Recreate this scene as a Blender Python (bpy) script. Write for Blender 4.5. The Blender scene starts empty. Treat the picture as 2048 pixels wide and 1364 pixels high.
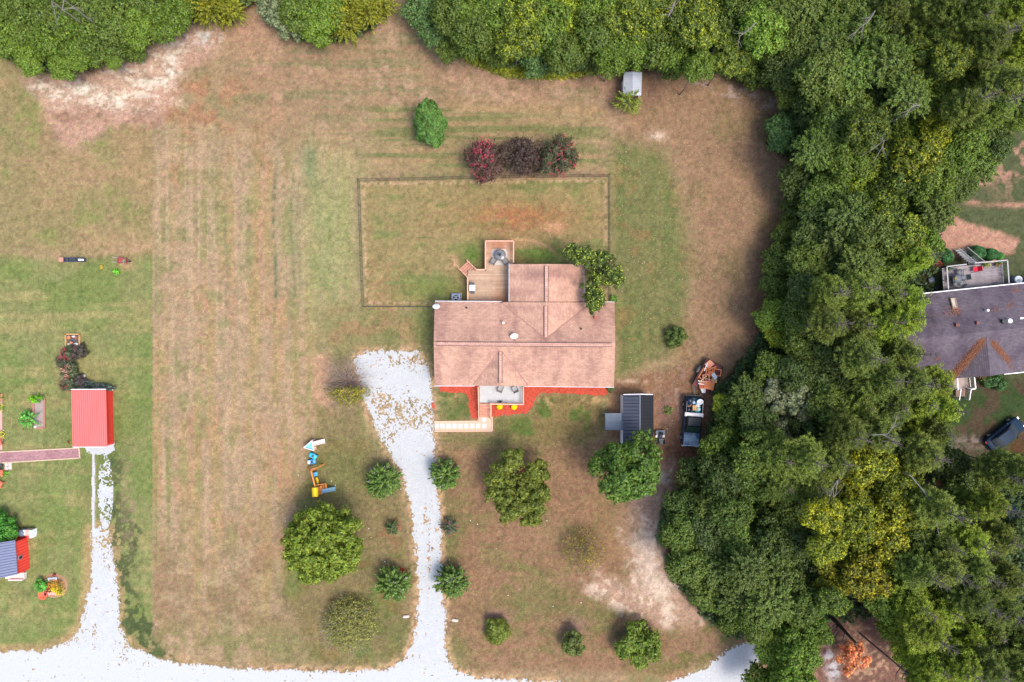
import bpy, math, random
import numpy as np
from mathutils import Vector, Matrix
R_ = math.radians
random.seed(7)
# ------------------------------------------------------------------ camera, world, sun
K, H = 0.055, 75.0                      # metres per photo pixel on the ground, camera height
scn = bpy.context.scene
C = scn.collection
cam = bpy.data.cameras.new('camera'); cam.sensor_width = 36; cam.lens = 18 * H / (1024 * K)
cam.clip_start = 0.5; cam.clip_end = 3000
camo = bpy.data.objects.new('camera', cam); C.objects.link(camo); camo.location = (0, 0, H)
scn.camera = camo
scn.render.resolution_x, scn.render.resolution_y = 1024, 682
SUN_AZ, SUN_EL = R_(125), R_(66)        # azimuth clockwise from +Y (top of the picture)
w = bpy.data.worlds.new('World'); scn.world = w; w.use_nodes = True
nt = w.node_tree; sky = nt.nodes.new('ShaderNodeTexSky'); sky.sky_type = 'NISHITA'; sky.sun_disc = False
sky.sun_elevation = SUN_EL; sky.sun_rotation = SUN_AZ; sky.air_density = 1.0; sky.dust_density = 3.0
nt.links.new(sky.outputs[0], nt.nodes['Background'].inputs[0]); nt.nodes['Background'].inputs[1].default_value = 0.15
sl = bpy.data.lights.new('sun', 'SUN'); sl.energy = 1.5; sl.angle = R_(20); sl.color = (1, .94, .85)
so = bpy.data.objects.new('sun', sl); C.objects.link(so); so.location = (30, -20, 60)
so.rotation_euler = (math.pi/2 - SUN_EL, 0, math.pi - SUN_AZ)
scn.view_settings.view_transform = 'Standard'; scn.view_settings.look = 'None'
scn.view_settings.exposure = 1.07; scn.view_settings.gamma = 1

def P(u, v, z=0.0):
    s = K * (H - z) / H
    return ((u - 1024) * s, (682 - v) * s, z)
def lin(c):
    return tuple(((x/255)/12.92 if x/255 <= .04045 else ((x/255+.055)/1.055)**2.4) for x in c)
GAIN = 1.9
def alb(c, g=None):                     # photographed sRGB of a flat sunlit surface -> base colour
    g = g or GAIN
    return tuple(min(.85, x / g) for x in lin(c))

# ------------------------------------------------------------------ materials
def mat(name, col, rough=.75, metal=0, var=.18, scale=3.0, bump=0.0, spec=.3, stretch=(1, 1, 1), col2=None, c2=(.45, .65)):
    m = bpy.data.materials.new(name); m.use_nodes = True; t = m.node_tree; n = t.nodes; L = t.links
    b = n['Principled BSDF']; b.inputs['Roughness'].default_value = rough; b.inputs['Metallic'].default_value = metal
    b.inputs['Specular IOR Level'].default_value = spec
    tc = n.new('ShaderNodeTexCoord'); mp = n.new('ShaderNodeMapping'); mp.inputs['Scale'].default_value = stretch
    L.new(tc.outputs['Object'], mp.inputs[0])
    nz = n.new('ShaderNodeTexNoise'); nz.inputs['Scale'].default_value = scale; nz.inputs['Detail'].default_value = 6
    nz.inputs['Roughness'].default_value = .65; L.new(mp.outputs[0], nz.inputs['Vector'])
    mr = n.new('ShaderNodeMapRange'); mr.inputs[1].default_value = .25; mr.inputs[2].default_value = .75
    mr.inputs[3].default_value = 1 - var; mr.inputs[4].default_value = 1 + var; L.new(nz.outputs[0], mr.inputs[0])
    mx = n.new('ShaderNodeVectorMath'); mx.operation = 'SCALE'; mx.inputs[0].default_value = col[:3]
    if col2:
        nz2 = n.new('ShaderNodeTexNoise'); nz2.inputs['Scale'].default_value = scale * .31; nz2.inputs['Detail'].default_value = 5
        L.new(mp.outputs[0], nz2.inputs['Vector'])
        m2 = n.new('ShaderNodeMapRange'); m2.inputs[1].default_value = c2[0]; m2.inputs[2].default_value = c2[1]
        L.new(nz2.outputs[0], m2.inputs[0])
        mc = n.new('ShaderNodeMix'); mc.data_type = 'RGBA'; mc.inputs[6].default_value = (*col[:3], 1); mc.inputs[7].default_value = (*col2[:3], 1)
        L.new(m2.outputs[0], mc.inputs[0]); L.new(mc.outputs[2], mx.inputs[0])
    L.new(mr.outputs[0], mx.inputs['Scale']); L.new(mx.outputs[0], b.inputs['Base Color'])
    if bump:
        bp = n.new('ShaderNodeBump'); bp.inputs['Strength'].default_value = bump; bp.inputs['Distance'].default_value = .03
        L.new(nz.outputs[0], bp.inputs['Height']); L.new(bp.outputs[0], b.inputs['Normal'])
    m['mx'] = 1
    return m

def pattern_mat(name, col, gapcol, axis='x', bw=.9, bh=.16, mortar=.012, rough=.9, var=.2, stain=None, offset=.5, rotz=0, vc=.25, sstr=(.9, .12, 1)):
    """brick / board / shingle pattern laid in the object's own plane"""
    m = mat(name, col, rough=rough, var=var, scale=1.6); t = m.node_tree; n = t.nodes; L = t.links
    sc = [x for x in n if x.type == 'VECT_MATH'][0]; b = n['Principled BSDF']
    tc = [x for x in n if x.type == 'TEX_COORD'][0]
    mp = n.new('ShaderNodeMapping'); mp.inputs['Rotation'].default_value = (0, 0, rotz + (math.pi/2 if axis == 'y' else 0))
    L.new(tc.outputs['Object'], mp.inputs[0])
    br = n.new('ShaderNodeTexBrick'); br.offset = offset; br.inputs['Scale'].default_value = 1
    br.inputs['Brick Width'].default_value = bw; br.inputs['Row Height'].default_value = bh
    br.inputs['Mortar Size'].default_value = mortar; br.inputs['Mortar Smooth'].default_value = .2; br.inputs['Bias'].default_value = 0
    c1 = [x * (1 + vc) for x in col[:3]]; c2 = [x * (1 - vc) for x in col[:3]]
    br.inputs['Color1'].default_value = (*c1, 1); br.inputs['Color2'].default_value = (*c2, 1); br.inputs['Mortar'].default_value = (*gapcol[:3], 1)
    L.new(mp.outputs[0], br.inputs['Vector']); out = br.outputs['Color']
    if stain:
        scol, lo, hi, scl = stain
        mp2 = n.new('ShaderNodeMapping'); mp2.inputs['Scale'].default_value = sstr if axis == 'x' else (sstr[1], sstr[0], 1)
        L.new(tc.outputs['Object'], mp2.inputs[0])
        nz = n.new('ShaderNodeTexNoise'); nz.inputs['Scale'].default_value = scl; nz.inputs['Detail'].default_value = 5; L.new(mp2.outputs[0], nz.inputs['Vector'])
        mr = n.new('ShaderNodeMapRange'); mr.inputs[1].default_value = lo; mr.inputs[2].default_value = hi; L.new(nz.outputs[0], mr.inputs[0])
        mc = n.new('ShaderNodeMix'); mc.data_type = 'RGBA'; mc.blend_type = 'MULTIPLY'; mc.inputs[7].default_value = (*scol, 1)
        L.new(mr.outputs[0], mc.inputs[0]); L.new(out, mc.inputs[6]); out = mc.outputs[2]
    L.new(out, sc.inputs[0])
    return m

def leaf_mat(name, trans=.3, hue=.03, vlo=.52, vhi=1.7, clump=.55, tint=(1.75, 1.35, .6), hi=1.45):
    """leaves: object colour, varied per leaf; object alpha says how much of the crown has turned"""
    m = bpy.data.materials.new(name); m.use_nodes = True; t = m.node_tree; n = t.nodes; L = t.links
    n.remove(n['Principled BSDF']); out = n['Material Output']
    oi = n.new('ShaderNodeObjectInfo'); ge = n.new('ShaderNodeNewGeometry'); tc = n.new('ShaderNodeTexCoord')
    ad = n.new('ShaderNodeVectorMath'); ad.operation = 'ADD'; L.new(tc.outputs['Object'], ad.inputs[0])
    lo = n.new('ShaderNodeVectorMath'); lo.operation = 'SCALE'; lo.inputs[0].default_value = (37, 53, 29); L.new(oi.outputs['Random'], lo.inputs['Scale']); L.new(lo.outputs[0], ad.inputs[1])
    nz = n.new('ShaderNodeTexNoise'); nz.inputs['Scale'].default_value = clump; nz.inputs['Detail'].default_value = 3; L.new(ad.outputs[0], nz.inputs['Vector'])
    # yellowing mask = noise + alpha
    a1 = n.new('ShaderNodeMath'); a1.operation = 'ADD'; L.new(nz.outputs[0], a1.inputs[0]); L.new(oi.outputs['Alpha'], a1.inputs[1])
    rr = n.new('ShaderNodeMath'); rr.operation = 'MULTIPLY_ADD'; L.new(ge.outputs['Random Per Island'], rr.inputs[0]); rr.inputs[1].default_value = .3; L.new(a1.outputs[0], rr.inputs[2])
    mr = n.new('ShaderNodeMapRange'); mr.inputs[1].default_value = 1.0; mr.inputs[2].default_value = hi; L.new(rr.outputs[0], mr.inputs[0])
    ti = n.new('ShaderNodeMix'); ti.data_type = 'RGBA'; ti.blend_type = 'MULTIPLY'; ti.clamp_result = False
    ti.inputs[7].default_value = (*tint, 1); L.new(mr.outputs[0], ti.inputs[0]); L.new(oi.outputs['Color'], ti.inputs[6])
    hs = n.new('ShaderNodeHueSaturation'); L.new(ti.outputs[2], hs.inputs['Color'])
    h1 = n.new('ShaderNodeMapRange'); h1.inputs[3].default_value = .5 - hue; h1.inputs[4].default_value = .5 + hue * .7
    wn = n.new('ShaderNodeTexWhiteNoise'); wn.noise_dimensions = '1D'; L.new(ge.outputs['Random Per Island'], wn.inputs['W'])
    L.new(wn.outputs['Value'], h1.inputs[0]); L.new(h1.outputs[0], hs.inputs['Hue'])
    v1 = n.new('ShaderNodeMapRange'); v1.inputs[3].default_value = vlo; v1.inputs[4].default_value = vhi; L.new(ge.outputs['Random Per Island'], v1.inputs[0])
    L.new(v1.outputs[0], hs.inputs['Value'])
    nz3 = n.new('ShaderNodeTexNoise'); nz3.inputs['Scale'].default_value = 2.2; nz3.inputs['Detail'].default_value = 2; L.new(ad.outputs[0], nz3.inputs['Vector'])
    v3 = n.new('ShaderNodeMapRange'); v3.inputs[1].default_value = .3; v3.inputs[2].default_value = .7; v3.inputs[3].default_value = .5; v3.inputs[4].default_value = 1.6; L.new(nz3.outputs[0], v3.inputs[0])
    sv = n.new('ShaderNodeVectorMath'); sv.operation = 'SCALE'; L.new(hs.outputs[0], sv.inputs[0]); L.new(v3.outputs[0], sv.inputs['Scale'])
    df = n.new('ShaderNodeBsdfDiffuse'); tr = n.new('ShaderNodeBsdfTranslucent'); gl = n.new('ShaderNodeBsdfGlossy'); gl.inputs['Roughness'].default_value = .45
    gl.inputs['Color'].default_value = (.5, .55, .55, 1)
    L.new(sv.outputs[0], df.inputs[0]); L.new(sv.outputs[0], tr.inputs[0])
    s1 = n.new('ShaderNodeMixShader'); s1.inputs[0].default_value = trans; L.new(df.outputs[0], s1.inputs[1]); L.new(tr.outputs[0], s1.inputs[2])
    s2 = n.new('ShaderNodeMixShader'); s2.inputs[0].default_value = .025; L.new(s1.outputs[0], s2.inputs[1]); L.new(gl.outputs[0], s2.inputs[2])
    L.new(s2.outputs[0], out.inputs['Surface'])
    return m

# ------------------------------------------------------------------ object helpers
def tag(o, label=None, cat=None, group=None, kind=None):
    if label: o['label'] = label
    if cat: o['category'] = cat
    if group: o['group'] = group
    if kind: o['kind'] = kind
    return o
def T(name, label, cat, loc=(0, 0, 0), rz=0, group=None):
    o = bpy.data.objects.new(name, None); o.empty_display_size = .3; C.objects.link(o)
    o.location = loc; o.rotation_euler = (0, 0, rz)
    return tag(o, label, cat, group)
def link(name, me, m, parent=None, color=None):
    o = bpy.data.objects.new(name, me); C.objects.link(o)
    if m and not me.materials: me.materials.append(m)
    if parent: o.parent = parent
    if color: o.color = color
    return o
def dup(o, loc=None, rz=None, sc=None, label=None, group=None, color=None, parent=None, name=None):
    c = o.copy(); C.objects.link(c)
    if parent: c.parent = parent
    if loc is not None: c.location = loc
    if rz is not None: c.rotation_euler = (0, 0, rz)
    if sc is not None: c.scale = sc if hasattr(sc, '__len__') else (sc, sc, sc)
    if label: c['label'] = label
    if group: c['group'] = group
    for ch in list(o.children): dup(ch, parent=c)
    return c

class MB:
    def __init__(s): s.v = []; s.f = []; s.sm = []
    def add(s, vs, fs, smooth=False):
        o = len(s.v); s.v += [tuple(p) for p in vs]; s.f += [tuple(i + o for i in f) for f in fs]; s.sm += [smooth] * len(fs); return s
    def box(s, x0, x1, y0, y1, z0, z1):
        v = [(x0,y0,z0),(x1,y0,z0),(x1,y1,z0),(x0,y1,z0),(x0,y0,z1),(x1,y0,z1),(x1,y1,z1),(x0,y1,z1)]
        return s.add(v, [(0,3,2,1),(4,5,6,7),(0,1,5,4),(1,2,6,5),(2,3,7,6),(3,0,4,7)])
    def bar(s, a, b, wd, ht, up=(0, 0, 1)):        # rectangular bar from a to b
        a = Vector(a); b = Vector(b); d = (b - a); l = d.length
        if l < 1e-6: return s
        d /= l; u = Vector(up)
        if abs(d.dot(u)) > .95: u = Vector((0, 1, 0))
        r = d.cross(u).normalized(); u = r.cross(d).normalized()
        v = []
        for p in (a, b):
            for i, j in ((-1,-1),(1,-1),(1,1),(-1,1)): v.append(p + r * (i * wd / 2) + u * (j * ht / 2))
        return s.add(v, [(0,1,2,3),(7,6,5,4),(0,4,5,1),(1,5,6,2),(2,6,7,3),(3,7,4,0)])
    def tube(s, a, b, r0, r1=None, n=8, cap=True):
        r1 = r0 if r1 is None else r1
        a = Vector(a); b = Vector(b); d = (b - a)
        if d.length < 1e-6: return s
        d.normalize(); u = Vector((0, 0, 1)) if abs(d.z) < .9 else Vector((1, 0, 0)); r = d.cross(u).normalized(); u = r.cross(d)
        v = []
        for p, q in ((a, r0), (b, r1)):
            for i in range(n):
                t = 2 * math.pi * i / n; v.append(p + (r * math.cos(t) + u * math.sin(t)) * q)
        f = [(i, n + i, n + (i+1) % n, (i+1) % n) for i in range(n)]
        s.add(v, f, True)
        if cap: s.add(v, [tuple(range(n)), tuple(range(2*n-1, n-1, -1))])
        return s
    def path(s, pts, rs, n=6):
        for i in range(len(pts) - 1): s.tube(pts[i], pts[i+1], rs[i], rs[i+1], n, cap=(i == 0 or i == len(pts)-2))
        return s
    def lathe(s, prof, c=(0, 0, 0), n=20, sx=1, sy=1):   # prof: (r,z)
        v = []; f = []
        for r, z in prof:
            for i in range(n):
                t = 2 * math.pi * i / n; v.append((c[0] + r * sx * math.cos(t), c[1] + r * sy * math.sin(t), c[2] + z))
        for k in range(len(prof) - 1):
            for i in range(n):
                j = (i + 1) % n; f.append((k*n+i, k*n+j, (k+1)*n+j, (k+1)*n+i))
        s.add(v, f, True)
        return s.add(v[-n:], [tuple(range(n))]).add(v[:n], [tuple(range(n-1, -1, -1))])
    def slab(s, pts, t):                               # polygon with thickness t below it
        n = len(pts); v = [tuple(p) for p in pts] + [(p[0], p[1], p[2] - t) for p in pts]
        nz = sum((pts[i][0]*pts[(i+1) % n][1] - pts[(i+1) % n][0]*pts[i][1]) for i in range(n))
        top = tuple(range(n)); bot = tuple(range(2*n-1, n-1, -1)); side = [(i, i+n, (i+1) % n + n, (i+1) % n) for i in range(n)]
        if nz < 0: top = top[::-1]; bot = bot[::-1]; side = [q[::-1] for q in side]
        return s.add(v, [top, bot] + side)
    def loft(s, secs, n=20, e=4.0):                    # secs: (y, halfwidth, z0, z1[, cx]) superellipse rings along y
        v = []
        for sc in secs:
            y, hw, z0, z1 = sc[:4]
            for i in range(n):
                t = 2 * math.pi * (i + .5) / n; c, q = math.cos(t), math.sin(t)
                v.append((hw * math.copysign(abs(c) ** (2/e), c), y, (z0+z1)/2 + (z1-z0)/2 * math.copysign(abs(q) ** (2/e), q)))
        f = []
        for k in range(len(secs) - 1):
            for i in range(n):
                j = (i+1) % n; f.append((k*n+j, k*n+i, (k+1)*n+i, (k+1)*n+j))
        s.add(v, f, True)
        return s.add(v[:n], [tuple(range(n))]).add(v[-n:], [tuple(range(n-1, -1, -1))])
    def build(s, name, m, parent=None, world=True, color=None):
        root = parent
        while root is not None and root.parent: root = root.parent
        me = bpy.data.meshes.new(name); vs = s.v
        if root is not None and world:
            l = root.location; vs = [(p[0]-l.x, p[1]-l.y, p[2]-l.z) for p in vs]
        me.from_pydata([tuple(p) for p in vs], [], s.f); me.polygons.foreach_set('use_smooth', s.sm); me.update()
        return link(name, me, m, parent, color)
def npmesh(name, V, F, smooth=False):
    me = bpy.data.meshes.new(name); nv, nf = len(V), len(F); k = F.shape[1]
    me.vertices.add(nv); me.vertices.foreach_set('co', np.ascontiguousarray(V, dtype=np.float32).ravel())
    me.loops.add(nf * k); me.loops.foreach_set('vertex_index', np.ascontiguousarray(F, dtype=np.int32).ravel())
    me.polygons.add(nf); me.polygons.foreach_set('loop_start', np.arange(0, nf * k, k, dtype=np.int32))
    if smooth: me.polygons.foreach_set('use_smooth', np.ones(nf, dtype=bool))
    me.update(calc_edges=True); return me

# ------------------------------------------------------------------ noise and masks in ground (photo-pixel) coordinates
def vnoise(u, v, su, sv, seed):
    g = np.random.RandomState(seed).rand(256, 256).astype(np.float32)
    x = u / su + 31.7; y = v / sv + 17.3
    xi = np.floor(x).astype(int); yi = np.floor(y).astype(int); fx = x - xi; fy = y - yi
    fx = fx*fx*(3-2*fx); fy = fy*fy*(3-2*fy); xi %= 256; yi %= 256; x1 = (xi+1) % 256; y1 = (yi+1) % 256
    return (g[yi, xi]*(1-fx)+g[yi, x1]*fx)*(1-fy) + (g[y1, xi]*(1-fx)+g[y1, x1]*fx)*fy
def fbm(u, v, su, sv, seed, oct=4, r=.55):
    a = 1; t = 0; s = 0
    for o in range(oct):
        s = s + a * vnoise(u + 13*o, v - 7*o, su / 2**o, sv / 2**o, seed + o); t += a; a *= r
    return s / t
def sdist(u, v, pts):
    """signed distance to polygon (negative inside), in photo pixels"""
    d = np.full(u.shape, 1e9, dtype=np.float32); ins = np.zeros(u.shape, bool); n = len(pts)
    for i in range(n):
        x0, y0 = pts[i]; x1, y1 = pts[(i+1) % n]; ex, ey = x1-x0, y1-y0; wx, wy = u-x0, v-y0
        t = np.clip((wx*ex+wy*ey) / (ex*ex+ey*ey+1e-9), 0, 1); d = np.minimum(d, (wx-ex*t)**2 + (wy-ey*t)**2)
        c = ((y0 > v) != (y1 > v)) & (u < (x1-x0)*(v-y0)/((y1-y0) if y1 != y0 else 1e-9)+x0); ins ^= c
    d = np.sqrt(d); return np.where(ins, -d, d)
def pm(u, v, pts, soft):                # soft polygon mask
    t = np.clip(.5 - sdist(u, v, pts) / (2*soft), 0, 1); return t*t*(3-2*t)
def bl(u, v, cu, cv, ru, rv=None, p=1.0):
    rv = rv or ru; return np.exp(-(((u-cu)/ru)**2 + ((v-cv)/rv)**2)**p)
def ss(x, a, b):
    t = np.clip((x-a)/(b-a), 0, 1); return t*t*(3-2*t)
# ------------------------------------------------------------------ the ground
DRIVE = [(709,716),(735,705),(790,701),(838,700),(852,722),(862,752),(866,790),(868,840),(870,900),(874,960),(880,1010),(881,1100),(888,1180),(890,1260),(895,1312),(915,1342),(960,1356),(1030,1361),(1120,1366),(1120,1440),(-120,1440),(-120,1305),(0,1303),(90,1299),(140,1280),(163,1250),(170,1215),(182,1160),(183,1060),(200,1050),(222,1060),(228,1110),(238,1180),(240,1250),(262,1292),(330,1321),(400,1328),(500,1337),(700,1343),(770,1338),(800,1322),(822,1292),(832,1250),(836,1200),(833,1130),(826,1050),(815,985),(800,942),(776,905),(757,870),(742,832),(723,792)]
DRIVE2 = [(1318,1372),(1400,1342),(1450,1306),(1484,1287),(1560,1268),(1620,1278),(1610,1300),(1580,1300),(1500,1332),(1497,1440),(1250,1440)]
FOREST = [(1380,130),(1440,150),(1520,175),(1580,200),(1560,250),(1535,290),(1590,330),(1570,420),(1555,500),(1540,600),(1500,700),(1450,770),(1430,850),(1400,930),(1340,1020),(1320,1090),(1360,1180),(1420,1245),(1460,1270),(1640,1235),(1760,1235),(1790,1300),(1850,1420),(2300,1500),(2300,900),(1990,960),(1890,920),(1880,800),(1790,740),(1770,640),(1850,590),(1860,500),(1890,430),(1960,330),(2020,260),(2300,200),(2300,-300),(820,-300),(835,30),(880,75),(930,110),(1010,140),(1200,150),(1290,140)]
FORL = [(-300,-300),(800,-300),(780,10),(745,60),(690,85),(600,85),(560,60),(520,10),(500,15),(460,45),(400,40),(330,60),(280,95),(215,125),(150,150),(60,140),(0,110),(-300,60)]
def ground_col(u, v):
    n1 = fbm(u, v, 90, 90, 3, 5); n2 = fbm(u, v, 30, 30, 11, 4); n3 = fbm(u, v, 9, 9, 23, 3)
    vs = fbm(u, v, 9, 260, 31, 3); vs2 = fbm(u, v, 30, 500, 37, 2); hs = fbm(u, v, 190, 9, 41, 3); ft = vnoise(u, v, 4.5, 4.5, 55)
    z = np.zeros_like(u); col = np.stack([z, z, z], -1)
    def c(rgb): return np.array(alb(rgb), dtype=np.float32)
    def mix(rgb, m):
        nonlocal col
        m = np.clip(m, 0, 1)[..., None]; col = col * (1 - m) + c(rgb) * m
    TAN, PINK, OLV, GRN, BRN, RED = (176,148,112), (194,152,120), (150,142,92), (134,144,86), (138,108,80), (180,128,92)
    mix(TAN, z + 1)
    mix(OLV, ss(n1, .42, .62) * .8)
    mix(RED, ss(n2 + .4*(n1-.5), .5, .75) * .55)
    # mown field left of the house, long stripes down the picture
    f = ss(u, 300, 312) * ss(760 - u, 0, 80) * ss(v, 170, 330)
    mix((188,158,124), f * (1 - .5*ss(v, 950, 1200)))
    mix((202,142,106), f * ss(vs*.5 + n1*.25 + n2*.25, .46, .64) * .62)
    mix((150,146,98), f * ss(vs2*.4 + n2*.6, .48, .62) * .75)
    mix((170,160,104), f * ss(vs, .55, .7) * .5)
    mix((205,172,136), f * ss(u, 700, 300) * ss(vs, .42, .3) * .5)
    st = f * ss(v, 420, 470) * ss(640 - v, 0, 80)                 # grey green wheel ruts
    for cu, wd, a in ((549,4,.8),(585,4,.6),(597,3,.5),(453,4,.45),(340,3,.3)):
        mix((118,124,92), 1.25 * a * bl(u, z, cu + 3*np.sin(v/40), 0, wd) * ss(v, 250, 420) * ss(690 - v, 0, 90) * ss(n3, .25, .6))
    mix((160,164,104), bl(u, v, 660, 470, 75, 190) * .75 * (.5 + vs))
    mix((128,150,100), bl(u, v, 620, 320, 14, 60) * .7)
    for cu in (312, 336): mix((140,144,80), bl(u, z, cu, 0, 3) * ss(v, 880, 900) * ss(1200 - v, 0, 150) * .7)
    # lower field
    mix((158,128,96), ss(v, 1000, 1180) * f * ss(n2, .35, .6) * .75)
    mix((148,142,92), ss(v, 1220, 1290) * ss(1345-v, 0, 40) * ss(u, 260, 330) * ss(830-u, 0, 60) * ss(n2, .35, .6) * .8)
    # neighbours' green lawn to the left
    l1 = ss(306 - u + 6*(n3-.5), 0, 3) * ss(v + 30*(n2-.5), 495, 540)
    mix((150,151,94), l1); mix((134,146,80), l1 * ss(n1, .42, .6) * .9); mix((172,158,104), l1 * ss(fbm(u, v, 140, 22, 77, 3), .5, .72) * .7)
    mix((132,150,80), l1 * ss(v, 640, 760) * ss(vs, .45, .65) * .5)
    l2 = ss(306 - u + 6*(n3-.5), 0, 3) * ss(520 - v - 30*(n2-.5), 0, 40)
    mix((164,146,100), l2 * .85); mix((146,146,86), l2 * ss(n2, .5, .68) * .8); mix((184,150,112), l2 * ss(n1, .52, .7) * .7)
    for cx, cy, rx, ry in ((170,508,110,9),(235,500,70,12),(300,490,40,12)): mix((192,156,120), bl(u, v, cx, cy, rx, ry) * ss(n3, .3, .7) * .7)
    # bare sandy ground by the left-hand wood
    sand = pm(u + 26*(n2-.5), v + 26*(n2-.5), [(45,160),(150,150),(230,120),(300,80),(370,45),(440,60),(430,110),(365,140),(350,220),(320,245),(250,250),(150,300),(110,280),(90,210)], 14)
    mix((204,160,136), sand * .95); mix((170,132,108), sand * ss(fbm(u, v, 40, 20, 91, 4), .52, .68) * .8)
    sw = pm(u + 30*(n2-.5), v + 30*(n2-.5), [(55,165),(150,165),(230,150),(320,90),(365,55),(430,65),(430,95),(360,100),(355,205),(230,220),(160,205),(100,210)], 22)
    mix((228,196,170), sw * .45); mix((250,230,206), sw * ss(fbm(u, v, 32, 15, 97, 5, .72)*.9 + .1*ft, .49, .64) * .9); mix((252,236,214), (bl(u, v, 165, 178, 26, 14) + bl(u, v, 232, 205, 18, 14) + bl(u, v, 340, 130, 14, 30)) * ss(n3, .35, .6))
    mix((232,228,220), bl(u, v, 415, 75, 32, 14) * ss(n3, .4, .6))
    # clearing at the top
    t = ss(330 - v, 0, 120) * ss(u, 420, 520) * ss(1250 - u, 0, 60)
    mix((178,142,110), t * .75); mix((146,138,96), t * ss(hs*.6 + n2*.4, .48, .62) * .85); mix((194,158,128), t * ss(n2, .56, .72) * .8)
    mix((196,152,122), bl(u, v, 500, 60, 70, 50) * .9); mix((186,132,100), bl(u, v, 440, 230, 130, 110) * ss(n2, .4, .7) * .8)
    m = np.exp(-((sdist(u, v, [(900,100),(960,150),(1100,160),(1220,150),(1240,260),(1200,300),(1170,240),(1000,190),(900,150)]))/26)**2); mix((202,160,132), m * .7 * ss(n3, .25, .6))
    b = ss(u, 720, 760) * ss(1230 - u, 0, 50) * ss(v, 195, 225) * ss(345 - v, 0, 12)      # east-west mowing behind the fence
    mix((172,150,106), b * .7); mix((140,138,88), b * ss(hs, .48, .6) * .9); mix((188,152,112), b * ss(hs, .42, .3) * .7)
    # lawn right of the fence and left of it
    g = pm(u, v, [(1222,270),(1330,300),(1370,420),(1380,560),(1350,700),(1240,745),(1222,600)], 26)
    mix((134,132,82), g * .95); mix((120,130,74), g * ss(vs*.5+n2*.5, .46, .62) * .9); mix((160,124,84), g * ss(n2, .6, .75) * .6)
    g = pm(u, v, [(640,620),(720,615),(866,618),(866,690),(720,705),(650,760)], 30); mix((144,140,88), g * .8); mix((168,134,96), g * ss(n2, .5, .7) * .8)
    mix((126,138,74), bl(u, v, 850, 640, 26, 50) * .8)  # shadow left of the house put into the lawn colour
    # fenced yard
    y = pm(u, v, [(724,366),(1214,358),(1214,604),(868,604),(868,608),(732,608)], 3)
    mix((166,146,98), y); mix((184,142,104), y * ss(n1*.35 + hs*.3 + n2*.35, .47, .6) * .8); mix((140,142,86), y * ss(n2*.6+hs*.4, .5, .62) * .9)
    mix((184,120,80), y * bl(u, v, 1040, 435, 100, 28) * .95 * ss(n3, .1, .55)); mix((212,158,116), bl(u, v, 1108, 454, 26, 13, 1.5) * 1.0)
    mix((206,170,130), y * ss(-sdist(u, v, [(724,366),(1214,358),(1214,620),(732,608)]), 9, 1) * ss(ft + .5*n3, .45, .8) * .9)
    mix((112,134,62), y * (bl(u, v, 1085, 512, 60, 18) + bl(u, v, 945, 510, 24, 24) + bl(u, v, 860, 580, 70, 24) * .7))
    mix((214,168,128), y * (bl(u, v, 912, 540, 16, 18) + bl(u, v, 905, 520, 8, 8)) * ss(n3, .3, .55)); arc = np.abs(np.hypot((u-1040)/1.0, (v-545)/.75) - 88)
    mix((206,164,120), y * np.exp(-(arc/3.5)**2) * ss(u, 990, 1030) * ss(1125-u, 0, 30))
    # brown ground at the right, darker soil and litter under the wood edge
    g = pm(u + 20*(n2-.5), v, [(1235,170),(1300,150),(1400,140),(1600,200),(1580,480),(1520,700),(1450,800),(1420,900),(1370,940),(1330,900),(1350,760),(1390,560),(1370,400),(1340,300),(1250,270)], 30)
    mix((168,132,102), g * .92); mix((140,124,84), g * ss(n2*.5+n1*.5, .5, .62) * .7); mix((172,134,100), g * ss(vs*.5+n2*.5, .53, .66) * .5)
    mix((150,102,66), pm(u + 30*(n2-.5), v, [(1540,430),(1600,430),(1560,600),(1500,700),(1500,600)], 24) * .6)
    mix((205,178,160), ss(fbm(u, v, 20, 12, 133, 4, .7), .5, .62) * pm(u, v, [(1375,145),(1440,155),(1560,190),(1570,215),(1500,215),(1380,165)], 10) * .9)
    mix((228,198,172), bl(u, v, 1316, 271, 16, 9) * ss(n3, .3, .5)); mix((156,118,100), bl(u, v, 1225, 175, 22, 30) * .7); mix((150,112,96), bl(u, v, 1300, 185, 22, 30) * .7)
    # tracks by the shed and the truck
    g = pm(u + 14*(n2-.5), v + 14*(n2-.5), [(1225,765),(1300,745),(1400,730),(1460,790),(1440,880),(1350,1000),(1310,960),(1300,900),(1215,880),(1215,790)], 16)
    mix((158,116,88), g * .9); mix((140,92,66), g * bl(u, v, 1375, 920, 50, 70) * .9)
    mix((178,146,130), g * ss(fbm(u, v, 12, 30, 141, 4, .7), .52, .62) * bl(u, v, 1350, 800, 60, 80) * .9)
    mix((190,146,108), bl(u, v, 1232, 800, 9, 26) * .9); mix((150,112,102), bl(u, v, 1330, 825, 22, 40) * .8)
    mix((206,172,142), bl(u, v, 1265, 762, 40, 5) * ss(n3, .4, .6))
    # lower yard
    f = pm(u, v, [(880,865),(1215,880),(1340,1040),(1420,1240),(1440,1300),(1320,1345),(940,1340),(900,1280),(888,1080)], 14)
    mix((160,122,92), f * .95); mix((138,126,80), f * ss(n1*.45 + n2*.35 + hs*.2, .47, .6) * .95); mix((168,128,100), f * ss(n2, .55, .7) * .55)
    mix((118,126,70), (bl(u, v, 1000, 880, 120, 20) + bl(u, v, 900, 1080, 20, 60) + bl(u, v, 1060, 1215, 120, 25) * .6 + bl(u, v, 915, 1300, 20, 30)) * .7 * f)
    mix((174,134,100), bl(u, v, 1130, 910, 60, 60) * ss(n3, .3, .6) * .7)
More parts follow.
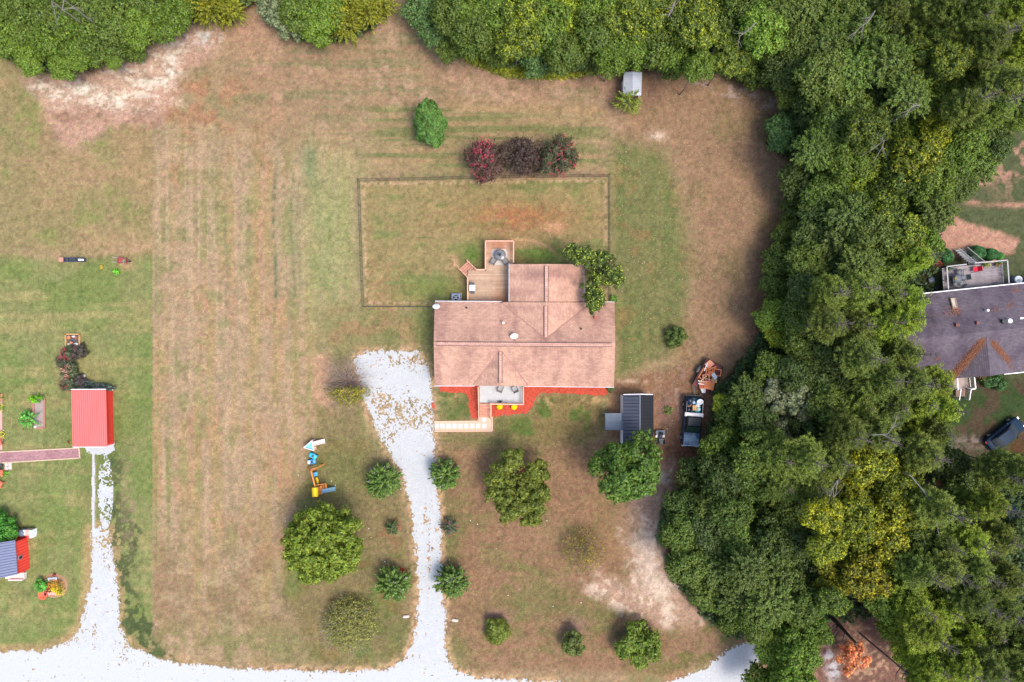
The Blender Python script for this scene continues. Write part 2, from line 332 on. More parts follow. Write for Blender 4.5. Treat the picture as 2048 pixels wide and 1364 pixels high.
    f = pm(u, v, [(872,780),(950,780),(940,840),(872,842)], 6) + pm(u, v, [(990,835),(1060,830),(1085,795),(1200,795),(1205,870),(1150,890),(990,866)], 8)
    mix((128,126,74), f * .95); mix((104,124,58), f * ss(n2, .45, .6) * .8); mix((172,130,92), f * ss(n2, .62, .5) * ss(u, 980, 1100) * .4)
    mix((212,172,122), ss(n3, .45, .62) * (bl(u, v, 900, 790, 22, 8) + bl(u, v, 1095, 802, 18, 10) + bl(u, v, 1185, 800, 30, 7)))
    f = pm(u, v, [(640,800),(720,820),(760,890),(800,960),(812,1010),(822,1080),(826,1250),(800,1310),(760,1325),(640,1325),(560,1200),(600,1000)], 20)
    mix((142,126,84), f * .8); mix((118,130,68), f * ss(n2*.5+n1*.5, .47, .6) * .85); mix((156,112,80), f * ss(n2, .56, .7) * .5)
    mix((118,126,68), (bl(u, v, 690, 940, 60, 60) + bl(u, v, 800, 1270, 30, 40)) * .6)
    # sandy track at the lower right
    g = pm(u + 30*(n2-.5), v + 30*(n2-.5), [(1255,1000),(1310,930),(1350,930),(1335,1020),(1320,1080),(1345,1150),(1410,1205),(1420,1245),(1380,1258),(1280,1245),(1170,1175),(1200,1140),(1262,1170),(1250,1100),(1244,1050)], 19)
    mix((206,166,142), g * .85); mix((236,208,184), g * ss(fbm(u, v, 26, 26, 151, 4, .7), .5, .62) * .9); mix((242,214,192), (bl(u, v, 1296, 1110, 22, 50) + bl(u, v, 1320, 1170, 30, 20)) * .85)
    g = pm(u + 30*(n2-.5), v, [(1180,1000),(1260,980),(1280,1150),(1180,1160)], 20); mix((162,124,88), g*.6*ss(n3,.3,.6))
    g = pm(u, v, [(1400,1240),(1470,1280),(1430,1320),(1320,1350),(1300,1340)], 14); mix((166,130,100), g * .7); mix((128,122,70), g * ss(n2, .5, .62) * .8)
    # verges
    dd = sdist(u, v, DRIVE); ve = ss(dd, 12 + 8*n2, 2) * ss(u, 420, 560)
    mix((206,166,124), ve * ss(ft*.5 + n3, .5, .9)); mix((196,160,116), ss(dd, 16 + 10*n2, 4) * ss(u - 0, 560, 250) * .8)
    mix((210,166,130), bl(u, v, 735, 800, 6, 60) * .8); mix((196,168,128), bl(u, v, 810, 820, 60, 90) * .9); mix((140,136,90), bl(u, v, 810, 820, 60, 90) * ss(n3, .5, .6) * .8)
    # dark weeds along the neighbours' drive
    wd = pm(u + 40*(n2-.5) + 12*(n3-.5), v, [(215,900),(248,920),(240,1000),(285,1060),(278,1110),(255,1160),(290,1230),(320,1290),(360,1325),(270,1300),(236,1200),(232,1100),(215,1000)], 6)
    mix((92,104,62), wd * ss(n3 + .3*(n2-.5), .38, .52)); mix((166,140,112), bl(u, v, 258, 1000, 18, 110) * ss(n3, .45, .65) * .8)
    mix((186,160,110), bl(u, v, 172, 1180, 12, 120) * .8); mix((120,128,74), bl(u, v, 205, 960, 30, 60) * .6)
    mix((206,184,150), bl(u, v, 188, 990, 4, 90) * .9)
    # right-hand neighbours: clay and dark grass
    g = pm(u, v, [(1780,240),(2400,200),(2400,1000),(1880,1000),(1790,500)], 20)
    mix((98,104,70), g); mix((204,152,128), g * pm(u + 30*(n2-.5), v + 30*(n2-.5), [(1870,470),(1905,430),(1945,450),(2035,475),(2030,500),(1990,520),(1870,520)], 6))
    mix((190,142,120), g * (ss(n2, .5, .6) * bl(u, v, 2030, 320, 50, 60) + bl(u, v, 2030, 410, 60, 5) + bl(u, v, 1965, 367, 14, 4) + bl(u, v, 1945, 405, 14, 5) + bl(u, v, 2000, 350, 60, 7)*ss(n3, .4, .6)))
    lo = ss(v, 740, 780) * g; mix((92,74,58), lo * .9); mix((66,88,46), lo * ss(n2, .42, .6) * .9); mix((146,128,118), lo * bl(u, v, 1945, 885, 50, 14) * ss(n3, .3, .55)); mix((110,62,44), lo*bl(u, v, 2035, 900, 20, 30)*.8)
    # woodland floor
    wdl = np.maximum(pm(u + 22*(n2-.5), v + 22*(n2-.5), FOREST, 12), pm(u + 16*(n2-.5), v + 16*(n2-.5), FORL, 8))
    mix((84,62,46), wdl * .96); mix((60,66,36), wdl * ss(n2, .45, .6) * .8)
    g = pm(u, v, [(1620,1240),(1740,1225),(1775,1260),(1790,1320),(1850,1400),(1620,1400)], 14)
    mix((140,102,88), g); mix((202,158,128), g * ss(n3*.6+n2*.4, .52, .62) * .8); mix((206,200,202), g * 1.2 * (bl(u, v, 1660, 1312, 12, 10) + bl(u, v, 1668, 1340, 14, 20)) * ss(n3, .35, .5)); mix((92,68,64), g * bl(u, v, 1725, 1240, 40, 22) * .7)
    # red mulch spilled here and there
    for cx, cy, r in ((1020,955,9),(1045,940,7),(792,1046,7),(803,1142,8)): mix((196,62,46), bl(u, v, cx, cy, r) * 1.2 * ss(n3, .3, .5))
    for cx, cy, r in ((995,1240,28),(1150,1250,26)): mix((170,130,116), np.clip(bl(u, v, cx, cy, r, r*.8, 2), 0, 1) * .85 * ss(n3, .25, .5))
    mix((206,158,128), pm(u + 16*(n2-.5), v + 16*(n2-.5), [(622,715),(660,700),(668,760),(660,820),(630,800)], 8) * .7)
    mix((150,130,104), bl(u, v, 690, 760, 26, 50) * .7); mix((206,160,124), bl(u, v, 252, 529, 15, 10) * .85)
    g5 = fbm(u, v, 13, 13, 171, 3, .7); w5 = ss(g5, .56, .72)[..., None]; col = col * (1 - .16*w5*np.array([1.1, .7, 1.0])); g6 = ss(fbm(u, v, 16, 16, 181, 3, .7), .58, .74)[..., None]; col = col * (1 + .13*g6*np.array([1.1, .9, .8]))
    col = col * (1 + .22 * (n3 - .5) + .42 * (ft - .5))[..., None] * (1 + .14*(n2-.5))[..., None]
    return np.clip(col, .01, .8)

def axis(lo, hi, step, out, k):
    a = np.arange(lo, hi + step, step); e = np.array([8, 20, 45, 90, 160, 260, 400, 600, 900, 1400])[:k]
    return np.concatenate([a[0] - e[::-1], a, a[-1] + e])
def quad_grid(nx, ny):
    i, j = np.meshgrid(np.arange(nx-1), np.arange(ny-1)); a = (j*nx + i).ravel(); return np.stack([a, a+1, a+nx+1, a+nx], -1)
STEP = .125
xs = axis(-60, 60, STEP, 0, 10); ys = axis(-41, 41, STEP, 0, 10)
X, Y = np.meshgrid(xs, ys); U = (X / K + 1024).astype(np.float32); V_ = (682 - Y / K).astype(np.float32)
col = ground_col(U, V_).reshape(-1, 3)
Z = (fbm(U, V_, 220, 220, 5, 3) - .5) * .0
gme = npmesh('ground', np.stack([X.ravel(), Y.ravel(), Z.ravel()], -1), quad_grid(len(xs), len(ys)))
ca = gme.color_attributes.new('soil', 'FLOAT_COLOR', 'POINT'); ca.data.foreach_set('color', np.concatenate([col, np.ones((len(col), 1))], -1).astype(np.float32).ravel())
gm = bpy.data.materials.new('grass_and_soil'); gm.use_nodes = True; n = gm.node_tree.nodes; L = gm.node_tree.links
b = n['Principled BSDF']; b.inputs['Roughness'].default_value = .95; b.inputs['Specular IOR Level'].default_value = .1
at = n.new('ShaderNodeAttribute'); at.attribute_name = 'soil'; tc = n.new('ShaderNodeTexCoord')
nz = n.new('ShaderNodeTexNoise'); nz.inputs['Scale'].default_value = 7; nz.inputs['Detail'].default_value = 4; nz.inputs['Roughness'].default_value = .75; L.new(tc.outputs['Object'], nz.inputs['Vector'])
mr = n.new('ShaderNodeMapRange'); mr.inputs[1].default_value = .3; mr.inputs[2].default_value = .7; mr.inputs[3].default_value = .6; mr.inputs[4].default_value = 1.4; L.new(nz.outputs[0], mr.inputs[0])
sc = n.new('ShaderNodeVectorMath'); sc.operation = 'SCALE'; L.new(at.outputs['Color'], sc.inputs[0]); L.new(mr.outputs[0], sc.inputs['Scale'])
nz2 = n.new('ShaderNodeTexNoise'); nz2.inputs['Scale'].default_value = 3.2; nz2.inputs['Detail'].default_value = 5; L.new(tc.outputs['Object'], nz2.inputs['Vector'])
hs = n.new('ShaderNodeHueSaturation'); hm = n.new('ShaderNodeMapRange'); hm.inputs[1].default_value = .3; hm.inputs[2].default_value = .7; hm.inputs[3].default_value = .475; hm.inputs[4].default_value = .53
L.new(nz2.outputs[0], hm.inputs[0]); L.new(hm.outputs[0], hs.inputs['Hue']); L.new(sc.outputs[0], hs.inputs['Color']); hs.inputs['Saturation'].default_value = .97; L.new(hs.outputs[0], b.inputs['Base Color'])
bp = n.new('ShaderNodeBump'); bp.inputs['Strength'].default_value = .5; bp.inputs['Distance'].default_value = .05; L.new(nz.outputs[0], bp.inputs['Height']); L.new(bp.outputs[0], b.inputs['Normal'])
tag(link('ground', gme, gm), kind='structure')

def patch(name, x0, x1, y0, y1, step, z, m, fn, kind='structure', wob=.3):
    """sheet made of the small cells where fn(u,v) > 0: ragged natural edges"""
    u = np.arange(x0, x1 + step, step, dtype=np.float32); v = np.arange(y0, y1 + step, step, dtype=np.float32)
    Uu, Vv = np.meshgrid(u, v); q = quad_grid(len(u), len(v)); cu = (Uu[:-1, :-1] + step/2).ravel(); cv = (Vv[:-1, :-1] + step/2).ravel()
    q = q[fn(cu, cv) > 0]; used, inv = np.unique(q.ravel(), return_inverse=True)
    r = np.random.RandomState(5); px = Uu.ravel()[used] + (r.rand(len(used)) - .5)*step*wob; py = Vv.ravel()[used] + (r.rand(len(used)) - .5)*step*wob
    me = npmesh(name, np.stack([(px - 1024)*K, (682 - py)*K, np.full(len(used), z)], -1), inv.reshape(-1, 4)[:, ::-1])
    return tag(link(name, me, m), kind=kind)
gravel = mat('white_gravel', (.385, .395, .40), rough=.95, var=.17, scale=5, bump=.5, col2=(.42, .42, .42))
gravel2 = mat('grey_gravel', (.41, .41, .415), rough=.95, var=.2, scale=5, bump=.4)
def f_drive(u, v):
    n2 = fbm(u, v, 26, 26, 211, 4, .65); n3 = fbm(u, v, 8, 8, 223, 3, .7); n4 = vnoise(u, v, 2.6, 2.6, 229); d = -sdist(u, v, DRIVE)
    m = ss(d + 12*(n3-.5) + 12*(n2-.5) + 9*(n4-.5) - 1.5, -4, 4) - .5
    weeds = (bl(u, v, 760, 800, 26, 36) * .8 + bl(u, v, 815, 830, 50, 40) * 1.1 + bl(u, v, 800, 722, 70, 14) * .8 + bl(u, v, 780, 870, 18, 26) * .8 + bl(u, v, 838, 715, 18, 26) * .6
             + bl(u, v, 858, 1120, 4, 60) * .9 + bl(u, v, 850, 1030, 6, 30) * .7 + bl(u, v, 190, 1270, 5, 40) * .9 + bl(u, v, 140, 1270, 24, 20) * .9 + bl(u, v, 215, 1080, 26, 60) * .9 + bl(u, v, 250, 1290, 22, 26) * .8
             + bl(u, v, 862, 780, 9, 120) * .5 + ss(n2, .3, .8) * .12 + bl(u, v, 810, 1310, 26, 16) * .5 + bl(u, v, 900, 1320, 16, 26) * .5)
    return m - ss(weeds * .46 + (n3 - .5) * .65 + (n2-.5)*.35 + (n4-.5)*.8, .45, .5)
road_split = lambda v: v > 1330
patch('gravel_driveway', 700, 1000, 690, 1355, 1.3, .006, gravel, lambda u, v: np.where(v < 1334 + 30*(fbm(u, v, 9, 9, 7, 3)-.5), f_drive(u, v), -1))
patch('gravel_road', -60, 1130, 1240, 1420, 1.8, .010, mat('bright_gravel', (.405, .415, .42), rough=.95, var=.14, scale=4, bump=.4), lambda u, v: np.where(((v >= 1328 + 30*(fbm(u, v, 9, 9, 7, 3)-.5)) & (u > 700)) | ((v > 1296 + 26*(fbm(u, v, 9, 9, 9, 3)-.5)) & (u <= 700)), f_drive(u, v), -1))
def f_nd(u, v):
    n3 = fbm(u, v, 7, 7, 263, 3, .7)*.6 + vnoise(u, v, 2.6, 2.6, 267)*.4; n2 = fbm(u, v, 18, 22, 261, 3)
    tr = (bl(u, v, 187 + 3*(n2-.5), 985, 3.2, 110, 2) * (.75 + .8*n3) + bl(u, v, 211, 985, 17, 80, 2) * ss(n3*.7+n2*.3, .38, .5) + bl(u, v, 198, 902, 26, 7, 2) * ss(n3, .2, .5) * 1.3) * (v > 893)
    return np.maximum(np.where(v > 1040, f_drive(u, v), -1), np.where(v < 1075, tr - .5, -1)) * 1.0
patch('neighbour_driveway', 60, 400, 890, 1318, 1.5, .008, gravel, lambda u, v: np.where(v <= 1302 + 26*(fbm(u, v, 9, 9, 9, 3)-.5), f_nd(u, v), -1))
patch('woodside_road', 1240, 1720, 1250, 1420, 1.8, .008, gravel2, lambda u, v: -sdist(u, v, DRIVE2) + 14*(fbm(u, v, 9, 9, 281, 4, .7) - .5) + 7*(vnoise(u, v, 2.6, 2.6, 287)-.5))
mulch = mat('red_mulch', (.46, .07, .04), rough=.95, var=.5, scale=14, bump=.9, col2=(.30, .045, .025))
def f_mulch(u, v):
    w = 5*(fbm(u, v, 6, 6, 301, 2) - .5)
    a = -sdist(u, v, [(880,768),(957,768),(957,837),(944,835),(939,822),(937,796),(930,786),(880,784)])
    c_ = -sdist(u, v, [(982,806),(1046,806),(1046,768),(1214,768),(1214,788),(1205,793),(1150,788),(1080,785),(1071,795),(1067,812),(1050,827),(1020,830),(985,833)])
    e = -sdist(u, v, [(862,805),(868,803),(869,818),(863,814)])
    return np.maximum(np.maximum(a, c_), e) + w
patch('mulch_bed', 855, 1220, 764, 842, 1.1, .03, mulch, f_mulch)
# ------------------------------------------------------------------ plants
LEAF = leaf_mat('leaves'); NEEDLE = leaf_mat('needles', trans=.15, hue=.03, vlo=.6, vhi=1.45, clump=.5)
YELLEAF = leaf_mat('yellowing_leaves', clump=.8, tint=(3.5, 2.7, .9), vlo=.6, vhi=1.4, hi=1.32)
DENSE = leaf_mat('evergreen_leaves', trans=.12, vlo=.65, vhi=1.35)
TIPS = leaf_mat('turning_leaves', clump=1.6, tint=(2.9, 1.05, .6))
BARK = mat('bark', (.16, .13, .11), rough=.95, var=.3, scale=6); GREYBARK = mat('grey_bark', (.42, .40, .37), rough=.9, var=.2, scale=6)
def flower_mat(name, c1): return mat(name, c1, rough=.7, var=.3, scale=30)
PINKF = flower_mat('crimson_blossom', (.46, .035, .08)); WHITEF = flower_mat('pale_blossom', (.75, .66, .68)); REDF = flower_mat('red_blossom', (.65, .05, .03))
ORF = flower_mat('orange_blossom', (.75, .22, .03)); YELF = flower_mat('yellow_blossom', (.85, .62, .0))
def unit(a): return a / (np.linalg.norm(a, axis=-1, keepdims=True) + 1e-9)
def rdir(r, n): return unit(r.normal(size=(n, 3)))
def leaves(Cn, N, s, asp=.62, r=None, tang=None):
    n = len(Cn); s = np.broadcast_to(s, (n,))[:, None]; q = rdir(r, n) if tang is None else tang
    t = unit(q - N * (q*N).sum(-1, keepdims=True)); b_ = np.cross(N, t)
    V = np.stack([Cn + t*s, Cn + b_*s*asp, Cn - t*s, Cn - b_*s*asp], 1).reshape(-1, 3)
    return V, np.arange(4*n).reshape(n, 4)
def tufted(r, cen, nrm, k, spread, ls, asp=.62):
    """k leaves round every tuft centre"""
    c_ = np.repeat(cen, k, 0); d = rdir(r, len(c_)); N = unit(np.repeat(nrm, k, 0)*.9 + d*.75 + np.array([0, 0, .35]))
    return leaves(c_ + d*spread*r.rand(len(c_), 1)**.5, N, ls*(.7 + .6*r.rand(len(c_))), asp, r)
def lobes(r):
    a, b_, c_ = r.rand(3)*6.28; return lambda th: 1 + .13*np.sin(2*th+a) + .11*np.sin(3*th+b_) + .08*np.sin(5*th+c_)
def crown_broad(seed, R=4., hz=2.9, nb=38, ntuft=2100, k=7, ls=.15, spread=.24, low=-.3, brange=(.22, .38), gap=.0, flat=.8, lob=1.):
    r = np.random.RandomState(seed); f = lobes(r); i = np.arange(nb) + .5; z = 1 - (1-low)*i/nb; ph = i*2.39996 + r.rand(nb)*.9
    q = np.sqrt(np.clip(1-z*z, 0, 1)); D = np.stack([q*np.cos(ph), q*np.sin(ph), z], -1); D = unit(D + .22*r.normal(size=D.shape))
    sc = (.60 + .2*r.rand(nb)) * (1-lob + lob*f(np.arctan2(D[:, 1], D[:, 0]))); cen = D * sc[:, None] * np.array([R, R, hz]); cen[:, 2] += (r.rand(nb)-.5)*hz*.25
    rb = R * (brange[0] + (brange[1]-brange[0])*r.rand(nb)); keep = r.rand(nb) > gap; cen, rb, D = cen[keep], rb[keep], D[keep]
    p = rb**2/np.sum(rb**2); idx = r.choice(len(rb), ntuft, p=p); d = rdir(r, ntuft); d = unit(d + D[idx]*.45 + np.array([0, 0, .35]))
    rad = rb[idx]*(.42 + .66*r.rand(ntuft)**.8); out = r.rand(ntuft) < .16; rad = np.where(out, rad*1.25, rad)
    c_ = cen[idx] + d*rad[:, None]*np.array([1, 1, flat])
    V, F = tufted(r, c_, d, k, spread, ls)
    # inner leaves hiding the limbs
    m = ntuft // 2; ci = rdir(r, m)*np.array([R*.55, R*.55, hz*.5])*r.rand(m, 1)**.4; V2, F2 = tufted(r, ci, unit(ci + [0, 0, .5]), 2, .4, ls*1.5)
    return np.concatenate([V, V2]), np.concatenate([F, F2 + len(V)]), cen
def shrub_dense(seed, R, hz, n=9000, ls=.07, rough=.1, asp=.6):
    r = np.random.RandomState(seed); d = rdir(r, n); d[:, 2] = np.abs(d[:, 2])*1.05 - .12; f = lobes(r)
    lump = 1 + rough*(np.sin(d[:, 0]*7+r.rand()*6)*np.sin(d[:, 1]*8+r.rand()*6) + .6*np.sin(d[:, 2]*9+d[:, 0]*5)); th = f(np.arctan2(d[:, 1], d[:, 0]))**(.4 if rough < .15 else 1)
    c_ = d*(np.array([R, R, hz]))*(lump*th*(.82 + .2*r.rand(n)**.6))[:, None]; N = unit(d*.8 + rdir(r, n)*.6 + [0, 0, .35])
    return leaves(c_, N, ls*(.7+.6*r.rand(n)), asp, r)
def crown_sprays(seed, R, hz, ns=110, per=40, ls=.11, jit=.26, wdm=.6, asp=.34):
    """stems raying out of the middle, lined with narrow leaves (crape myrtle)"""
    r = np.random.RandomState(seed); i = np.arange(ns)+.5; z = 1-(1+.12)*i/ns; ph = i*2.39996; q = np.sqrt(np.clip(1-z*z, 0, 1))
    D = unit(np.stack([q*np.cos(ph), q*np.sin(ph), z], -1) + jit*r.normal(size=(ns, 3))); Ls = (.8+.3*r.rand(ns))*lobes(r)(ph % 6.283)**.5
    t = .35 + .65*r.rand(ns, per)**.7; c_ = (D*Ls[:, None])[:, None, :]*t[..., None]*np.array([R, R, hz]); c_ = c_.reshape(-1, 3); DD = np.repeat(D, per, 0)
    wid = .22*(1.15 - t.reshape(-1, 1)); c_ = c_ + rdir(r, len(c_))*wid*R*wdm
    N = unit(DD*.4 + np.array([0, 0, .9]) + rdir(r, len(c_))*.45); V, F = leaves(c_, N, ls*(.7+.6*r.rand(len(c_))), asp, r, DD*np.array([R, R, hz*.6])/R + rdir(r, len(c_))*.5)
    return V, F, D*Ls[:, None]*np.array([R, R, hz])
def crown_pine(seed, R=3.4, hz=6.5, nwh=11, tuftR=.42, nn=22, dens=1.):
    """whorls of boughs round a leader; needles in round tufts along the outer half of each bough. z 0 is the lowest bough"""
    r = np.random.RandomState(seed); tc_ = []; bo = []
    for wv in range(nwh):
        fz = (wv + .5)/nwh; z0 = fz*hz; L_ = R*(1 - fz)**.55*(.8+.35*r.rand()) if fz > .12 else R*.75; nbr = 5 if fz < .85 else 4; a0 = r.rand()*6.28
        for b_ in range(nbr):
            a = a0 + b_*6.283/nbr + r.normal()*.25; l = L_*(.65+.5*r.rand()); dr = np.array([math.cos(a), math.sin(a), 0])
            rise = l*(.18 + .3*r.rand()); tip = dr*l + [0, 0, z0+rise]; mid = dr*l*.55 + [0, 0, z0+rise*.3]
            bo.append((np.array([0, 0, z0]), mid, tip))
            for q in range(int((5 + l*6)*dens)):
                t = .35 + .7*r.rand()**.7; base = dr*l*t + [0, 0, z0 + rise*t**1.7]; side = np.array([-dr[1], dr[0], 0])*r.normal()*.42*l*(.4+.5*(1-abs(t-.7)))
                tc_.append(base + side + [0, 0, r.normal()*.16])
    tc_.append(np.array([0, 0, hz+.3])); tc_ = np.array(tc_); n = len(tc_); c_ = np.repeat(tc_, nn, 0); d = rdir(r, n*nn); d[:, 2] = np.abs(d[:, 2])*.9 + .05 - .25*r.rand(n*nn); d = unit(d)
    ln = tuftR*(.8+.4*r.rand(n*nn)); N = unit(np.cross(d, rdir(r, n*nn)) + [0, 0, .8]); V, F = leaves(c_ + d*ln[:, None]*.55, N, ln*.5, .17, r, d)
    # keep island randomness per tuft too: needles vary a little
    return V, F, bo
def twigs(seed, R, hz, n=60, r0=.02, sub=4, low=.15):
    r = np.random.RandomState(seed); mb = MB()
    for i in range(n):
        a = r.rand()*6.283; el = low + (1-low)*r.rand(); d = np.array([math.cos(a)*math.sqrt(1-el*el), math.sin(a)*math.sqrt(1-el*el), el]); L_ = .7+.35*r.rand()
        p = d*L_*[R, R, hz]; m = p*.5 + r.normal(size=3)*.06*R; mb.path([(0, 0, 0), m, p], [r0*1.6, r0, r0*.5], 4)
        for s in range(sub):
            t = .4+.55*r.rand(); b0 = m*(1-t)+p*t if t > .5 else m; e = b0 + (d + r.normal(size=3)*.6)*[R*.3, R*.3, hz*.25]; mb.tube(b0, e, r0*.6, r0*.3, 3, False)
    return mb
def trunk_mb(h, r0, targets, r, n=8, zoff=0):
    """tapered trunk with limbs running into the crown; origin on the ground"""
    mb = MB(); p = [np.array([0, 0, -.15])]; k = 5
    for i in range(1, k+1): p.append(np.array([r.normal()*.03*h*.5, r.normal()*.03*h*.5, h*i/k]))
    rs = [r0*1.35] + [r0*(1-.7*i/k) for i in range(1, k+1)]; mb.path(p, rs, n)
    for t in targets:
        f = .35 + .5*r.rand(); b0 = p[0]*(1-f) + p[-1]*f; j = min(k-1, int(f*k)); b0 = p[j] + (p[j+1]-p[j])*(f*k-j); t = np.array(t)
        m = b0*.45 + t*.55 + [0, 0, -.05*h]; mb.path([b0, m, t], [r0*.42, r0*.26, r0*.1], 6)
    return mb
rr = np.random.RandomState(99)
def make_variant(kind, seed):
    """one crown mesh (origin on the crown's middle, or base for pines) and one trunk mesh (origin on the ground)"""
    r = np.random.RandomState(seed + 500)
    if kind == 'broad' or kind == 'yellow':
        V, F, cen = crown_broad(seed); hc = 8.0; R = 4.
        tg = [c_ + [0, 0, hc] for c_ in cen[r.choice(len(cen), 9, replace=False)]]; tm = trunk_mb(hc, .17, tg, r)
    elif kind == 'airy':
        V, F, cen = crown_broad(seed, nb=30, ntuft=1500, k=7, brange=(.16, .28), gap=.1, spread=.26); hc = 8.0; R = 4.
        tg = [c_ + [0, 0, hc] for c_ in cen[r.choice(len(cen), 14, replace=False)]]; tm = trunk_mb(hc, .16, tg, r)
    elif kind == 'spray':
        V, F, D = crown_sprays(seed, 4., 2.9, ns=240, per=56, ls=.16, jit=.5, wdm=1.0, asp=.5); V += r.normal(size=(1, 3))*0; hc = 8.0; R = 4.; tm = trunk_mb(hc, .17, [d*.7 + [0, 0, hc] for d in D[::10]], r)
    elif kind == 'pine':
        V, F, bo = crown_pine(seed); V = V - [0, 0, 3.2]; hc = 8.5; R = 3.4; tm = MB(); tm.path([(0, 0, -.15), (.05, 0, 5), (0, .05, 10), (0, 0, hc+3.2)], [.2, .16, .11, .03], 8)
        for a, m, t in bo: tm.path([a+[0, 0, hc-3.2], m+[0, 0, hc-3.2], t+[0, 0, hc-3.2]], [.06, .045, .015], 4)
    elif kind == 'cedar':
        V, F, D = crown_sprays(seed, 2.6, 4.2, ns=170, per=46, ls=.12); hc = 3.2; R = 2.6; tm = trunk_mb(4.5, .16, [d*.6 + [0, 0, hc] for d in D[::14]], r)
    me = npmesh(kind + '_crown', V, F); tme = bpy.data.meshes.new(kind + '_trunk'); tme.from_pydata([tuple(p) for p in tm.v], [], tm.f); tme.polygons.foreach_set('use_smooth', tm.sm); tme.update()
    me.materials.append({'pine': NEEDLE, 'yellow': YELLEAF}.get(kind, LEAF)); tme.materials.append(BARK); return me, tme, hc, R
VAR = {k: [make_variant(k, s) for s in seeds] for k, seeds in {'broad': (1, 2, 3, 4), 'airy': (11, 12, 13), 'pine': (21, 22, 23, 24), 'cedar': (31, 32), 'yellow': (41, 42, 43), 'spray': (51, 52, 53)}.items()}
NAMES = {'spray': 'broadleaf_tree', 'yellow': 'broadleaf_tree', 'broad': 'broadleaf_tree', 'airy': 'broadleaf_tree', 'pine': 'pine_tree', 'cedar': 'cedar_tree'}
def tree(kind, u, v, rpx, zc, color, alpha, label, cat='tree', group=None, var=None, flat=1.0, name=None):
    me, tme, hc, R = VAR[kind][var if var is not None else rr.randint(len(VAR[kind]))]
    s = rpx * K * (H - zc) / H / R; x, y, _ = P(u, v, zc); rz = rr.rand()*6.28
    t = T(name or NAMES[kind], label, cat, (x, y, 0), rz, group)
    tr = link('trunk', tme, None, t); tr.scale = (s, s, zc/hc)
    cr = link('crown', me, None, t, (*color, alpha)); cr.location = (0, 0, zc); cr.scale = (s, s, s*flat)
    return t
# colours of the crowns (the leaves' own colour) and how far they have turned yellow
G_O = (.088, .132, .022); G_D = (.064, .100, .022); G_G = (.108, .172, .022); G_Y = (.170, .200, .022); G_YY = (.130, .165, .018); G_P = (.125, .170, .028); G_PB = (.175, .245, .024); G_C = (.165, .180, .014); G_B = (.085, .150, .042); G_GR = (.15, .18, .09)
KIND = {'o': ('broad', G_O, .0, 'mid-green broadleaf', 7.5), 'd': ('broad', G_D, -.1, 'dark green broadleaf', 5.5), 'g': ('broad', G_G, .1, 'fresh green broadleaf', 7.5), 'y': ('yellow', G_O, .30, 'yellow-green open-crowned', 9.0),
        'Y': ('yellow', G_YY, .37, 'strongly yellowing broadleaf', 10.), 'p': ('pine', G_P, 0., 'green tufted pine', 10.), 'P': ('pine', G_PB, .15, 'bright green tufted pine', 10.), 'c': ('cedar', G_C, .2, 'olive yellow cedar', 4.5),
        's': ('broad', G_O, .05, 'low spreading green', 3.2), 'l': ('broad', G_PB, .3, 'lime green leafy', 5.), 'B': ('broad', G_B, 0., 'bluish green rounded', 4.), 'e': ('airy', G_GR, .0, 'grey-green hazy', 5.5), 't': ('spray', G_O, .1, 'mid-green twiggy', 8.)}
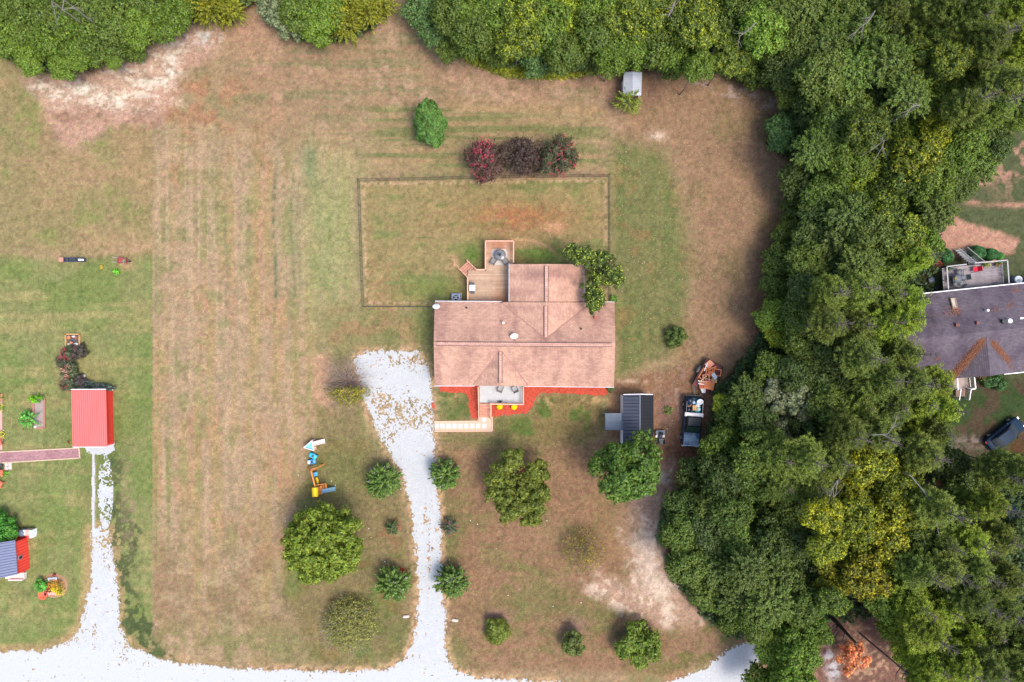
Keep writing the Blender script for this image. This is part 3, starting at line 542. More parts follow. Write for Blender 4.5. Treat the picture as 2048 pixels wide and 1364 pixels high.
RIGHT = '''-10,1440,50,y 18,1500,48,o 20,1560,48,t 15,1612,48,o 25,1668,50,o 10,1722,48,t 15,1775,46,p 22,1842,48,p 5,1900,46,p 20,1955,46,p 22,2020,50,P
65,1395,46,y 60,1452,50,t 70,1530,46,g 78,1590,48,o 85,1655,50,t 80,1722,52,o 78,1790,50,d 70,1868,44,p 62,1930,44,p 88,1985,44,p 90,2038,44,P
128,1400,34,g 112,1460,44,y 140,1512,42,s 140,1572,48,d 150,1640,50,o 150,1706,50,o 130,1770,52,o 125,1835,52,y 120,1900,44,y 150,1958,42,p 165,2012,44,p
185,1590,42,s 205,1632,48,d 215,1690,52,o 200,1760,52,d 195,1822,52,t 190,1885,46,g 215,1935,44,p 222,1990,40,p 235,2045,40,p
240,1610,38,d 265,1665,50,o 262,1735,50,y 262,1810,48,g 258,1868,34,Y 280,1925,50,g 262,1975,42,t 290,2000,34,d
265,1566,38,B 300,1628,46,o 318,1690,52,g 320,1765,50,y 318,1832,50,Y 325,1895,50,g 330,1950,46,t
355,1600,40,d 372,1655,50,o 370,1725,50,l 375,1795,48,y 372,1862,50,g 375,1918,40,t
415,1592,36,s 425,1640,46,d 430,1700,50,o 425,1765,50,y 430,1825,46,g 425,1872,38,t
470,1575,34,s 478,1625,44,d 480,1680,46,t 478,1745,50,o 475,1805,44,y 490,1848,36,g
525,1562,38,s 528,1612,44,o 530,1668,46,d 532,1725,46,o 528,1790,44,g 520,1838,38,P
575,1556,34,s 582,1600,40,d 590,1655,46,p 585,1712,50,p 590,1770,52,p 595,1818,40,P
625,1548,34,g 640,1600,36,o 645,1655,46,p 650,1712,48,p 645,1770,50,P 640,1815,44,P
672,1560,32,l 690,1610,42,o 700,1665,44,d 705,1720,46,p 700,1770,46,p 710,1815,34,p
725,1635,34,l 735,1545,36,o 745,1590,40,d 760,1655,44,d 765,1710,44,t 760,1765,50,p 765,1820,48,p 765,1870,40,P
785,1500,38,o 790,1548,42,e 800,1605,46,e 805,1660,44,o 812,1715,50,p 815,1775,52,p 812,1835,50,P 815,1890,36,P
812,1445,24,l 835,1468,38,s 845,1520,42,d 852,1575,48,e 858,1635,46,d 868,1690,48,p 872,1750,48,p 868,1812,48,P 862,1868,42,p
895,1445,46,g 928,2003,34,p 905,1500,46,o 912,1555,48,p 915,1612,50,p 920,1668,48,p 925,1735,46,Y 918,1790,42,o 905,1845,44,p 920,1895,38,d
945,1395,38,d 955,1445,46,d 965,1500,46,o 970,1560,48,p 970,1622,50,p 978,1685,44,Y 972,1745,46,Y 965,1798,42,Y 965,1925,42,d 950,1985,40,p 940,2035,46,p
1005,1368,34,d 1010,1415,44,o 1020,1470,48,o 1030,1530,48,d 1030,1590,46,o 1030,1645,46,Y 1035,1705,50,Y 1028,1768,50,Y 1020,1820,42,Y 1015,1870,44,p 1010,1925,44,p 1010,1980,40,P
1065,1362,40,o 1070,1415,46,d 1080,1475,48,o 1085,1535,48,d 1085,1598,46,d 1092,1655,44,Y 1092,1715,48,Y 1085,1775,50,Y 1080,1825,40,y 1080,1880,44,p 1078,1935,46,P 1080,1992,48,p 1065,2042,36,d
1125,1380,44,o 1130,1435,48,o 1140,1495,50,t 1145,1555,48,t 1148,1615,48,d 1150,1670,44,Y 1148,1725,46,Y 1140,1778,42,g 1140,1832,44,p 1142,1888,46,p 1140,1945,46,p 1150,2005,46,p
1185,1425,44,o 1195,1480,48,t 1200,1540,50,t 1205,1602,48,o 1205,1660,36,y 1195,1765,44,g 1200,1820,48,P 1205,1880,50,P 1205,1940,44,p 1215,2000,46,p
1232,1465,40,s 1250,1515,46,o 1262,1572,46,g 1255,1628,40,g 1250,1800,42,l 1262,1855,50,P 1268,1915,50,P 1262,1970,46,p 1275,2028,44,p
1300,1545,44,g 1310,1600,46,g 1302,1808,30,l 1322,1855,48,P 1328,1915,50,P 1325,1975,46,p 1335,2035,44,p
1362,1535,44,g 1370,1595,46,g 1375,1850,46,P 1380,1910,46,P 1380,1975,46,p 1385,2040,40,d'''
NTH = ['', 'first', 'second', 'third', 'fourth', 'fifth', 'sixth', 'seventh', 'eighth', 'ninth', 'tenth', 'eleventh', 'twelfth']
LEVEL = ['cut by the top edge', 'in the second row from the top', 'level with the small grey shed', 'just below the small grey shed', 'level with the lone oval evergreen',
 'level with the crape myrtle hedge', 'level with the rear fence line', 'level with the upper fenced yard', "level with the neighbours' bare clay", "level with the neighbours' rear deck", "level with the neighbours' rear gutter",
 'level with the house satellite dish', 'level with the house roof ridge', 'level with the loaded trailer', 'level with the pickup bed', 'level with the black shed', 'level with the pickup bonnet',
 'level with the tree by the shed', 'level with the orange swing set', 'level with the big round tree', 'level with the two lower myrtles', 'level with the twiggy olive bush', 'level with the clipped round bush',
 'level with the orange tree', 'cut by the bottom edge']
rows = [l.split() for l in RIGHT.split('\n')]
for ri, row in enumerate(rows):
    it = []
    for s in row:
        p = s.split(','); it.append((int(p[1]), int(p[0]), int(p[2]), p[3]))
    it.sort(); n_ = len(it)
    for i, (u, v, rp, k) in enumerate(it):
        kd, co, al, ds, zc = KIND[k]; dsn = ds + ' tree' if not ds.endswith(('pine', 'cedar')) else ds
        if k == 'o' and rr.rand() < .25: kd = 'spray'
        pos = (NTH[i+1] + ' from the left') if i < (n_+1)//2 else ((NTH[n_-i] + ' from the right') if n_-i > 1 else 'the rightmost')
        lvl = LEVEL[min(ri, len(LEVEL)-1)]
        j = rr.uniform(.8, 1.3); c2 = tuple(x*j*rr.uniform(.94, 1.06) for x in co)
        tree(kd, u + rr.normal()*3, v + rr.normal()*3, rp*rr.uniform(.84, 1.04), zc*rr.uniform(.72, 1.25)*(.68 if i == 0 and ri > 3 else 1), c2, al + rr.uniform(-.06, .08), f'{dsn}, {pos} {lvl}', group='trees of the right-hand wood')
TOP = '''845,15,38,B 872,60,32,B 905,95,30,s 900,20,42,o 950,70,40,o 945,15,40,g 985,105,32,s 1000,40,46,g 1035,80,40,y 1045,20,38,y 1070,115,36,B 1090,50,48,g 1125,105,38,o 1145,30,50,l 1165,95,34,d 1200,60,46,o 1205,15,44,g 1225,118,32,g 1255,95,42,g 1260,40,46,y 1300,20,44,y 1305,85,46,o 1335,130,30,s 1345,50,46,y 1352,100,40,g 1385,15,44,y'''
TL = '''15,15,44,o 28,75,42,g 60,118,30,g 70,45,46,o 100,85,40,g 128,135,26,g 120,30,48,t 160,75,44,g 165,115,28,g 185,20,48,t 205,85,40,o 228,125,14,g 240,40,46,o 262,92,30,s 285,55,38,g 300,12,42,o 335,45,36,g 360,18,34,g 420,15,40,c 462,22,30,c 395,5,34,c 555,15,40,e 585,50,32,e 600,20,40,o 640,55,34,g 650,15,44,g 690,50,36,c 700,8,40,c 740,25,34,c 765,4,30,c'''
for txt, where, grp in ((TOP, 'in the top middle wood', 'trees along the top edge'), (TL, 'in the top left wood', 'trees of the top left wood')):
    it = []
    for s in txt.split(): p = s.split(','); it.append((int(p[0]), int(p[1]), int(p[2]), p[3]))
    it.sort(); cnt = {}
    tot = {}
    for q in it: tot[q[3]] = tot.get(q[3], 0) + 1
    for u, v, rp, k in it:
        kd, co, al, ds, zc = KIND[k]; cnt[k] = cnt.get(k, 0) + 1; j = rr.uniform(.95, 1.25)
        dsn = ds + ' tree' if not ds.endswith(('pine', 'cedar')) else ds
        pos = 'the only one of its colour' if tot[k] == 1 else NTH[cnt[k]] + ' of its colour from the left'
        tree(kd, u, v, rp*1.08, zc*(.48 if grp.endswith('left wood') else .8), tuple(x*j for x in co), al + .08, f'{dsn}, {pos} {where}', group=grp)
# ------------------------------------------------------------------ undergrowth (uncountable)
def scatter_poly(pts, n, seed, x0, x1, y0, y1, extra=None):
    r = np.random.RandomState(seed); u = x0 + (x1-x0)*r.rand(n*4); v = y0 + (y1-y0)*r.rand(n*4); k = sdist(u, v, pts) < 0
    if extra is not None: k &= extra(u, v)
    return u[k][:n], v[k][:n], r
def undergrowth(name, pts, n, seed, box, zmax, ls, color, label=None, extra=None, alpha=0., mt=None):
    u, v, r = scatter_poly(pts, n, seed, *box, extra=extra); zz = zmax*(.12 + .88*r.rand(len(u))**1.3)*(.35 + 1.0*fbm(u, v, 26, 26, seed, 3))
    c_ = np.stack([(u-1024)*K, (682-v)*K, zz], -1); V, F = tufted(r, c_, np.tile([0, 0, 1.], (len(u), 1)), 6, .32, ls)
    o = link(name, npmesh(name, V, F), mt or LEAF, color=(*color, alpha)); return tag(o, kind='stuff')
nopen = lambda u, v: (sdist(u, v, [(1495,1270),(1560,1265),(1790,1215),(1800,1330),(1860,1400),(1480,1400),(1480,1300)]) > 0) & (sdist(u, v, [(1900,700),(2100,700),(2100,930),(1990,945),(1900,890)]) > 0)
undergrowth('undergrowth', FOREST, 26000, 61, (1330, 2100, -60, 1400), 2.2, .17, (.04, .07, .018), extra=lambda u, v: nopen(u, v) & (u > 1330))
undergrowth('undergrowth', FOREST, 5200, 62, (820, 1400, -60, 160), 2.0, .16, (.09, .13, .035), alpha=.1)
undergrowth('undergrowth', FORL, 6500, 63, (-60, 800, -60, 150), 1.8, .16, (.09, .13, .03), alpha=.1)
undergrowth('goldenrod_verge', [(905,95),(935,90),(1010,118),(1120,128),(1225,122),(1200,146),(1120,160),(1010,155),(940,128)], 2300, 64, (890, 1240, 80, 170), .9, .09, (.20, .23, .02), alpha=.35)
undergrowth('edge_weeds', [(1385,132),(1450,142),(1530,170),(1590,215),(1550,245),(1600,330),(1585,420),(1570,500),(1545,600),(1520,640),(1600,640),(1650,400),(1640,200),(1500,130)], 4200, 65, (1380, 1660, 120, 650), .8, .1, (.07, .12, .035))
undergrowth('edge_weeds', [(1430,770),(1460,760),(1500,690),(1540,650),(1560,760),(1480,900),(1420,960),(1340,1040),(1330,1090),(1310,1080),(1325,1010),(1395,920),(1415,850)], 3200, 66, (1300, 1570, 640, 1100), .9, .1, (.08, .125, .035))
# ------------------------------------------------------------------ trees and shrubs standing in the yards
def dots(seed, n, cen, rad, r_=None):      # blossom clusters as small faceted blobs
    r = np.random.RandomState(seed); d = rdir(r, n); V, F = leaves(cen + d*rad, unit(d + [0, 0, .6]), rad*.9, .8, r); return V, F
def single(name, label, cat, u, v, zbase_c, V, F, mtl, color, alpha=0, group=None, trunk=None, tm=BARK, extra=()):
    x, y, _ = P(u, v, zbase_c); t = T(name, label, cat, (x, y, 0), 0, group)
    if trunk: trunk.build('stems' if tm is not BARK else 'trunk', tm, t, world=False)
    o = link('crown', npmesh(name + '_crown', V, F), mtl, t, (*color, alpha)); o.location = (0, 0, zbase_c)
    for nm, VV, FF, mm in extra:
        e = link(nm, npmesh(nm, VV, FF), mm, t); e.location = (0, 0, zbase_c)
    return t
rs = np.random.RandomState(5)
def small_trunk(zc, r0, spread, n=7, seed=1, k=5):
    r = np.random.RandomState(seed); mb = MB()
    for i in range(n):
        a = i*6.283/n + r.rand(); m = (math.cos(a)*spread*.3, math.sin(a)*spread*.3, zc*.6); e = (math.cos(a)*spread, math.sin(a)*spread, zc*1.15)
        mb.path([(math.cos(a)*r0, math.sin(a)*r0, -.1), m, e], [r0, r0*.7, r0*.25], k)
    return mb
def one_trunk(zc, r0, spread, seed):
    r = np.random.RandomState(seed); return trunk_mb(zc, r0, [(math.cos(a)*spread*r.uniform(.5, 1), math.sin(a)*spread*r.uniform(.5, 1), zc*r.uniform(.9, 1.3)) for a in np.arange(10)*.628], r)
# oval evergreen behind the fence: two leaders
s_ = K*(H-3)/H
V, F = shrub_dense(301, 32*s_, 2.6, n=17000, ls=.085, rough=.13); r = np.random.RandomState(3)
V[:, 1] *= 1.28; V2, F2 = shrub_dense(302, 17*s_, 1.6, n=5000, ls=.09, rough=.2); V2 += [-.45, .9, 1.6]
single('evergreen_tree', 'lone dark green oval evergreen standing in the lawn behind the fence', 'tree', 862, 251, 2.2, np.concatenate([V, V2]), np.concatenate([F, F2+len(V)]), DENSE, (.075, .16, .03), .0, trunk=one_trunk(2.6, .14, .8, 3))
# crape myrtles with blossom along the fence
def bloom(seed, R, hz, n, rad, sel=None, up=.9):
    r = np.random.RandomState(seed); d = rdir(r, n*3); d[:, 2] = np.abs(d[:, 2])
    if sel is not None: d = d[sel(d)]
    d = d[:n]; base = d*[R, R, hz]*(.85+.2*r.rand(len(d), 1)); c_ = np.repeat(base, 6, 0) + r.normal(size=(len(d)*6, 3))*rad*1.3
    return leaves(c_, unit(rdir(r, len(c_))*.6 + [0, 0, 1]), rad*.55*(.6+.8*r.rand(len(c_))), .8, r)
for (u, v, ru, rv, co, nb, lab, sd) in ((974, 321, 39, 46, (.105, .062, .045), 70, 'crape myrtle full of crimson blossom, left end of the hedge on the rear fence', 41), (1043, 312, 49, 43, (.080, .052, .040), 0, 'dark purple leaved crape myrtle without blossom, middle of the fence hedge', 42), (1117, 313, 41, 45, (.085, .085, .042), 50, 'crape myrtle with scattered crimson blossom, right end of the rear fence hedge', 43)):
    s_ = K*(H-3)/H; R = ru*s_*.95; V, F, cen = crown_broad(sd, R, 2.3, nb=34, ntuft=1300, k=7, ls=.075, spread=.18, brange=(.2, .34)); V[:, 1] *= rv/ru
    V3, F3, D = crown_sprays(sd+5, R*1.03, 2.6, ns=90, per=26, ls=.08); V3[:, 1] *= rv/ru; V = np.concatenate([V, V3]); F = np.concatenate([F, F3+len(V)-len(V3)])
    ex = []
    if nb:
        B = bloom(sd, R*.98, 2.5, nb, .085, (lambda d: (d[:, 0] < .35)) if sd == 41 else (lambda d: d[:, 0]*.5 - d[:, 1]*.5 > -.35)); B[0][:, 1] *= rv/ru
        ex = [('blossoms', B[0], B[1], PINKF)]
    single('crape_myrtle', lab, 'tree', u, v, 2.7, V, F, LEAF, co, -.2, 'crape myrtle hedge on the rear fence', small_trunk(2.8, .07, R*.7, 8, sd), GREYBARK, ex)
# crape myrtles along the drive
for i, (u, v, rp, lab) in enumerate(((768, 960, 37, 'rounded green crape myrtle left of the drive, the upper one, nearest the swing set'), (890, 949, 31, 'rounded green crape myrtle right of the drive, the upper one, below the paved path'), (787, 1166, 35, 'rounded green crape myrtle left of the drive, the lower one, by red mulch'), (905, 1161, 34, 'rounded green crape myrtle overhanging the drive from the right, the lower one'))):
    zc = 1.3; R = rp*K*(H-zc)/H; V, F, D = crown_sprays(50+i, R, 2.2, ns=190, per=46, ls=.115, jit=.34, wdm=.7); B = bloom(50+i, R*.9, 2.0, 9, .06)
    single('crape_myrtle', lab, 'shrub', u, v, zc, V, F, LEAF, (.105, .18, .032), -.1, 'crape myrtles along the drive', small_trunk(zc, .05, R*.5, 7, i), GREYBARK, [('blossoms', B[0], B[1], WHITEF)])
for i, (u, v, rp, co, lab) in enumerate(((785, 1054, 16, (.09, .13, .045), 'small straggly crape myrtle left of the drive beside red mulch'), (899, 1052, 19, (.085, .10, .06), 'small reddish crape myrtle at the right edge of the drive'))):
    zc = .6; R = rp*K; V, F, D = crown_sprays(60+i, R, 1.0, ns=44, per=30, ls=.10); B = bloom(61+i, R, .9, 6, .08)
    single('crape_myrtle', lab, 'shrub', u, v, zc, V, F, LEAF, co, -.1, 'crape myrtles along the drive', small_trunk(zc, .03, R*.5, 5, i), GREYBARK, [('blossoms', B[0], B[1], PINKF)])
# big round tree, its leaf tips turning
zc = 4.2; R = 88*K*(H-zc)/H
V, F, cen = crown_broad(71, R*1.06, 3.4, nb=230, ntuft=5600, k=7, ls=.11, spread=.2, brange=(.09, .14), low=-.25, lob=.25)
single('maple_tree', 'large round dense green tree with orange-tipped leaves, below the swing set', 'tree', 648, 1086, zc, V, F, TIPS, (.15, .21, .024), .16, trunk=one_trunk(4.5, .26, 3.2, 8))
# tall tree by the black shed
zc = 6.0; R = 72*K*(H-zc)/H
V, F, cen = crown_broad(72, R, 3.6, nb=46, ntuft=3300, k=7, ls=.125, spread=.22, brange=(.17, .3))
single('shade_tree', 'tall dense green tree whose crown overhangs the lower end of the black shed', 'tree', 1252, 940, zc, V, F, LEAF, (.085, .155, .024), .12, trunk=one_trunk(6.4, .24, 3, 9))
# split-crowned tree with mulch showing through
zc = 3.6; s_ = K*(H-zc)/H; VV = []; FF = []; o = 0; tg = []
for j, (du, dv, ru) in enumerate(((-22, -42, 34), (-8, -62, 22), (-36, -18, 30), (-34, 18, 32), (-6, 30, 34), (22, 4, 32), (38, -32, 28), (28, 34, 34), (24, 62, 20), (44, 10, 24), (-20, 48, 24))):
    V, F, cen = crown_broad(80+j, ru*s_*.9, 1.5, nb=14, ntuft=430, k=7, ls=.105, spread=.2, brange=(.3, .45)); V += [du*s_, -dv*s_, .4*math.sin(j*2)]
    VV.append(V); FF.append(F+o); o += len(V); tg.append((du*s_*.8, -dv*s_*.8, zc+.5))
single('ornamental_tree', 'wide irregular green tree with gaps showing red mulch, right of the drive', 'tree', 1036, 974, zc, np.concatenate(VV), np.concatenate(FF), TIPS, (.13, .16, .024), .10, trunk=trunk_mb(3.2, .16, tg, np.random.RandomState(4)))
# sparse yellow-leaved trees and twiggy bushes
def sparse(name, label, u, v, rp, zc, hz, ntw, nlv, co, al, seed, tm, ls=.07, sel=None, cat='tree'):
    R = rp*K*(H-zc)/H; tw = twigs(seed, R, hz, ntw, .018 if rp > 40 else .013); r = np.random.RandomState(seed); d = rdir(r, nlv*3); d[:, 2] = np.abs(d[:, 2])
    if sel is not None: d = d[sel(d)]
    d = d[:nlv]; c_ = d*[R, R, hz]*(.45+.6*r.rand(len(d), 1)**.7); V, F = tufted(r, c_, d, 4, .16, ls)
    x, y, _ = P(u, v, zc); t = T(name, label, cat, (x, y, 0))
    tw.v = [(p[0], p[1], p[2]+.35) for p in tw.v]; tw.tube((0, 0, -.1), (0, 0, .6), .09, .06, 7); tw.build('branches', tm, t, world=False)
    o = link('crown', npmesh(name+'_leaves', V, F), LEAF, t, (*co, al)); o.location = (0, 0, .35 if hz > zc else zc*.5); return t
sparse('young_tree', 'thin half-bare tree with scattered yellow leaves on the brown lower lawn', 1168, 1105, 46, 2.0, 3.2, 46, 520, (.20, .17, .03), .3, 91, mat('tan_twigs', (.30, .22, .15), var=.2))
sparse('young_tree', 'dying tree of bare pinkish twigs, yellow-green leaves only below, left of the gravel pad', 690, 765, 50, 2.2, 3.2, 130, 760, (.22, .22, .02), .3, 92, mat('pink_twigs', (.33, .24, .20), var=.25), sel=lambda d: (d[:, 1] < -.25))
sparse('twiggy_bush', 'dull olive twiggy bush by the road, left of the drive mouth', 697, 1252, 56, 1.6, 2.6, 110, 4200, (.24, .24, .06), .12, 93, mat('olive_twigs', (.34, .31, .24), var=.2), ls=.062, cat='shrub')
# low bushes near the road
for i, (u, v, rp, hz, co, al, lab) in enumerate(((995, 1262, 26, 1.5, (.15, .19, .03), .15, 'small neatly round clipped bush, the first right of the drive mouth'), (1144, 1284, 27, 2.2, (.115, .15, .035), .2, 'medium upright olive green bush, the middle one of three along the road'), (1278, 1288, 50, 2.6, (.14, .21, .03), .15, 'large spreading bright green bush, rightmost of three along the road'))):
    zc = .9 + .3*i; R = rp*K*(H-zc)/H; V, F, cen = crown_broad(100+i, R, hz*.62, nb=(40, 18, 24)[i], ntuft=(1500, 800, 1900)[i], k=7, ls=.075 + .02*(i == 2), spread=.14, brange=((.14, .2), (.24, .36), (.2, .32))[i])
    if i == 0: V2, F2 = shrub_dense(7, R*.98, 1.2, 5000, .06, .05); F = np.concatenate([F, F2+len(V)]); V = np.concatenate([V, V2])
    single('round_bush', lab, 'shrub', u, v, zc, V, F, LEAF, co, al, 'bushes along the road', small_trunk(zc, .05, R*.6, 7, i))
V, F, cen = crown_broad(104, 22*K, .9, nb=16, ntuft=700, k=7, ls=.07, spread=.13, brange=(.25, .38)); single('round_bush', 'small dark green bush alone in the lawn between the house and the wood', 'shrub', 1351, 673, .8, V, F, LEAF, (.085, .13, .028), -.1, None, small_trunk(.8, .04, .8, 6, 4))
V, F, D = crown_sprays(105, 30*K*.95, 1.9, ns=60, per=40, ls=.10); single('feathery_tree', 'small feathery yellow-green tree growing against the grey shed', 'tree', 1254, 207, 1.6, V, F, LEAF, (.17, .22, .03), .15, None, one_trunk(1.6, .06, .7, 5))
V, F, D = crown_sprays(106, 11*K, .5, ns=26, per=24, ls=.06); single('small_plant', 'small green plant in the bare ground between the black shed and the truck', 'plant', 1336, 820, .25, V, F, LEAF, (.11, .20, .03), .1)
V, F, D = crown_sprays(107, 7*K, .4, ns=20, per=20, ls=.08); single('leafy_plant', 'bright green leafy plant by the red wheelbarrow', 'plant', 234, 543, .25, V, F, LEAF, (.14, .42, .04), .0)
V, F, D = crown_sprays(108, 5*K, .2, ns=14, per=16, ls=.05); single('yellow_plant', 'tiny yellow plant in the lawn between trough and wheelbarrow', 'plant', 203, 535, .12, V, F, LEAF, (.38, .30, .04), .3)
V, F, D = crown_sprays(109, 9*K, .5, ns=20, per=20, ls=.09); single('small_plant', 'small green plant at the rear right corner of the house', 'plant', 1228, 598, .3, V, F, LEAF, (.12, .26, .03), .1)
V, F, D = crown_sprays(110, 9*K, .4, ns=20, per=20, ls=.07); single('small_plant', 'low green clump at the front right corner of the house', 'plant', 1221, 778, .2, V, F, LEAF, (.07, .14, .04), .0)
# tree leaning over the rear roof, pale yellow leaves
zc = 5.0; s_ = K*(H-zc)/H; VV = []; FF = []; o = 0; tg = []
for j, (du, dv, ru) in enumerate(((-50, -44, 16), (-28, -36, 20), (-6, -30, 22), (10, -12, 24), (26, -2, 22), (40, 6, 16), (2, 10, 24), (-8, 34, 22), (4, 48, 16), (-6, 62, 15), (18, -34, 18))):
    V, F, cen = crown_broad(120+j, ru*s_, 1.2, nb=10, ntuft=150, k=6, ls=.095, spread=.18, brange=(.3, .5)); V += [du*s_, -dv*s_, .5*math.sin(j*1.7)]
    VV.append(V); FF.append(F+o); o += len(V); tg.append((du*s_*.8, -dv*s_*.8, zc+.4))
V = np.concatenate(VV); F = np.concatenate(FF); k_ = np.random.RandomState(1).rand(len(F)) < .27
r = np.random.RandomState(9); b_ = np.concatenate(VV)[::4]; sel = r.rand(len(b_)) < .075; b_ = b_[sel]; b_ = b_[b_[:, 2] > .25] + [0, 0, .12]; Vy, Fy = leaves(b_, unit(rdir(r, len(b_))*.5 + [0, 0, 1]), .07, .75, r)
YLEAF = mat('yellow_green_leaf', (.40, .46, .04), rough=.6, var=.2)
single('walnut_tree', 'dark tree speckled with yellow leaves over the rear right corner of the house', 'tree', 1192, 550, zc, V, F, LEAF, (.075, .115, .022), .15, trunk=trunk_mb(4.6, .18, tg, np.random.RandomState(14)), extra=[('yellow_leaves', Vy, Fy, YLEAF)])
# orange tree and bare leaning trunk at the lower right
zc = 2.4; R = 31*K*(H-zc)/H; V, F, cen = crown_broad(130, R, 1.7, nb=30, ntuft=620, k=5, ls=.085, spread=.24, brange=(.14, .24), gap=.3); V[:, 1] *= 1.3
single('autumn_tree', 'small tree with vivid orange autumn leaves by the woodside road', 'tree', 1702, 1311, zc, V, F, TIPS, (.62, .25, .10), -.3, None, one_trunk(2.6, .08, 1.0, 6))
t = T('dead_tree', 'bare dark leaning trunk with a few dead limbs above the orange tree', 'tree', (*P(1655, 1226)[:2], 0)); mb = MB()
a, b_, c_ = (Vector(P(1655, 1226, 0)), Vector(P(1676, 1248, 4.0)), Vector(P(1713, 1288, 9.5))); mb.path([a, b_, c_], [.26, .22, .10], 9)
for q in (((1674, 1247), (1662, 1258), (1654, 1267)), ((1675, 1248), (1674, 1262), (1664, 1275)), ((1690, 1264), (1684, 1284), (1668, 1292))):
    mb.path([Vector(P(*q[0], 4.2)), Vector(P(*q[1], 5.0)), Vector(P(*q[2], 5.6))], [.08, .05, .02], 5)
mb.build('trunk', mat('dark_bark', (.07, .055, .05), var=.4, scale=8), t)
# bare grey limbs poking out of the wood
for i, (pts, z, lab) in enumerate((([(1512, 45), (1495, 62), (1480, 72), (1476, 88)], 11, 'bare forked white limb above the leafy crowns, over the upper middle of the wood'), ([(1750, 22), (1738, 42), (1720, 55), (1708, 68)], 11, 'fan of bare grey twigs in the wood near the top edge'),
        ([(1840, 210), (1826, 212), (1815, 224)], 13, 'short bent bare limb left of the strongest yellow crown'), ([(1350, 4), (1344, 22), (1336, 34), (1348, 6)], 11, 'bare white limbs at the top edge above the grey shed'), ([(1665, 1007), (1672, 985), (1675, 960), (1660, 985)], 12.5, 'bent bare limb between the pine crown and the yellowing crowns'),
        ([(103, 2), (108, 18), (112, 33)], 9.5, 'bare white limb in the top left wood, the left one'), ([(128, 0), (124, 20), (150, 14)], 9.5, 'bare white limbs in the top left wood, the right one'), ([(1742, 300), (1756, 290), (1768, 280), (1764, 300)], 12, 'tangle of bare twigs in a gap among the yellowing crowns'),
        ([(1820, 950), (1850, 985), (1878, 1040)], 12, 'long bare trunk leaning between pine crowns at the right'), ([(1745, 870), (1775, 868), (1790, 848), (1793, 830)], 13, 'crooked bare bough showing among the pine crowns below the neighbours roof'))):
    q = [Vector(P(a_, b2, z + .3*k)) for k, (a_, b2) in enumerate(pts)]; t = T('bare_branch', lab, 'dead limb', (q[0].x, q[0].y, 0)); mb = MB(); mb.path([Vector((q[0].x, q[0].y, 0)), q[0]], [.12, .05], 6); mb.path(q, [.05] + [.035]*(len(q)-2) + [.015], 5); r = random.Random(i)
    for k in range(1, len(q)):
        for _ in range(4):
            d = (q[k]-q[k-1]); e = q[k] + Vector((r.uniform(-1, 1), r.uniform(-1, 1), r.uniform(-.2, .3))) * .8 + d*.4; mb.tube(q[k]*.6 + q[k-1]*.4, e, .022, .008, 4, False)
    mb.build('limb', mat('dead_wood', (.20, .18, .16)), t)
# ------------------------------------------------------------------ shared materials
WHITE = mat('white_paint', (.78, .78, .78), rough=.5, var=.05); CREAM = mat('cream_siding', (.62, .56, .47), rough=.7, var=.06)
BLACK = mat('black_metal', (.02, .022, .025), rough=.4, var=.2); DKGREY = mat('charcoal', (.06, .065, .075), rough=.5, var=.2); GREY = mat('grey_metal', (.35, .37, .4), rough=.45, metal=.3, var=.15)
GLASS = mat('dark_glass', (.015, .02, .025), rough=.2, spec=.25, var=.1); RUB = mat('rubber', (.02, .02, .02), rough=.9); CHROME = mat('bright_metal', (.6, .6, .62), rough=.25, metal=.8)
REDW = mat('stained_timber', (.50, .24, .16), rough=.8, var=.25, scale=5); TANW = mat('pale_timber', (.62, .40, .27), rough=.85, var=.15, scale=4)
ORW = mat('orange_timber', (.60, .21, .05), rough=.7, var=.25, scale=5); BLUEP = mat('blue_plastic', (.05, .30, .62), rough=.35, var=.1); YELP = mat('yellow_plastic', (.85, .55, .0), rough=.4, var=.06)
TERRA = mat('terracotta', (.45, .17, .09), rough=.8, var=.15)
SHC, SHG, ST = alb((240,190,164)), alb((188,142,124)), ((.66, .61, .67), .46, .72, .55)
RX = pattern_mat('tan_shingles_main', SHC, SHG, 'x', .32, .145, .011, vc=.13, stain=ST, sstr=(1.1, .16, 1)); RY = pattern_mat('tan_shingles_wing', alb((242,192,166)), alb((200,150,130)), 'y', .32, .145, .011, vc=.13, stain=ST, sstr=(1.1, .2, 1))
VENT = pattern_mat('ridge_shingles', alb((244,190,170)), alb((150,104,94)), 'x', .26, 2, .012, vc=.12); VENTY = pattern_mat('ridge_shingles_wing', alb((244,190,170)), alb((150,104,94)), 'y', .26, 2, .012, vc=.12)
SHADOWGAP = mat('dark_shadow_gap', (.09, .055, .05), var=.1)  # dark strips painting in the shade beside ridge vents and at the roof step
# ------------------------------------------------------------------ the house
zE, zR = 2.9, 4.9
hx, hy, _ = P(1048, 688); house = T('house', 'long single-storey house with a pinkish tan shingle roof in the middle of the lawns', 'house', (hx, hy, 0))
def q(*a): return [P(*p) for p in a]
rf = MB(); rf.slab(q((869.5, 603, zE), (1229, 604.5, zE), (1230.5, 687, zR), (867.5, 684.5, zR)), .14); rf.slab(q((867.5, 684.5, zR), (1230.5, 687, zR), (1228, 774, zE), (869, 771, zE)), .14)
roof = rf.build('roof', RX, house)
c1 = MB(); zc_ = 4.62; e_ = .035
c1.slab(q((1092, 676, zc_+e_), (1092, 604.5, zc_+e_), (1001, 604, zE+e_)), .1); c1.slab(q((1092, 676, zc_+e_), (1182, 604.8, zE+e_), (1092, 604.5, zc_+e_)), .1)
c1.add(q((1001, 605, zE), (1182, 605.6, zE), (1092, 605.4, zc_-.05)), [(0, 1, 2), (2, 1, 0)]); c1.build('rear_cross_gable', RY, roof)
zw = 4.42; we = 2.95
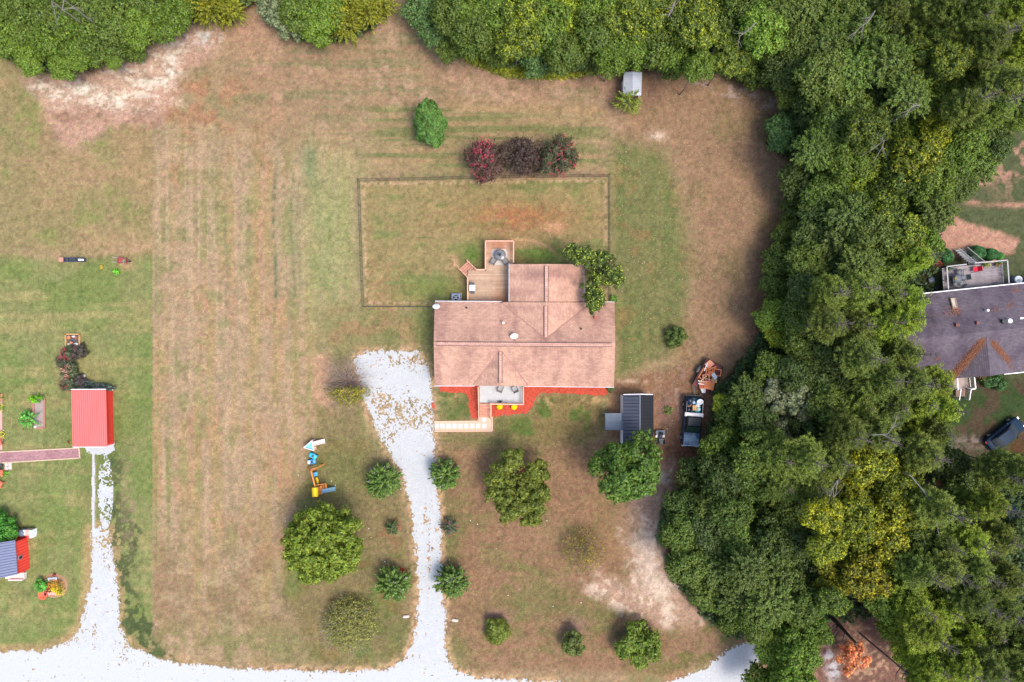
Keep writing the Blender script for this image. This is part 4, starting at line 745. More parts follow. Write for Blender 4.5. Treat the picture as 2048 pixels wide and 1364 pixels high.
c2 = MB(); c2.slab(q((1093, 528, zw), (1093, 604, zw), (1019, 604, we), (1020, 528.5, we)), .12); c2.slab(q((1093, 528, zw), (1166.5, 528.5, we), (1167, 604, we), (1093, 604, zw)), .12); c2.build('wing_roof', RY, roof)
zp = 4.5; c3 = MB(); c3.slab(q((1000, 699, zp+e_), (946, 770.5, zE+e_), (1001, 770.5, zp+e_)), .1); c3.slab(q((1000, 699, zp+e_), (1001, 770.5, zp+e_), (1057, 771.2, zE+e_)), .1)
c3.add(q((948, 769.5, zE), (1056, 770, zE), (1001, 769.5, zp-.04)), [(0, 1, 2), (2, 1, 0)]); c3.build('porch_gable', RY, roof)
def vent(a, b_, wd, m, nm='ridge_vent'):
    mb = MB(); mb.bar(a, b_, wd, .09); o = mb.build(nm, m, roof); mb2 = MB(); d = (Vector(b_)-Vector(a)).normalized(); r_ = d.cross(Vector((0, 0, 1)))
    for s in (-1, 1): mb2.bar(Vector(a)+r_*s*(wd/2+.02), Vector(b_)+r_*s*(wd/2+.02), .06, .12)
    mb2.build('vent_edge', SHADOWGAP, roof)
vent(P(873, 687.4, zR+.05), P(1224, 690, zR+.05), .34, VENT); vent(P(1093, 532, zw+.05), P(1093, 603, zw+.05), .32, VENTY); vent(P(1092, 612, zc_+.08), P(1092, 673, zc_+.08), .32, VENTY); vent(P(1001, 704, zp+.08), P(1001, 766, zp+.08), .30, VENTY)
vm = MB()
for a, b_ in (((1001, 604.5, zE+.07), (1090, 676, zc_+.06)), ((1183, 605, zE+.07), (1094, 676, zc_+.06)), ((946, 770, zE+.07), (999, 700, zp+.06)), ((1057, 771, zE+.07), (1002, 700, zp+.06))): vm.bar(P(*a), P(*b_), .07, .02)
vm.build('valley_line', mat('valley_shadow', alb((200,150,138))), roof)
sm = MB(); sm.bar(P(1001, 604.6, zE+.08), P(1182, 605.2, zE+.08), .1, .12); sm.build('step_shadow_strip', SHADOWGAP, roof)  # dark bar added for the shade at the step between the roofs
# walls with openings on the sides
wl = MB(); a = P(878, 763); b_ = P(1220, 612); wl.box(a[0], b_[0], a[1], b_[1], 0, zE-.08)
a = P(1024, 612); b_ = P(1162, 534); wl.box(a[0], b_[0], a[1], b_[1]-.0, 0, we-.1)
wl.add([P(1024, 534.2, we-.2), P(1162, 534.2, we-.2), P(1093, 534.2, zw-.12)], [(0, 1, 2), (2, 1, 0)])
for uu in (877.9, 1220.1): wl.add([P(uu, 612, zE-.1), P(uu, 763, zE-.1), P(uu, 687, zR-.17)], [(0, 1, 2), (2, 1, 0)])
wl.build('wall', CREAM, house)
for (u_, v_, fx, fy, zz, ww) in ((905, 763, 0, -1, 1.5, 1.2), (1100, 763, 0, -1, 1.5, 1.6), (1170, 763, 0, -1, 1.5, 1.6), (878, 650, -1, 0, 1.5, 1.1), (1220, 650, 1, 0, 1.5, 1.1), (1220, 720, 1, 0, 1.5, 1.1), (1060, 534, 0, 1, 1.5, 1.4), (1130, 534, 0, 1, 1.5, 1.4), (950, 612, 0, 1, 1.5, 1.2)):
    x, y, _ = P(u_, v_); hw = ww/2; fr = MB(); gl = MB(); o = .05
    if fx: fr.box(x-.02 if fx > 0 else x-o, x+o if fx > 0 else x+.02, y-hw, y+hw, zz-.65, zz+.65); gl.box(x-.02 if fx > 0 else x-o-.01, x+o+.01 if fx > 0 else x+.02, y-hw+.08, y+hw-.08, zz-.57, zz+.57)
    else: fr.box(x-hw, x+hw, y-.02 if fy > 0 else y-o, y+o if fy > 0 else y+.02, zz-.65, zz+.65); gl.box(x-hw+.08, x+hw-.08, y-.02 if fy > 0 else y-o-.01, y+o+.01 if fy > 0 else y+.02, zz-.57, zz+.57)
    w_ = fr.build('window', WHITE, house); gl.build('pane', GLASS, w_)
x, y, _ = P(1000, 763); MB().box(x-.5, x+.5, y-.06, y+.02, .9, 2.75).build('door', REDW, house)
for a, b_ in (((869, 771.8, zE-.06), (949, 772, zE-.06)), ((1047, 772.6, zE-.06), (1228, 774.6, zE-.06)), ((870, 602.2, zE-.06), (1004, 603, zE-.06)), ((1208, 603.8, zE-.06), (1229, 604, zE-.06)), ((1018.4, 528, we-.06), (1018, 604, we-.06)), ((1167.6, 528, we-.06), (1168, 604, we-.06))):
    g = MB(); g.bar(P(*a), P(*b_), .08, .1); g.build('gutter', mat('gutter_white', (.50, .50, .51)), house)
    g = MB(); n_ = max(3, int((Vector(P(*a))-Vector(P(*b_))).length/.9))
for uu, vv, zz in ((1009, 645.5, 4.0), (935, 615, 3.2), (1164.5, 657, 4.3)):
    g = MB(); c_ = P(uu-2, vv+.5, zz); 
    if uu == 1009: g.tube(c_, (c_[0], c_[1], c_[2]+.55), .09, .09, 12); g.tube((c_[0], c_[1], c_[2]+.5), (c_[0], c_[1], c_[2]+.62), .14, .14, 12); g.build('vent_pipe', mat('pale_pipe', (.66, .45, .40)), roof)
    else: g.tube(c_, (c_[0], c_[1], c_[2]+.32), .06, .06, 10); g.tube((c_[0], c_[1], c_[2]-.05), (c_[0], c_[1], c_[2]+.06), .11, .11, 10); g.build('vent_pipe', BLACK, roof)
g = MB(); c_ = P(1190, 635, 3.75); g.tube(c_, (c_[0], c_[1], c_[2]+.35), .15, .13, 10); g.build('chimney_pipe', mat('rusty_pipe', (.40, .10, .06), var=.3), roof)
def dish(u, v, z, rz, lab):
    t = T('satellite_dish', lab, 'dish', P(u, v, z), rz); pr = [(.0, .0), (.12, .015), (.25, .06), (.36, .13), (.40, .17)]
    d = MB(); d.lathe(pr + [(.38, .16), (.24, .08), (.0, .03)][:0], n=22); o = d.build('reflector', WHITE, t, world=False); o.rotation_euler = (R_(48), 0, 0); o.location = (0, 0, .45)
    m_ = MB(); m_.tube((0, 0, -.1), (0, .02, .42), .03, .03, 8); m_.tube((0, 0, .4), (0, -.55, .55), .015, .015, 6); m_.build('mast', GREY, t, world=False); m2 = MB(); m2.box(-.06, .06, -.62, -.5, .5, .6); m2.build('receiver', DKGREY, t, world=False); return t
dish(873.5, 616, 3.1, R_(175), 'white satellite dish on the rear left corner of the house roof'); dish(1028, 670, 4.55, R_(10), 'white satellite dish in the middle of the house roof above the ridge')
# ------------------------------------------------------------------ rear deck
DKM = pattern_mat('deck_boards', alb((234,200,170)), alb((160,118,96)), 'x', 4.0, .145, .012, vc=.14, stain=((.80, .52, .42), .45, .62, .30), sstr=(.8, .5, 1))
deckz = .95
dt = T('rear_deck', 'weathered red-brown timber deck behind the house with corner steps', 'deck', (*P(985, 560)[:2], 0))
fl = MB()
for c_ in (((936, 541), (1018, 541), (1018, 603), (936, 603)), ((971, 484), (1027, 484), (1027, 541), (971, 541))):
    fl.slab([P(*p, deckz) for p in c_][::-1], .12)
fl.build('deck_floor', DKM, dt)
wear = MB(); 
def rail(parent, pts, z0, h=.95, m=REDW, step=1.6, bal=True, nm='railing', capw=.12):
    r_ = MB()
    for (a, b2) in zip(pts[:-1], pts[1:]):
        A = Vector(a); B = Vector(b2); d = B - A; n_ = max(1, round(d.length/step)); up = Vector((0, 0, h))
        r_.bar(A+up, B+up, capw, .045); r_.bar(A+up*.14, B+up*.14, .05, .09)
        for i in range(n_+1): p = A + d*i/n_; r_.bar(p - Vector((0, 0, .0)), p+up, .09, .09, up=(0, 1, 0))
        if bal:
            k_ = max(2, int(d.length/.15))
            for i in range(k_): p = A + d*(i+.5)/k_; r_.bar(p+up*.16, p+up*.97, .035, .035, up=(0, 1, 0))
    return r_.build(nm, m, parent)
D_ = lambda *p: [Vector(P(u_, v_, deckz)) for u_, v_ in p]
RAILM = mat('rail_timber', (.66, .36, .25), rough=.8, var=.2)
rail(dt, D_((1027, 527), (1027, 484.5), (971.5, 484.5), (971.5, 541), (953, 541)), deckz, m=RAILM); rail(dt, D_((936.5, 557), (936.5, 602)), deckz, m=RAILM)
st = MB(); A0 = Vector(P(953, 541, 0)); B0 = Vector(P(936.5, 557, 0)); ax = (B0-A0).normalized(); out = Vector((-ax.y, ax.x, 0)); out = out if out.x < 0 else -out; wdt = (B0-A0).length
for i in range(5):
    z = deckz*(1-(i+1)/6); c_ = (A0+B0)/2 + out*(.15+.28*i); st.bar(c_ - ax*wdt/2 + Vector((0, 0, z)), c_ + ax*wdt/2 + Vector((0, 0, z)), .24, .05); 
st.build('step', REDW, dt)
for s in (A0, B0):
    r_ = MB(); e2 = s + out*1.45; r_.bar(s+Vector((0, 0, deckz+.9)), e2+Vector((0, 0, 1.0)), .1, .05); r_.bar(s, s+Vector((0, 0, deckz+.9)), .09, .09, up=(0, 1, 0)); r_.bar(e2, e2+Vector((0, 0, 1.0)), .09, .09, up=(0, 1, 0)); r_.bar(s+Vector((0, 0, deckz-.1)), e2+Vector((0, 0, .05)), .05, .22); r_.build('stair_rail', RAILM, dt)
pk = MB()
for u_, v_ in ((938, 543), (938, 601), (1016, 543), (973, 486), (1025, 486), (1025, 535)): x, y, _ = P(u_, v_); pk.box(x-.06, x+.06, y-.06, y+.06, -.1, deckz-.13)
pk.build('deck_post', REDW, dt)
x, y, _ = P(999, 516); rg = MB(); 
rg.slab([(x-.82, y-.88, deckz+.02), (x+.82, y-.88, deckz+.02), (x+.86, y+.6, deckz+.02), (x+.66, y+.86, deckz+.02), (x-.66, y+.86, deckz+.02), (x-.86, y+.6, deckz+.02)], .015); tag(rg.build('outdoor_rug', mat('grey_rug', (.46, .41, .36), var=.15, scale=8)), 'grey rug on the rear deck under the round patio table', 'rug')
x, y, _ = P(1000, 510, deckz+.7); t = T('patio_table', 'round glass patio table with a closed dark umbrella on the rear deck', 'table', (x, y, deckz+.02))
MB().lathe([(.0, .70), (.60, .70), (.62, .715), (.60, .73), (.0, .73)], n=32).build('table_top', mat('smoked_glass', (.16, .16, .17), rough=.15, var=.1), t, world=False)
mb = MB(); [mb.tube((.56*math.cos(a_), .56*math.sin(a_), .74), (.56*math.cos(a_+.2), .56*math.sin(a_+.2), .74), .016, .016, 5, False) for a_ in np.arange(0, 6.28, .2)]; [mb.bar((.08*math.cos(a_), .08*math.sin(a_), .745), (.58*math.cos(a_), .58*math.sin(a_), .745), .02, .01) for a_ in np.arange(0, 6.28, 1.047)]; mb.build('rim', BLACK, t, world=False)
for k in range(4): a_ = .78+k*1.571; MB().tube((.5*math.cos(a_), .5*math.sin(a_), 0), (.42*math.cos(a_), .42*math.sin(a_), .7), .02, .02, 8).build('leg', BLACK, t, world=False)
um = MB(); um.tube((0, 0, 0), (0, 0, 2.1), .022, .022, 8); um.lathe([(.03, .95), (.15, 1.0), (.13, 1.3), (.09, 1.8), (.02, 2.15)], n=10); um.build('umbrella', DKGREY, t, world=False)
def patio_chair(u, v, z, rz, lab, m=None, frame=BLACK, group=None, s=1.):
    t = T('patio_chair', lab, 'chair', P(u, v, z), rz, group); m = m or mat('mesh_fabric', (.19, .18, .17), var=.1)
    MB().box(-.25, .25, -.25, .25, .40, .435).build('seat', m, t, world=False)
    b2 = MB(); b2.bar((0, .26, .44), (0, .42, .95), .5, .03, up=(0, 1, 0)); b2.build('backrest', m, t, world=False)
    for sx in (-1, 1):
        f = MB(); f.bar((sx*.28, -.27, 0), (sx*.28, -.27, .62), .03, .03, up=(0, 1, 0)); f.bar((sx*.28, -.29, .63), (sx*.28, .36, .63), .05, .03); f.bar((sx*.28, .3, 0), (sx*.28, .43, .97), .03, .03, up=(0, 1, 0)); f.build('armrest', frame, t, world=False)
    if s != 1: t.scale = (s, s, s)
    return t
MF = mat('mesh_fabric', (.22, .20, .19), var=.1)
patio_chair(987, 523, deckz+.02, R_(150), 'grey mesh patio chair at the lower left of the round table', MF, group='chairs at the patio table'); patio_chair(1011, 523.5, deckz+.02, R_(215), 'grey mesh patio chair at the lower right of the round table', MF, group='chairs at the patio table')
x, y, _ = P(944.5, 576, deckz+.9); t = T('gas_grill', 'gas grill with a white lid and dark side shelves on the rear deck', 'grill', (x, y, deckz+.02), R_(90))
MB().box(-.32, .32, -.26, .26, .1, .82).build('cabinet', DKGREY, t, world=False); o = MB(); o.loft([(-.32, .30, .83, 1.12), (-.30, .31, .8, 1.15), (.30, .31, .8, 1.15), (.32, .30, .83, 1.12)], e=5); o = o.build('lid', WHITE, t, world=False); o.rotation_euler = (0, 0, R_(90))
for sx in (-1, 1): MB().box(min(sx*.34, sx*.6), max(sx*.34, sx*.6), -.24, .24, .8, .84).build('side_shelf', DKGREY, t, world=False)
MB().tube((-.28, -.35, .95), (.28, -.35, .95), .018, .018, 8).build('handle', GREY, t, world=False)
def ac(u, v, rz, lab, cyl=False):
    t = T('air_conditioner', lab, 'air conditioner', (*P(u, v, .8)[:2], 0), rz); m = mat('blue_grey_metal', (.22, .27, .36), rough=.5, metal=.2)
    if not cyl:
        MB().box(-.56, .56, -.5, .5, -.05, .05).build('pad', mat('concrete', (.5, .5, .5)), t, world=False); o = MB(); o.loft([(-.42, .50, .05, .85), (-.40, .52, .04, .87), (.40, .52, .04, .87), (.42, .50, .05, .85)], e=9); o.build('cabinet', m, t, world=False)
    else:
        o = MB(); o.lathe([(.42, 0), (.45, .05), (.45, .72), (.42, .78)], n=24); o.build('cabinet', m, t, world=False); MB().lathe([(.30, .78), (.43, .78), (.44, .82), (.30, .83)], n=24).build('cap', WHITE, t, world=False)
    z = .87 if not cyl else .79
    MB().lathe([(.0, z), (.29, z), (.30, z+.01), (.0, z+.012)], n=24).build('fan_well', BLACK, t, world=False)
    f = MB()
    for k in range(4): a_ = k*1.571+.4; f.slab([(.04*math.cos(a_), .04*math.sin(a_), z+.05), (.25*math.cos(a_), .25*math.sin(a_), z+.05), (.25*math.cos(a_+.7), .25*math.sin(a_+.7), z+.03), (.05*math.cos(a_+.9), .05*math.sin(a_+.9), z+.03)], .008)
    f.lathe([(.06, z+.02), (.06, z+.07), (.0, z+.08)], n=10); f.build('fan', GREY, t, world=False); return t
ac(912, 595, R_(0), 'square blue-grey air conditioner behind the house, left of the rear deck')
# ------------------------------------------------------------------ front porch
pz = .95; t = T('front_porch', 'front porch with pale floor, brown railings and steps down to the paved path', 'porch', (*P(1002, 790)[:2], 0))
MB().slab([P(u_, v_, pz) for u_, v_ in ((959, 770), (1047, 770), (1047, 807), (959, 805))][::-1], .15).build('porch_floor', mat('pale_floor', (.42, .42, .42), rough=.8, var=.12, scale=2), t)
G_ = lambda *p: [Vector(P(u_, v_, pz)) for u_, v_ in p]
rail(t, G_((1046.5, 774), (1046.5, 807.5), (981.5, 806.5)), pz, m=RAILM); rail(t, G_((957.5, 773), (958, 806)), pz, m=RAILM)
for i in range(5):
    s = MB(); z = pz*(1-(i+1)/6); v0 = 807 + i*5.6; a = P(959.5, v0+5.2, z); b_ = P(981, v0, z); s.box(a[0], b_[0], a[1], b_[1], max(0, z-.06), z); s.build('step', REDW, t)
for u_ in (957.6, 982):
    r_ = MB(); a = Vector(P(u_, 806, pz+.95)); b_ = Vector(P(u_, 836, 1.0)); r_.bar(a, b_, .11, .05); r_.bar(Vector(P(u_, 806, pz-.1)), Vector(P(u_, 836, .05)), .05, .25)
    for vv, zz in ((836, 0), (821, .4)): p = Vector(P(u_, vv, 0)); r_.bar(p, p+Vector((0, 0, 1.0+zz)), .09, .09, up=(0, 1, 0))
    r_.build('stair_rail', RAILM, t)
patio_chair(1001, 776, pz, R_(160), 'grey porch chair, the left of the two by the front wall', mat('grey_slats', (.34, .33, .33), var=.1), group='porch chairs'); patio_chair(1029.5, 777, pz, R_(205), 'grey porch chair, the right of the two by the front wall', mat('grey_slats', (.34, .33, .33), var=.1), group='porch chairs')
x, y, _ = P(1000, 803, pz); t = T('cat', 'black cat sitting on the front porch by the railing', 'cat', (x, y, pz), R_(90))
b2 = MB(); b2.loft([(-.20, .05, .02, .12), (-.15, .10, .0, .22), (-.02, .11, .0, .30), (.08, .09, .02, .34), (.13, .06, .20, .36), (.18, .065, .25, .40), (.24, .055, .26, .38), (.28, .025, .28, .34)], e=2.2)
for sx in (-1, 1): b2.tube((sx*.06, .08, .2), (sx*.06, .12, 0), .03, .02, 6); b2.slab([(sx*.02, .20, .38), (sx*.06, .20, .38), (sx*.045, .20, .45)], .01)
b2.path([(0, -.18, .06), (.12, -.26, .03), (.22, -.2, .03)], [.025, .02, .012], 6); b2.build('body', BLACK, t, world=False)
# flower pots, flag
for i, (u_, v_, lab) in enumerate(((999, 813, 'round ball of yellow mums in the red mulch, the left of two'), (1028, 813.5, 'round ball of yellow mums in the red mulch, the right of two'))):
    x, y, _ = P(u_, v_, .4); t = T('yellow_mums', lab, 'flowers', (x, y, 0), 0, 'yellow mums below the porch'); MB().lathe([(.16, .03), (.22, .25), (.2, .25)], n=14).build('pot', TERRA, t, world=False)
    r = np.random.RandomState(i); d = rdir(r, 1500); d[:, 2] = np.abs(d[:, 2]); V, F = leaves(d*[.34, .34, .3]*(.9+.15*r.rand(1500, 1)) + [0, 0, .25], unit(d + rdir(r, 1500)*.3), .045, .8, r); link('flower_head', npmesh('mums', V, F), YELF, t)
x, y, _ = P(1012, 807, pz+.6); t = T('flag', 'drooping grey and white flag on a thin pole leaning out from the porch railing', 'flag', (x, y, pz)); a = (0, 0, .5); e2 = Vector(P(1011, 833, 3.0)) - Vector((x, y, pz)); MB().tube(a, e2, .018, .014, 7).build('pole', mat('grey_pole', (.25, .22, .2)), t, world=False)
fb = MB(); rnd = random.Random(3); pr = []
for k in range(9): f_ = k/8; pr.append((Vector(a)*(1-(.72+.28*f_)) + e2*(.72+.28*f_)))
for k in range(8):
    p0, p1 = pr[k], pr[k+1]; s0 = .12*math.sin(k*1.9); s1 = .12*math.sin((k+1)*1.9); fb.add([p0, p1, p1+Vector((s1-.06, -.06, -.75)), p0+Vector((s0-.06, -.04, -.75))], [(0, 1, 2, 3)])
fb.build('cloth', mat('faded_cloth', (.42, .42, .44), var=.4, scale=12), t, world=False)
# ------------------------------------------------------------------ paved path
SAND = mat('tan_sand', (.50, .38, .28), rough=.95, var=.12, scale=6)
t = T('garden_path', 'sandy tan path edged with timber, from the drive to the porch steps', 'path', (*P(930, 852)[:2], 0))
sb = MB(); sb.slab([P(u_, v_, .035) for u_, v_ in ((869, 844), (957, 842.5), (957, 833), (983, 833), (985, 861), (870, 861.5))][::-1], .03); sb.build('sand_bed', SAND, t)
for a, b_ in (((869, 843.2), (958, 842)), ((958, 842), (958, 834)), ((984.3, 833), (984.8, 862)), ((984.8, 862), (869.5, 862.4))):
    e = MB(); e.bar(P(*a, .06), P(*b_, .06), .12, .12); e.build('edging', TANW, t)
PV = mat('white_paver', (.76, .72, .68), rough=.85, var=.06)
names_ = [(873.5, 'leftmost square white paver beside the drive')] + [(u_, f'square white paver in the path, {NTH[i+2]} from the drive') for i, u_ in enumerate((885.2, 897, 908.8, 920.6, 932.5, 944.5, 956.5, 968.5))]
for u_, lab in names_:
    x, y, _ = P(u_, 851.6); mb = MB(); mb.box(x-.2, x+.2, y-.22, y+.22, .03, .075); tag(mb.build('paving_stone', PV), lab, 'paving stone', 'square pavers of the garden path')
x, y, _ = P(968.5, 839); tag(MB().box(x-.2, x+.2, y-.2, y+.2, .03, .075).build('paving_stone', PV), 'square white paver nearest the porch steps, set off the row', 'paving stone', 'square pavers of the garden path')
# ------------------------------------------------------------------ chain link fence
t = T('chain_link_fence', 'black chain-link fence round the back yard', 'fence', (*P(960, 480)[:2], 0)); CHM = mat('black_wire', (.05, .045, .04), rough=.6, var=.2)
FP = [(868, 614), (728, 613.5), (719.5, 362.5), (800, 361), (960, 357), (1216.5, 353.5), (1217, 480), (1217.5, 603)]
for a, b_ in zip(FP[:-1], FP[1:]):
    A = Vector(P(*a)); B = Vector(P(*b_)); d = B-A; n_ = max(1, round(d.length/2.6)); up = Vector((0, 0, 1.22))
    rl = MB(); rl.tube(A+up, B+up, .018, .018, 6); rl.tube(A+Vector((0, 0, .06)), B+Vector((0, 0, .06)), .012, .012, 4); rl.build('top_rail', CHM, t)
    ms = MB(); k_ = int(d.length/.16)
    for i in range(k_):
        p = A + d*i/k_; q_ = A + d*min(1, (i+6.5)/k_); ms.bar(p+Vector((0, 0, .05)), q_+up*.98, .004, .004); ms.bar(p+up*.98, q_+Vector((0, 0, .05)), .004, .004)
    ms.build('wire_mesh', CHM, t)
    for i in range(n_): p = A + d*i/n_; MB().tube(p-Vector((0, 0, .1)), p+up+Vector((0, 0, .07)), .028, .028, 8).build('post', CHM, t)
# ------------------------------------------------------------------ sheds
def plane_roof(name, corners, t_, m, parent, nr, ribm=None, along=(0, 1), rw=.05, rh=.04):
    """sloping sheet between corners (eaveA, eaveB, ridgeB, ridgeA) with nr raised ribs running eave to ridge"""
    mb = MB(); mb.slab(corners, t_); o = mb.build(name, m, parent); a, b_, c_, d = [Vector(p) for p in corners]; r_ = MB()
    for i in range(nr):
        f = (i+.5)/nr; r_.bar(a.lerp(b_, f)+Vector((0, 0, rh/2)), d.lerp(c_, f)+Vector((0, 0, rh/2)), rw, rh)
    r_.build('roof_ribs', ribm or m, o); return o
def walls(x0, x1, y0, y1, z, m, parent, gable=None):
    mb = MB(); mb.box(x0, x1, y0, y1, 0, z)
    if gable:                           # ridge along y at x=gx, z=gz
        gx, gz = gable
        for y in (y0, y1): mb.add([(x0, y, z), (x1, y, z), (gx, y, gz)], [(0, 1, 2), (2, 1, 0)])
    return mb.build('wall', m, parent)
# black shed
ze, zr = 2.3, 2.95; BR = mat('black_roofing_lit', (.075, .082, .105), rough=.38, metal=.35, var=.12, scale=1.2); BR2 = mat('black_ribs', (.012, .014, .018), rough=.5); BDARK = BR
BLACKR = mat('black_roofing_shaded', (.012, .014, .02), rough=.4, metal=.2, var=.15)  # right slope: same roofing, its shade put into a darker colour
t = T('metal_shed', 'black ribbed metal shed with white walls to the right of the house', 'shed', (*P(1276, 840)[:2], 0))
plane_roof('roof', q((1246, 790, ze), (1246, 905, ze), (1280, 905, zr), (1280, 790, zr)), .06, BR, t, 17, BR2, rw=.05); plane_roof('roof', q((1307, 790, ze), (1307, 905, ze), (1280.2, 905, zr), (1280.2, 790, zr)), .06, BLACKR, t, 17, BR2)
MB().bar(P(1280, 789.5, zr+.03), P(1280, 905.5, zr+.03), .12, .04).build('ridge_cap', mat('slate_cap', (.13, .14, .17), rough=.7), t)
a = P(1245.5, 903, 0); b_ = P(1308, 793, 0); walls(P(1247.5, 0, ze)[0], P(1305, 0, ze)[0], P(0, 902, ze)[1], P(0, 793, ze)[1], ze-.04, WHITE, t, (P(1280, 0, zr)[0], zr-.1))
tr = MB(); tr.bar(P(1247, 789, ze), P(1280, 788.2, zr), .08, .1); tr.bar(P(1280, 788.2, zr), P(1305, 789, ze), .08, .1); tr.build('gable_trim', WHITE, t)
dk = MB(); x = P(1246, 0, ze)[0]
for v_ in (803, 826, 862, 880): y = P(0, v_, 1.2)[1]; dk.box(x-.30, x+.02, y-.12, y+.12, 0, 2.2)
tm_ = MB(); xx = P(1244.6, 0, 1.6)[0]
for v_ in np.arange(793, 903, 9.5): y0 = P(0, v_, 1.9)[1]; tm_.box(xx-.02, xx+.1, y0-.34, y0, 1.7+.1*math.sin(v_), 2.22)
tm_.build('white_siding', WHITE, t)
dr = MB(); y = P(0, 793, 1)[1]; xc = P(1276, 0, 1)[0]; dr.box(xc-.8, xc+.8, y, y+.06, .05, 2.0); dr.build('door', DKGREY, t)
LT = mat('grey_blue_sheet', alb((140,154,170)), rough=.5, metal=.15, var=.08)
t = T('lean_to', 'grey-blue corrugated awning on the left side of the black shed', 'awning', (*P(1227, 844)[:2], 0))
plane_roof('roof', q((1210.5, 860, 1.75), (1246, 860, 2.05), (1246, 826.5, 2.05), (1210.5, 826.5, 1.75)), .04, LT, t, 15, mat('grey_blue_ribs', (.11, .135, .165)), rw=.03, rh=.02)
for u_, v_ in ((1212, 829), (1212, 858)): x, y, _ = P(u_, v_, 1.7); MB().box(x-.05, x+.05, y-.05, y+.05, 0, 1.72).build('post', GREY, t)
# ribs of that awning run the long way in the picture: up and down, already eave to ridge
# small grey shed at the wood's edge
ze, zr = 2.0, 2.5; t = T('garden_shed', 'small weathered shed with pale grey ribbed roof at the edge of the wood', 'shed', (*P(1264, 170)[:2], 0)); SR = mat('weathered_sheet', (.38, .41, .47), rough=.6, var=.16, scale=2.2, col2=(.46, .47, .50))
plane_roof('roof', q((1246, 192, ze), (1247.5, 145, ze), (1264.5, 143, zr), (1264.5, 190, zr)), .05, SR, t, 14, mat('sheet_ribs', (.33, .35, .39)), rw=.03, rh=.015); plane_roof('roof', q((1282.5, 191, ze), (1284, 144.5, ze), (1264.8, 143, zr), (1264.8, 190, zr)), .05, SR, t, 14, mat('sheet_ribs', (.33, .35, .39)), rw=.03, rh=.015)
walls(P(1247.5, 0, ze)[0]+.1, P(1282, 0, ze)[0]-.1, P(0, 190.5, ze)[1], P(0, 146, ze)[1]-.3, ze-.05, WHITE, t, (P(1264.5, 0, zr)[0], zr-.08))
y = P(0, 190.5, ze)[1]; x = P(1267, 0, 1.5)[0]; MB().box(x-.5, x+.5, y-.03, y, 0, 1.85).build('door', mat('brown_door', (.10, .06, .04)), t)
# red shed
RM = mat('red_roofing', (.80, .135, .13), rough=.5, var=.05, scale=1.0); RM2 = mat('red_roofing_right', (.70, .05, .035), rough=.5, var=.06); RRIB = mat('red_ribs', (.62, .10, .09), rough=.5)
t = T('red_shed', 'open red metal-roofed shed at the end of the pink brick path', 'shed', (*P(186, 836)[:2], 0))
plane_roof('roof', q((142.5, 779.5, 2.6), (211.5, 779, 2.1), (214, 893, 2.1), (145.5, 893, 2.6)), .07, RM, t, 16, RRIB, rw=.045)
a, b_ = Vector(P(225.5, 780.5)), Vector(P(228.3, 887.5)); sw = MB(); sw.bar(a + Vector((-.03, 0, 1.0)), b_ + Vector((-.03, 0, 1.0)), .06, 2.0); sw = sw.build('side_wall', RM2, t); sr = MB()
for i in range(5): up = Vector((.01, 0, .3 + .35*i)); sr.bar(a + up, b_ + up, .04, .05)
sr.build('wall_ribs', mat('dark_red_ribs', (.50, .04, .03), rough=.5), sw)
e = MB(); e.bar(P(142, 778.7, 2.6), P(211.6, 778.3, 2.1), .06, .1); e.bar(P(145.3, 894, 2.6), P(214, 894, 2.1), .06, .1); e.bar(P(225.5, 779.8, .02), P(225.5, 779.8, 2.0), .07, .07, up=(0, 1, 0)); e.bar(P(228.3, 888.3, .02), P(228.3, 888.3, 2.0), .07, .07, up=(0, 1, 0)); e.build('white_trim', WHITE, t)
for u_, v_, zz in ((147, 783, 2.5), (149, 889, 2.5)): x, y, _ = P(u_, v_, zz); MB().box(x-.07, x+.07, y-.07, y+.07, 0, zz).build('post', WHITE, t)
a = P(149, 887, 2.5); b_ = P(218, 781, 2.0); w_ = MB(); w_.box(a[0]+.1, P(225, 0)[0]-.1, P(0, 780.5)[1]-.06, P(0, 780.5)[1], 0, 2.0); w_.build('wall', mat('red_siding', (.5, .06, .05)), t)
patch('shed_apron', 165, 232, 880, 906, 1.5, .012, gravel, lambda u, v: -sdist(u, v, [(170,884),(229,882),(229,900),(222,904),(198,906),(172,899)]) + 3*(fbm(u, v, 5, 5, 4, 2)-.5))
# blue and red building, lower left
t = T('barn', 'small barn with blue-grey roof and bright red end wall at the left edge', 'barn', (*P(10, 1115)[:2], 0))
BLR = mat('blue_grey_roofing', (.15, .17, .27), rough=.5, metal=.1, var=.08); rz_ = zr2 = 3.6
plane_roof('roof', q((-90, 1099, 3.4), (-84, 1174, 3.4), (35, 1149, 2.1), (30, 1080.5, 2.1)), .07, BLR, t, 13, mat('blue_ribs', (.07, .08, .12)), rw=.045)
A_, B_ = Vector(P(55.5, 1074.5)), Vector(P(60, 1137)); lv = Vector((-5.2, -.42, 0)); WR = mat('bright_red_siding', (.85, .07, .05), rough=.5, var=.05); wl = MB(); wl.slab([p + Vector((0, 0, 2.0)) for p in (A_, A_+lv, B_+lv, B_)], 2.0); wo = wl.build('wall', WR, t); wr_ = MB()
for i in range(11): p = A_.lerp(B_, (i+.5)/11); wr_.bar(p + Vector((.012, 0, .02)), p + Vector((.012, 0, 1.97)), .04, .024, up=(0, 1, 0))
wr_.build('wall_ribs', mat('bright_red_ribs', (.6, .05, .04)), wo); p = A_.lerp(B_, .52); sk = MB(); sk.bar(p + Vector((.03, .2, 1.35)), p + Vector((.03, -.2, 1.35)), .06, .55); sk.build('window', GREY, t); sk = MB(); sk.bar(p + Vector((.05, .14, 1.35)), p + Vector((.05, -.14, 1.35)), .05, .42); sk.build('pane', GLASS, t)
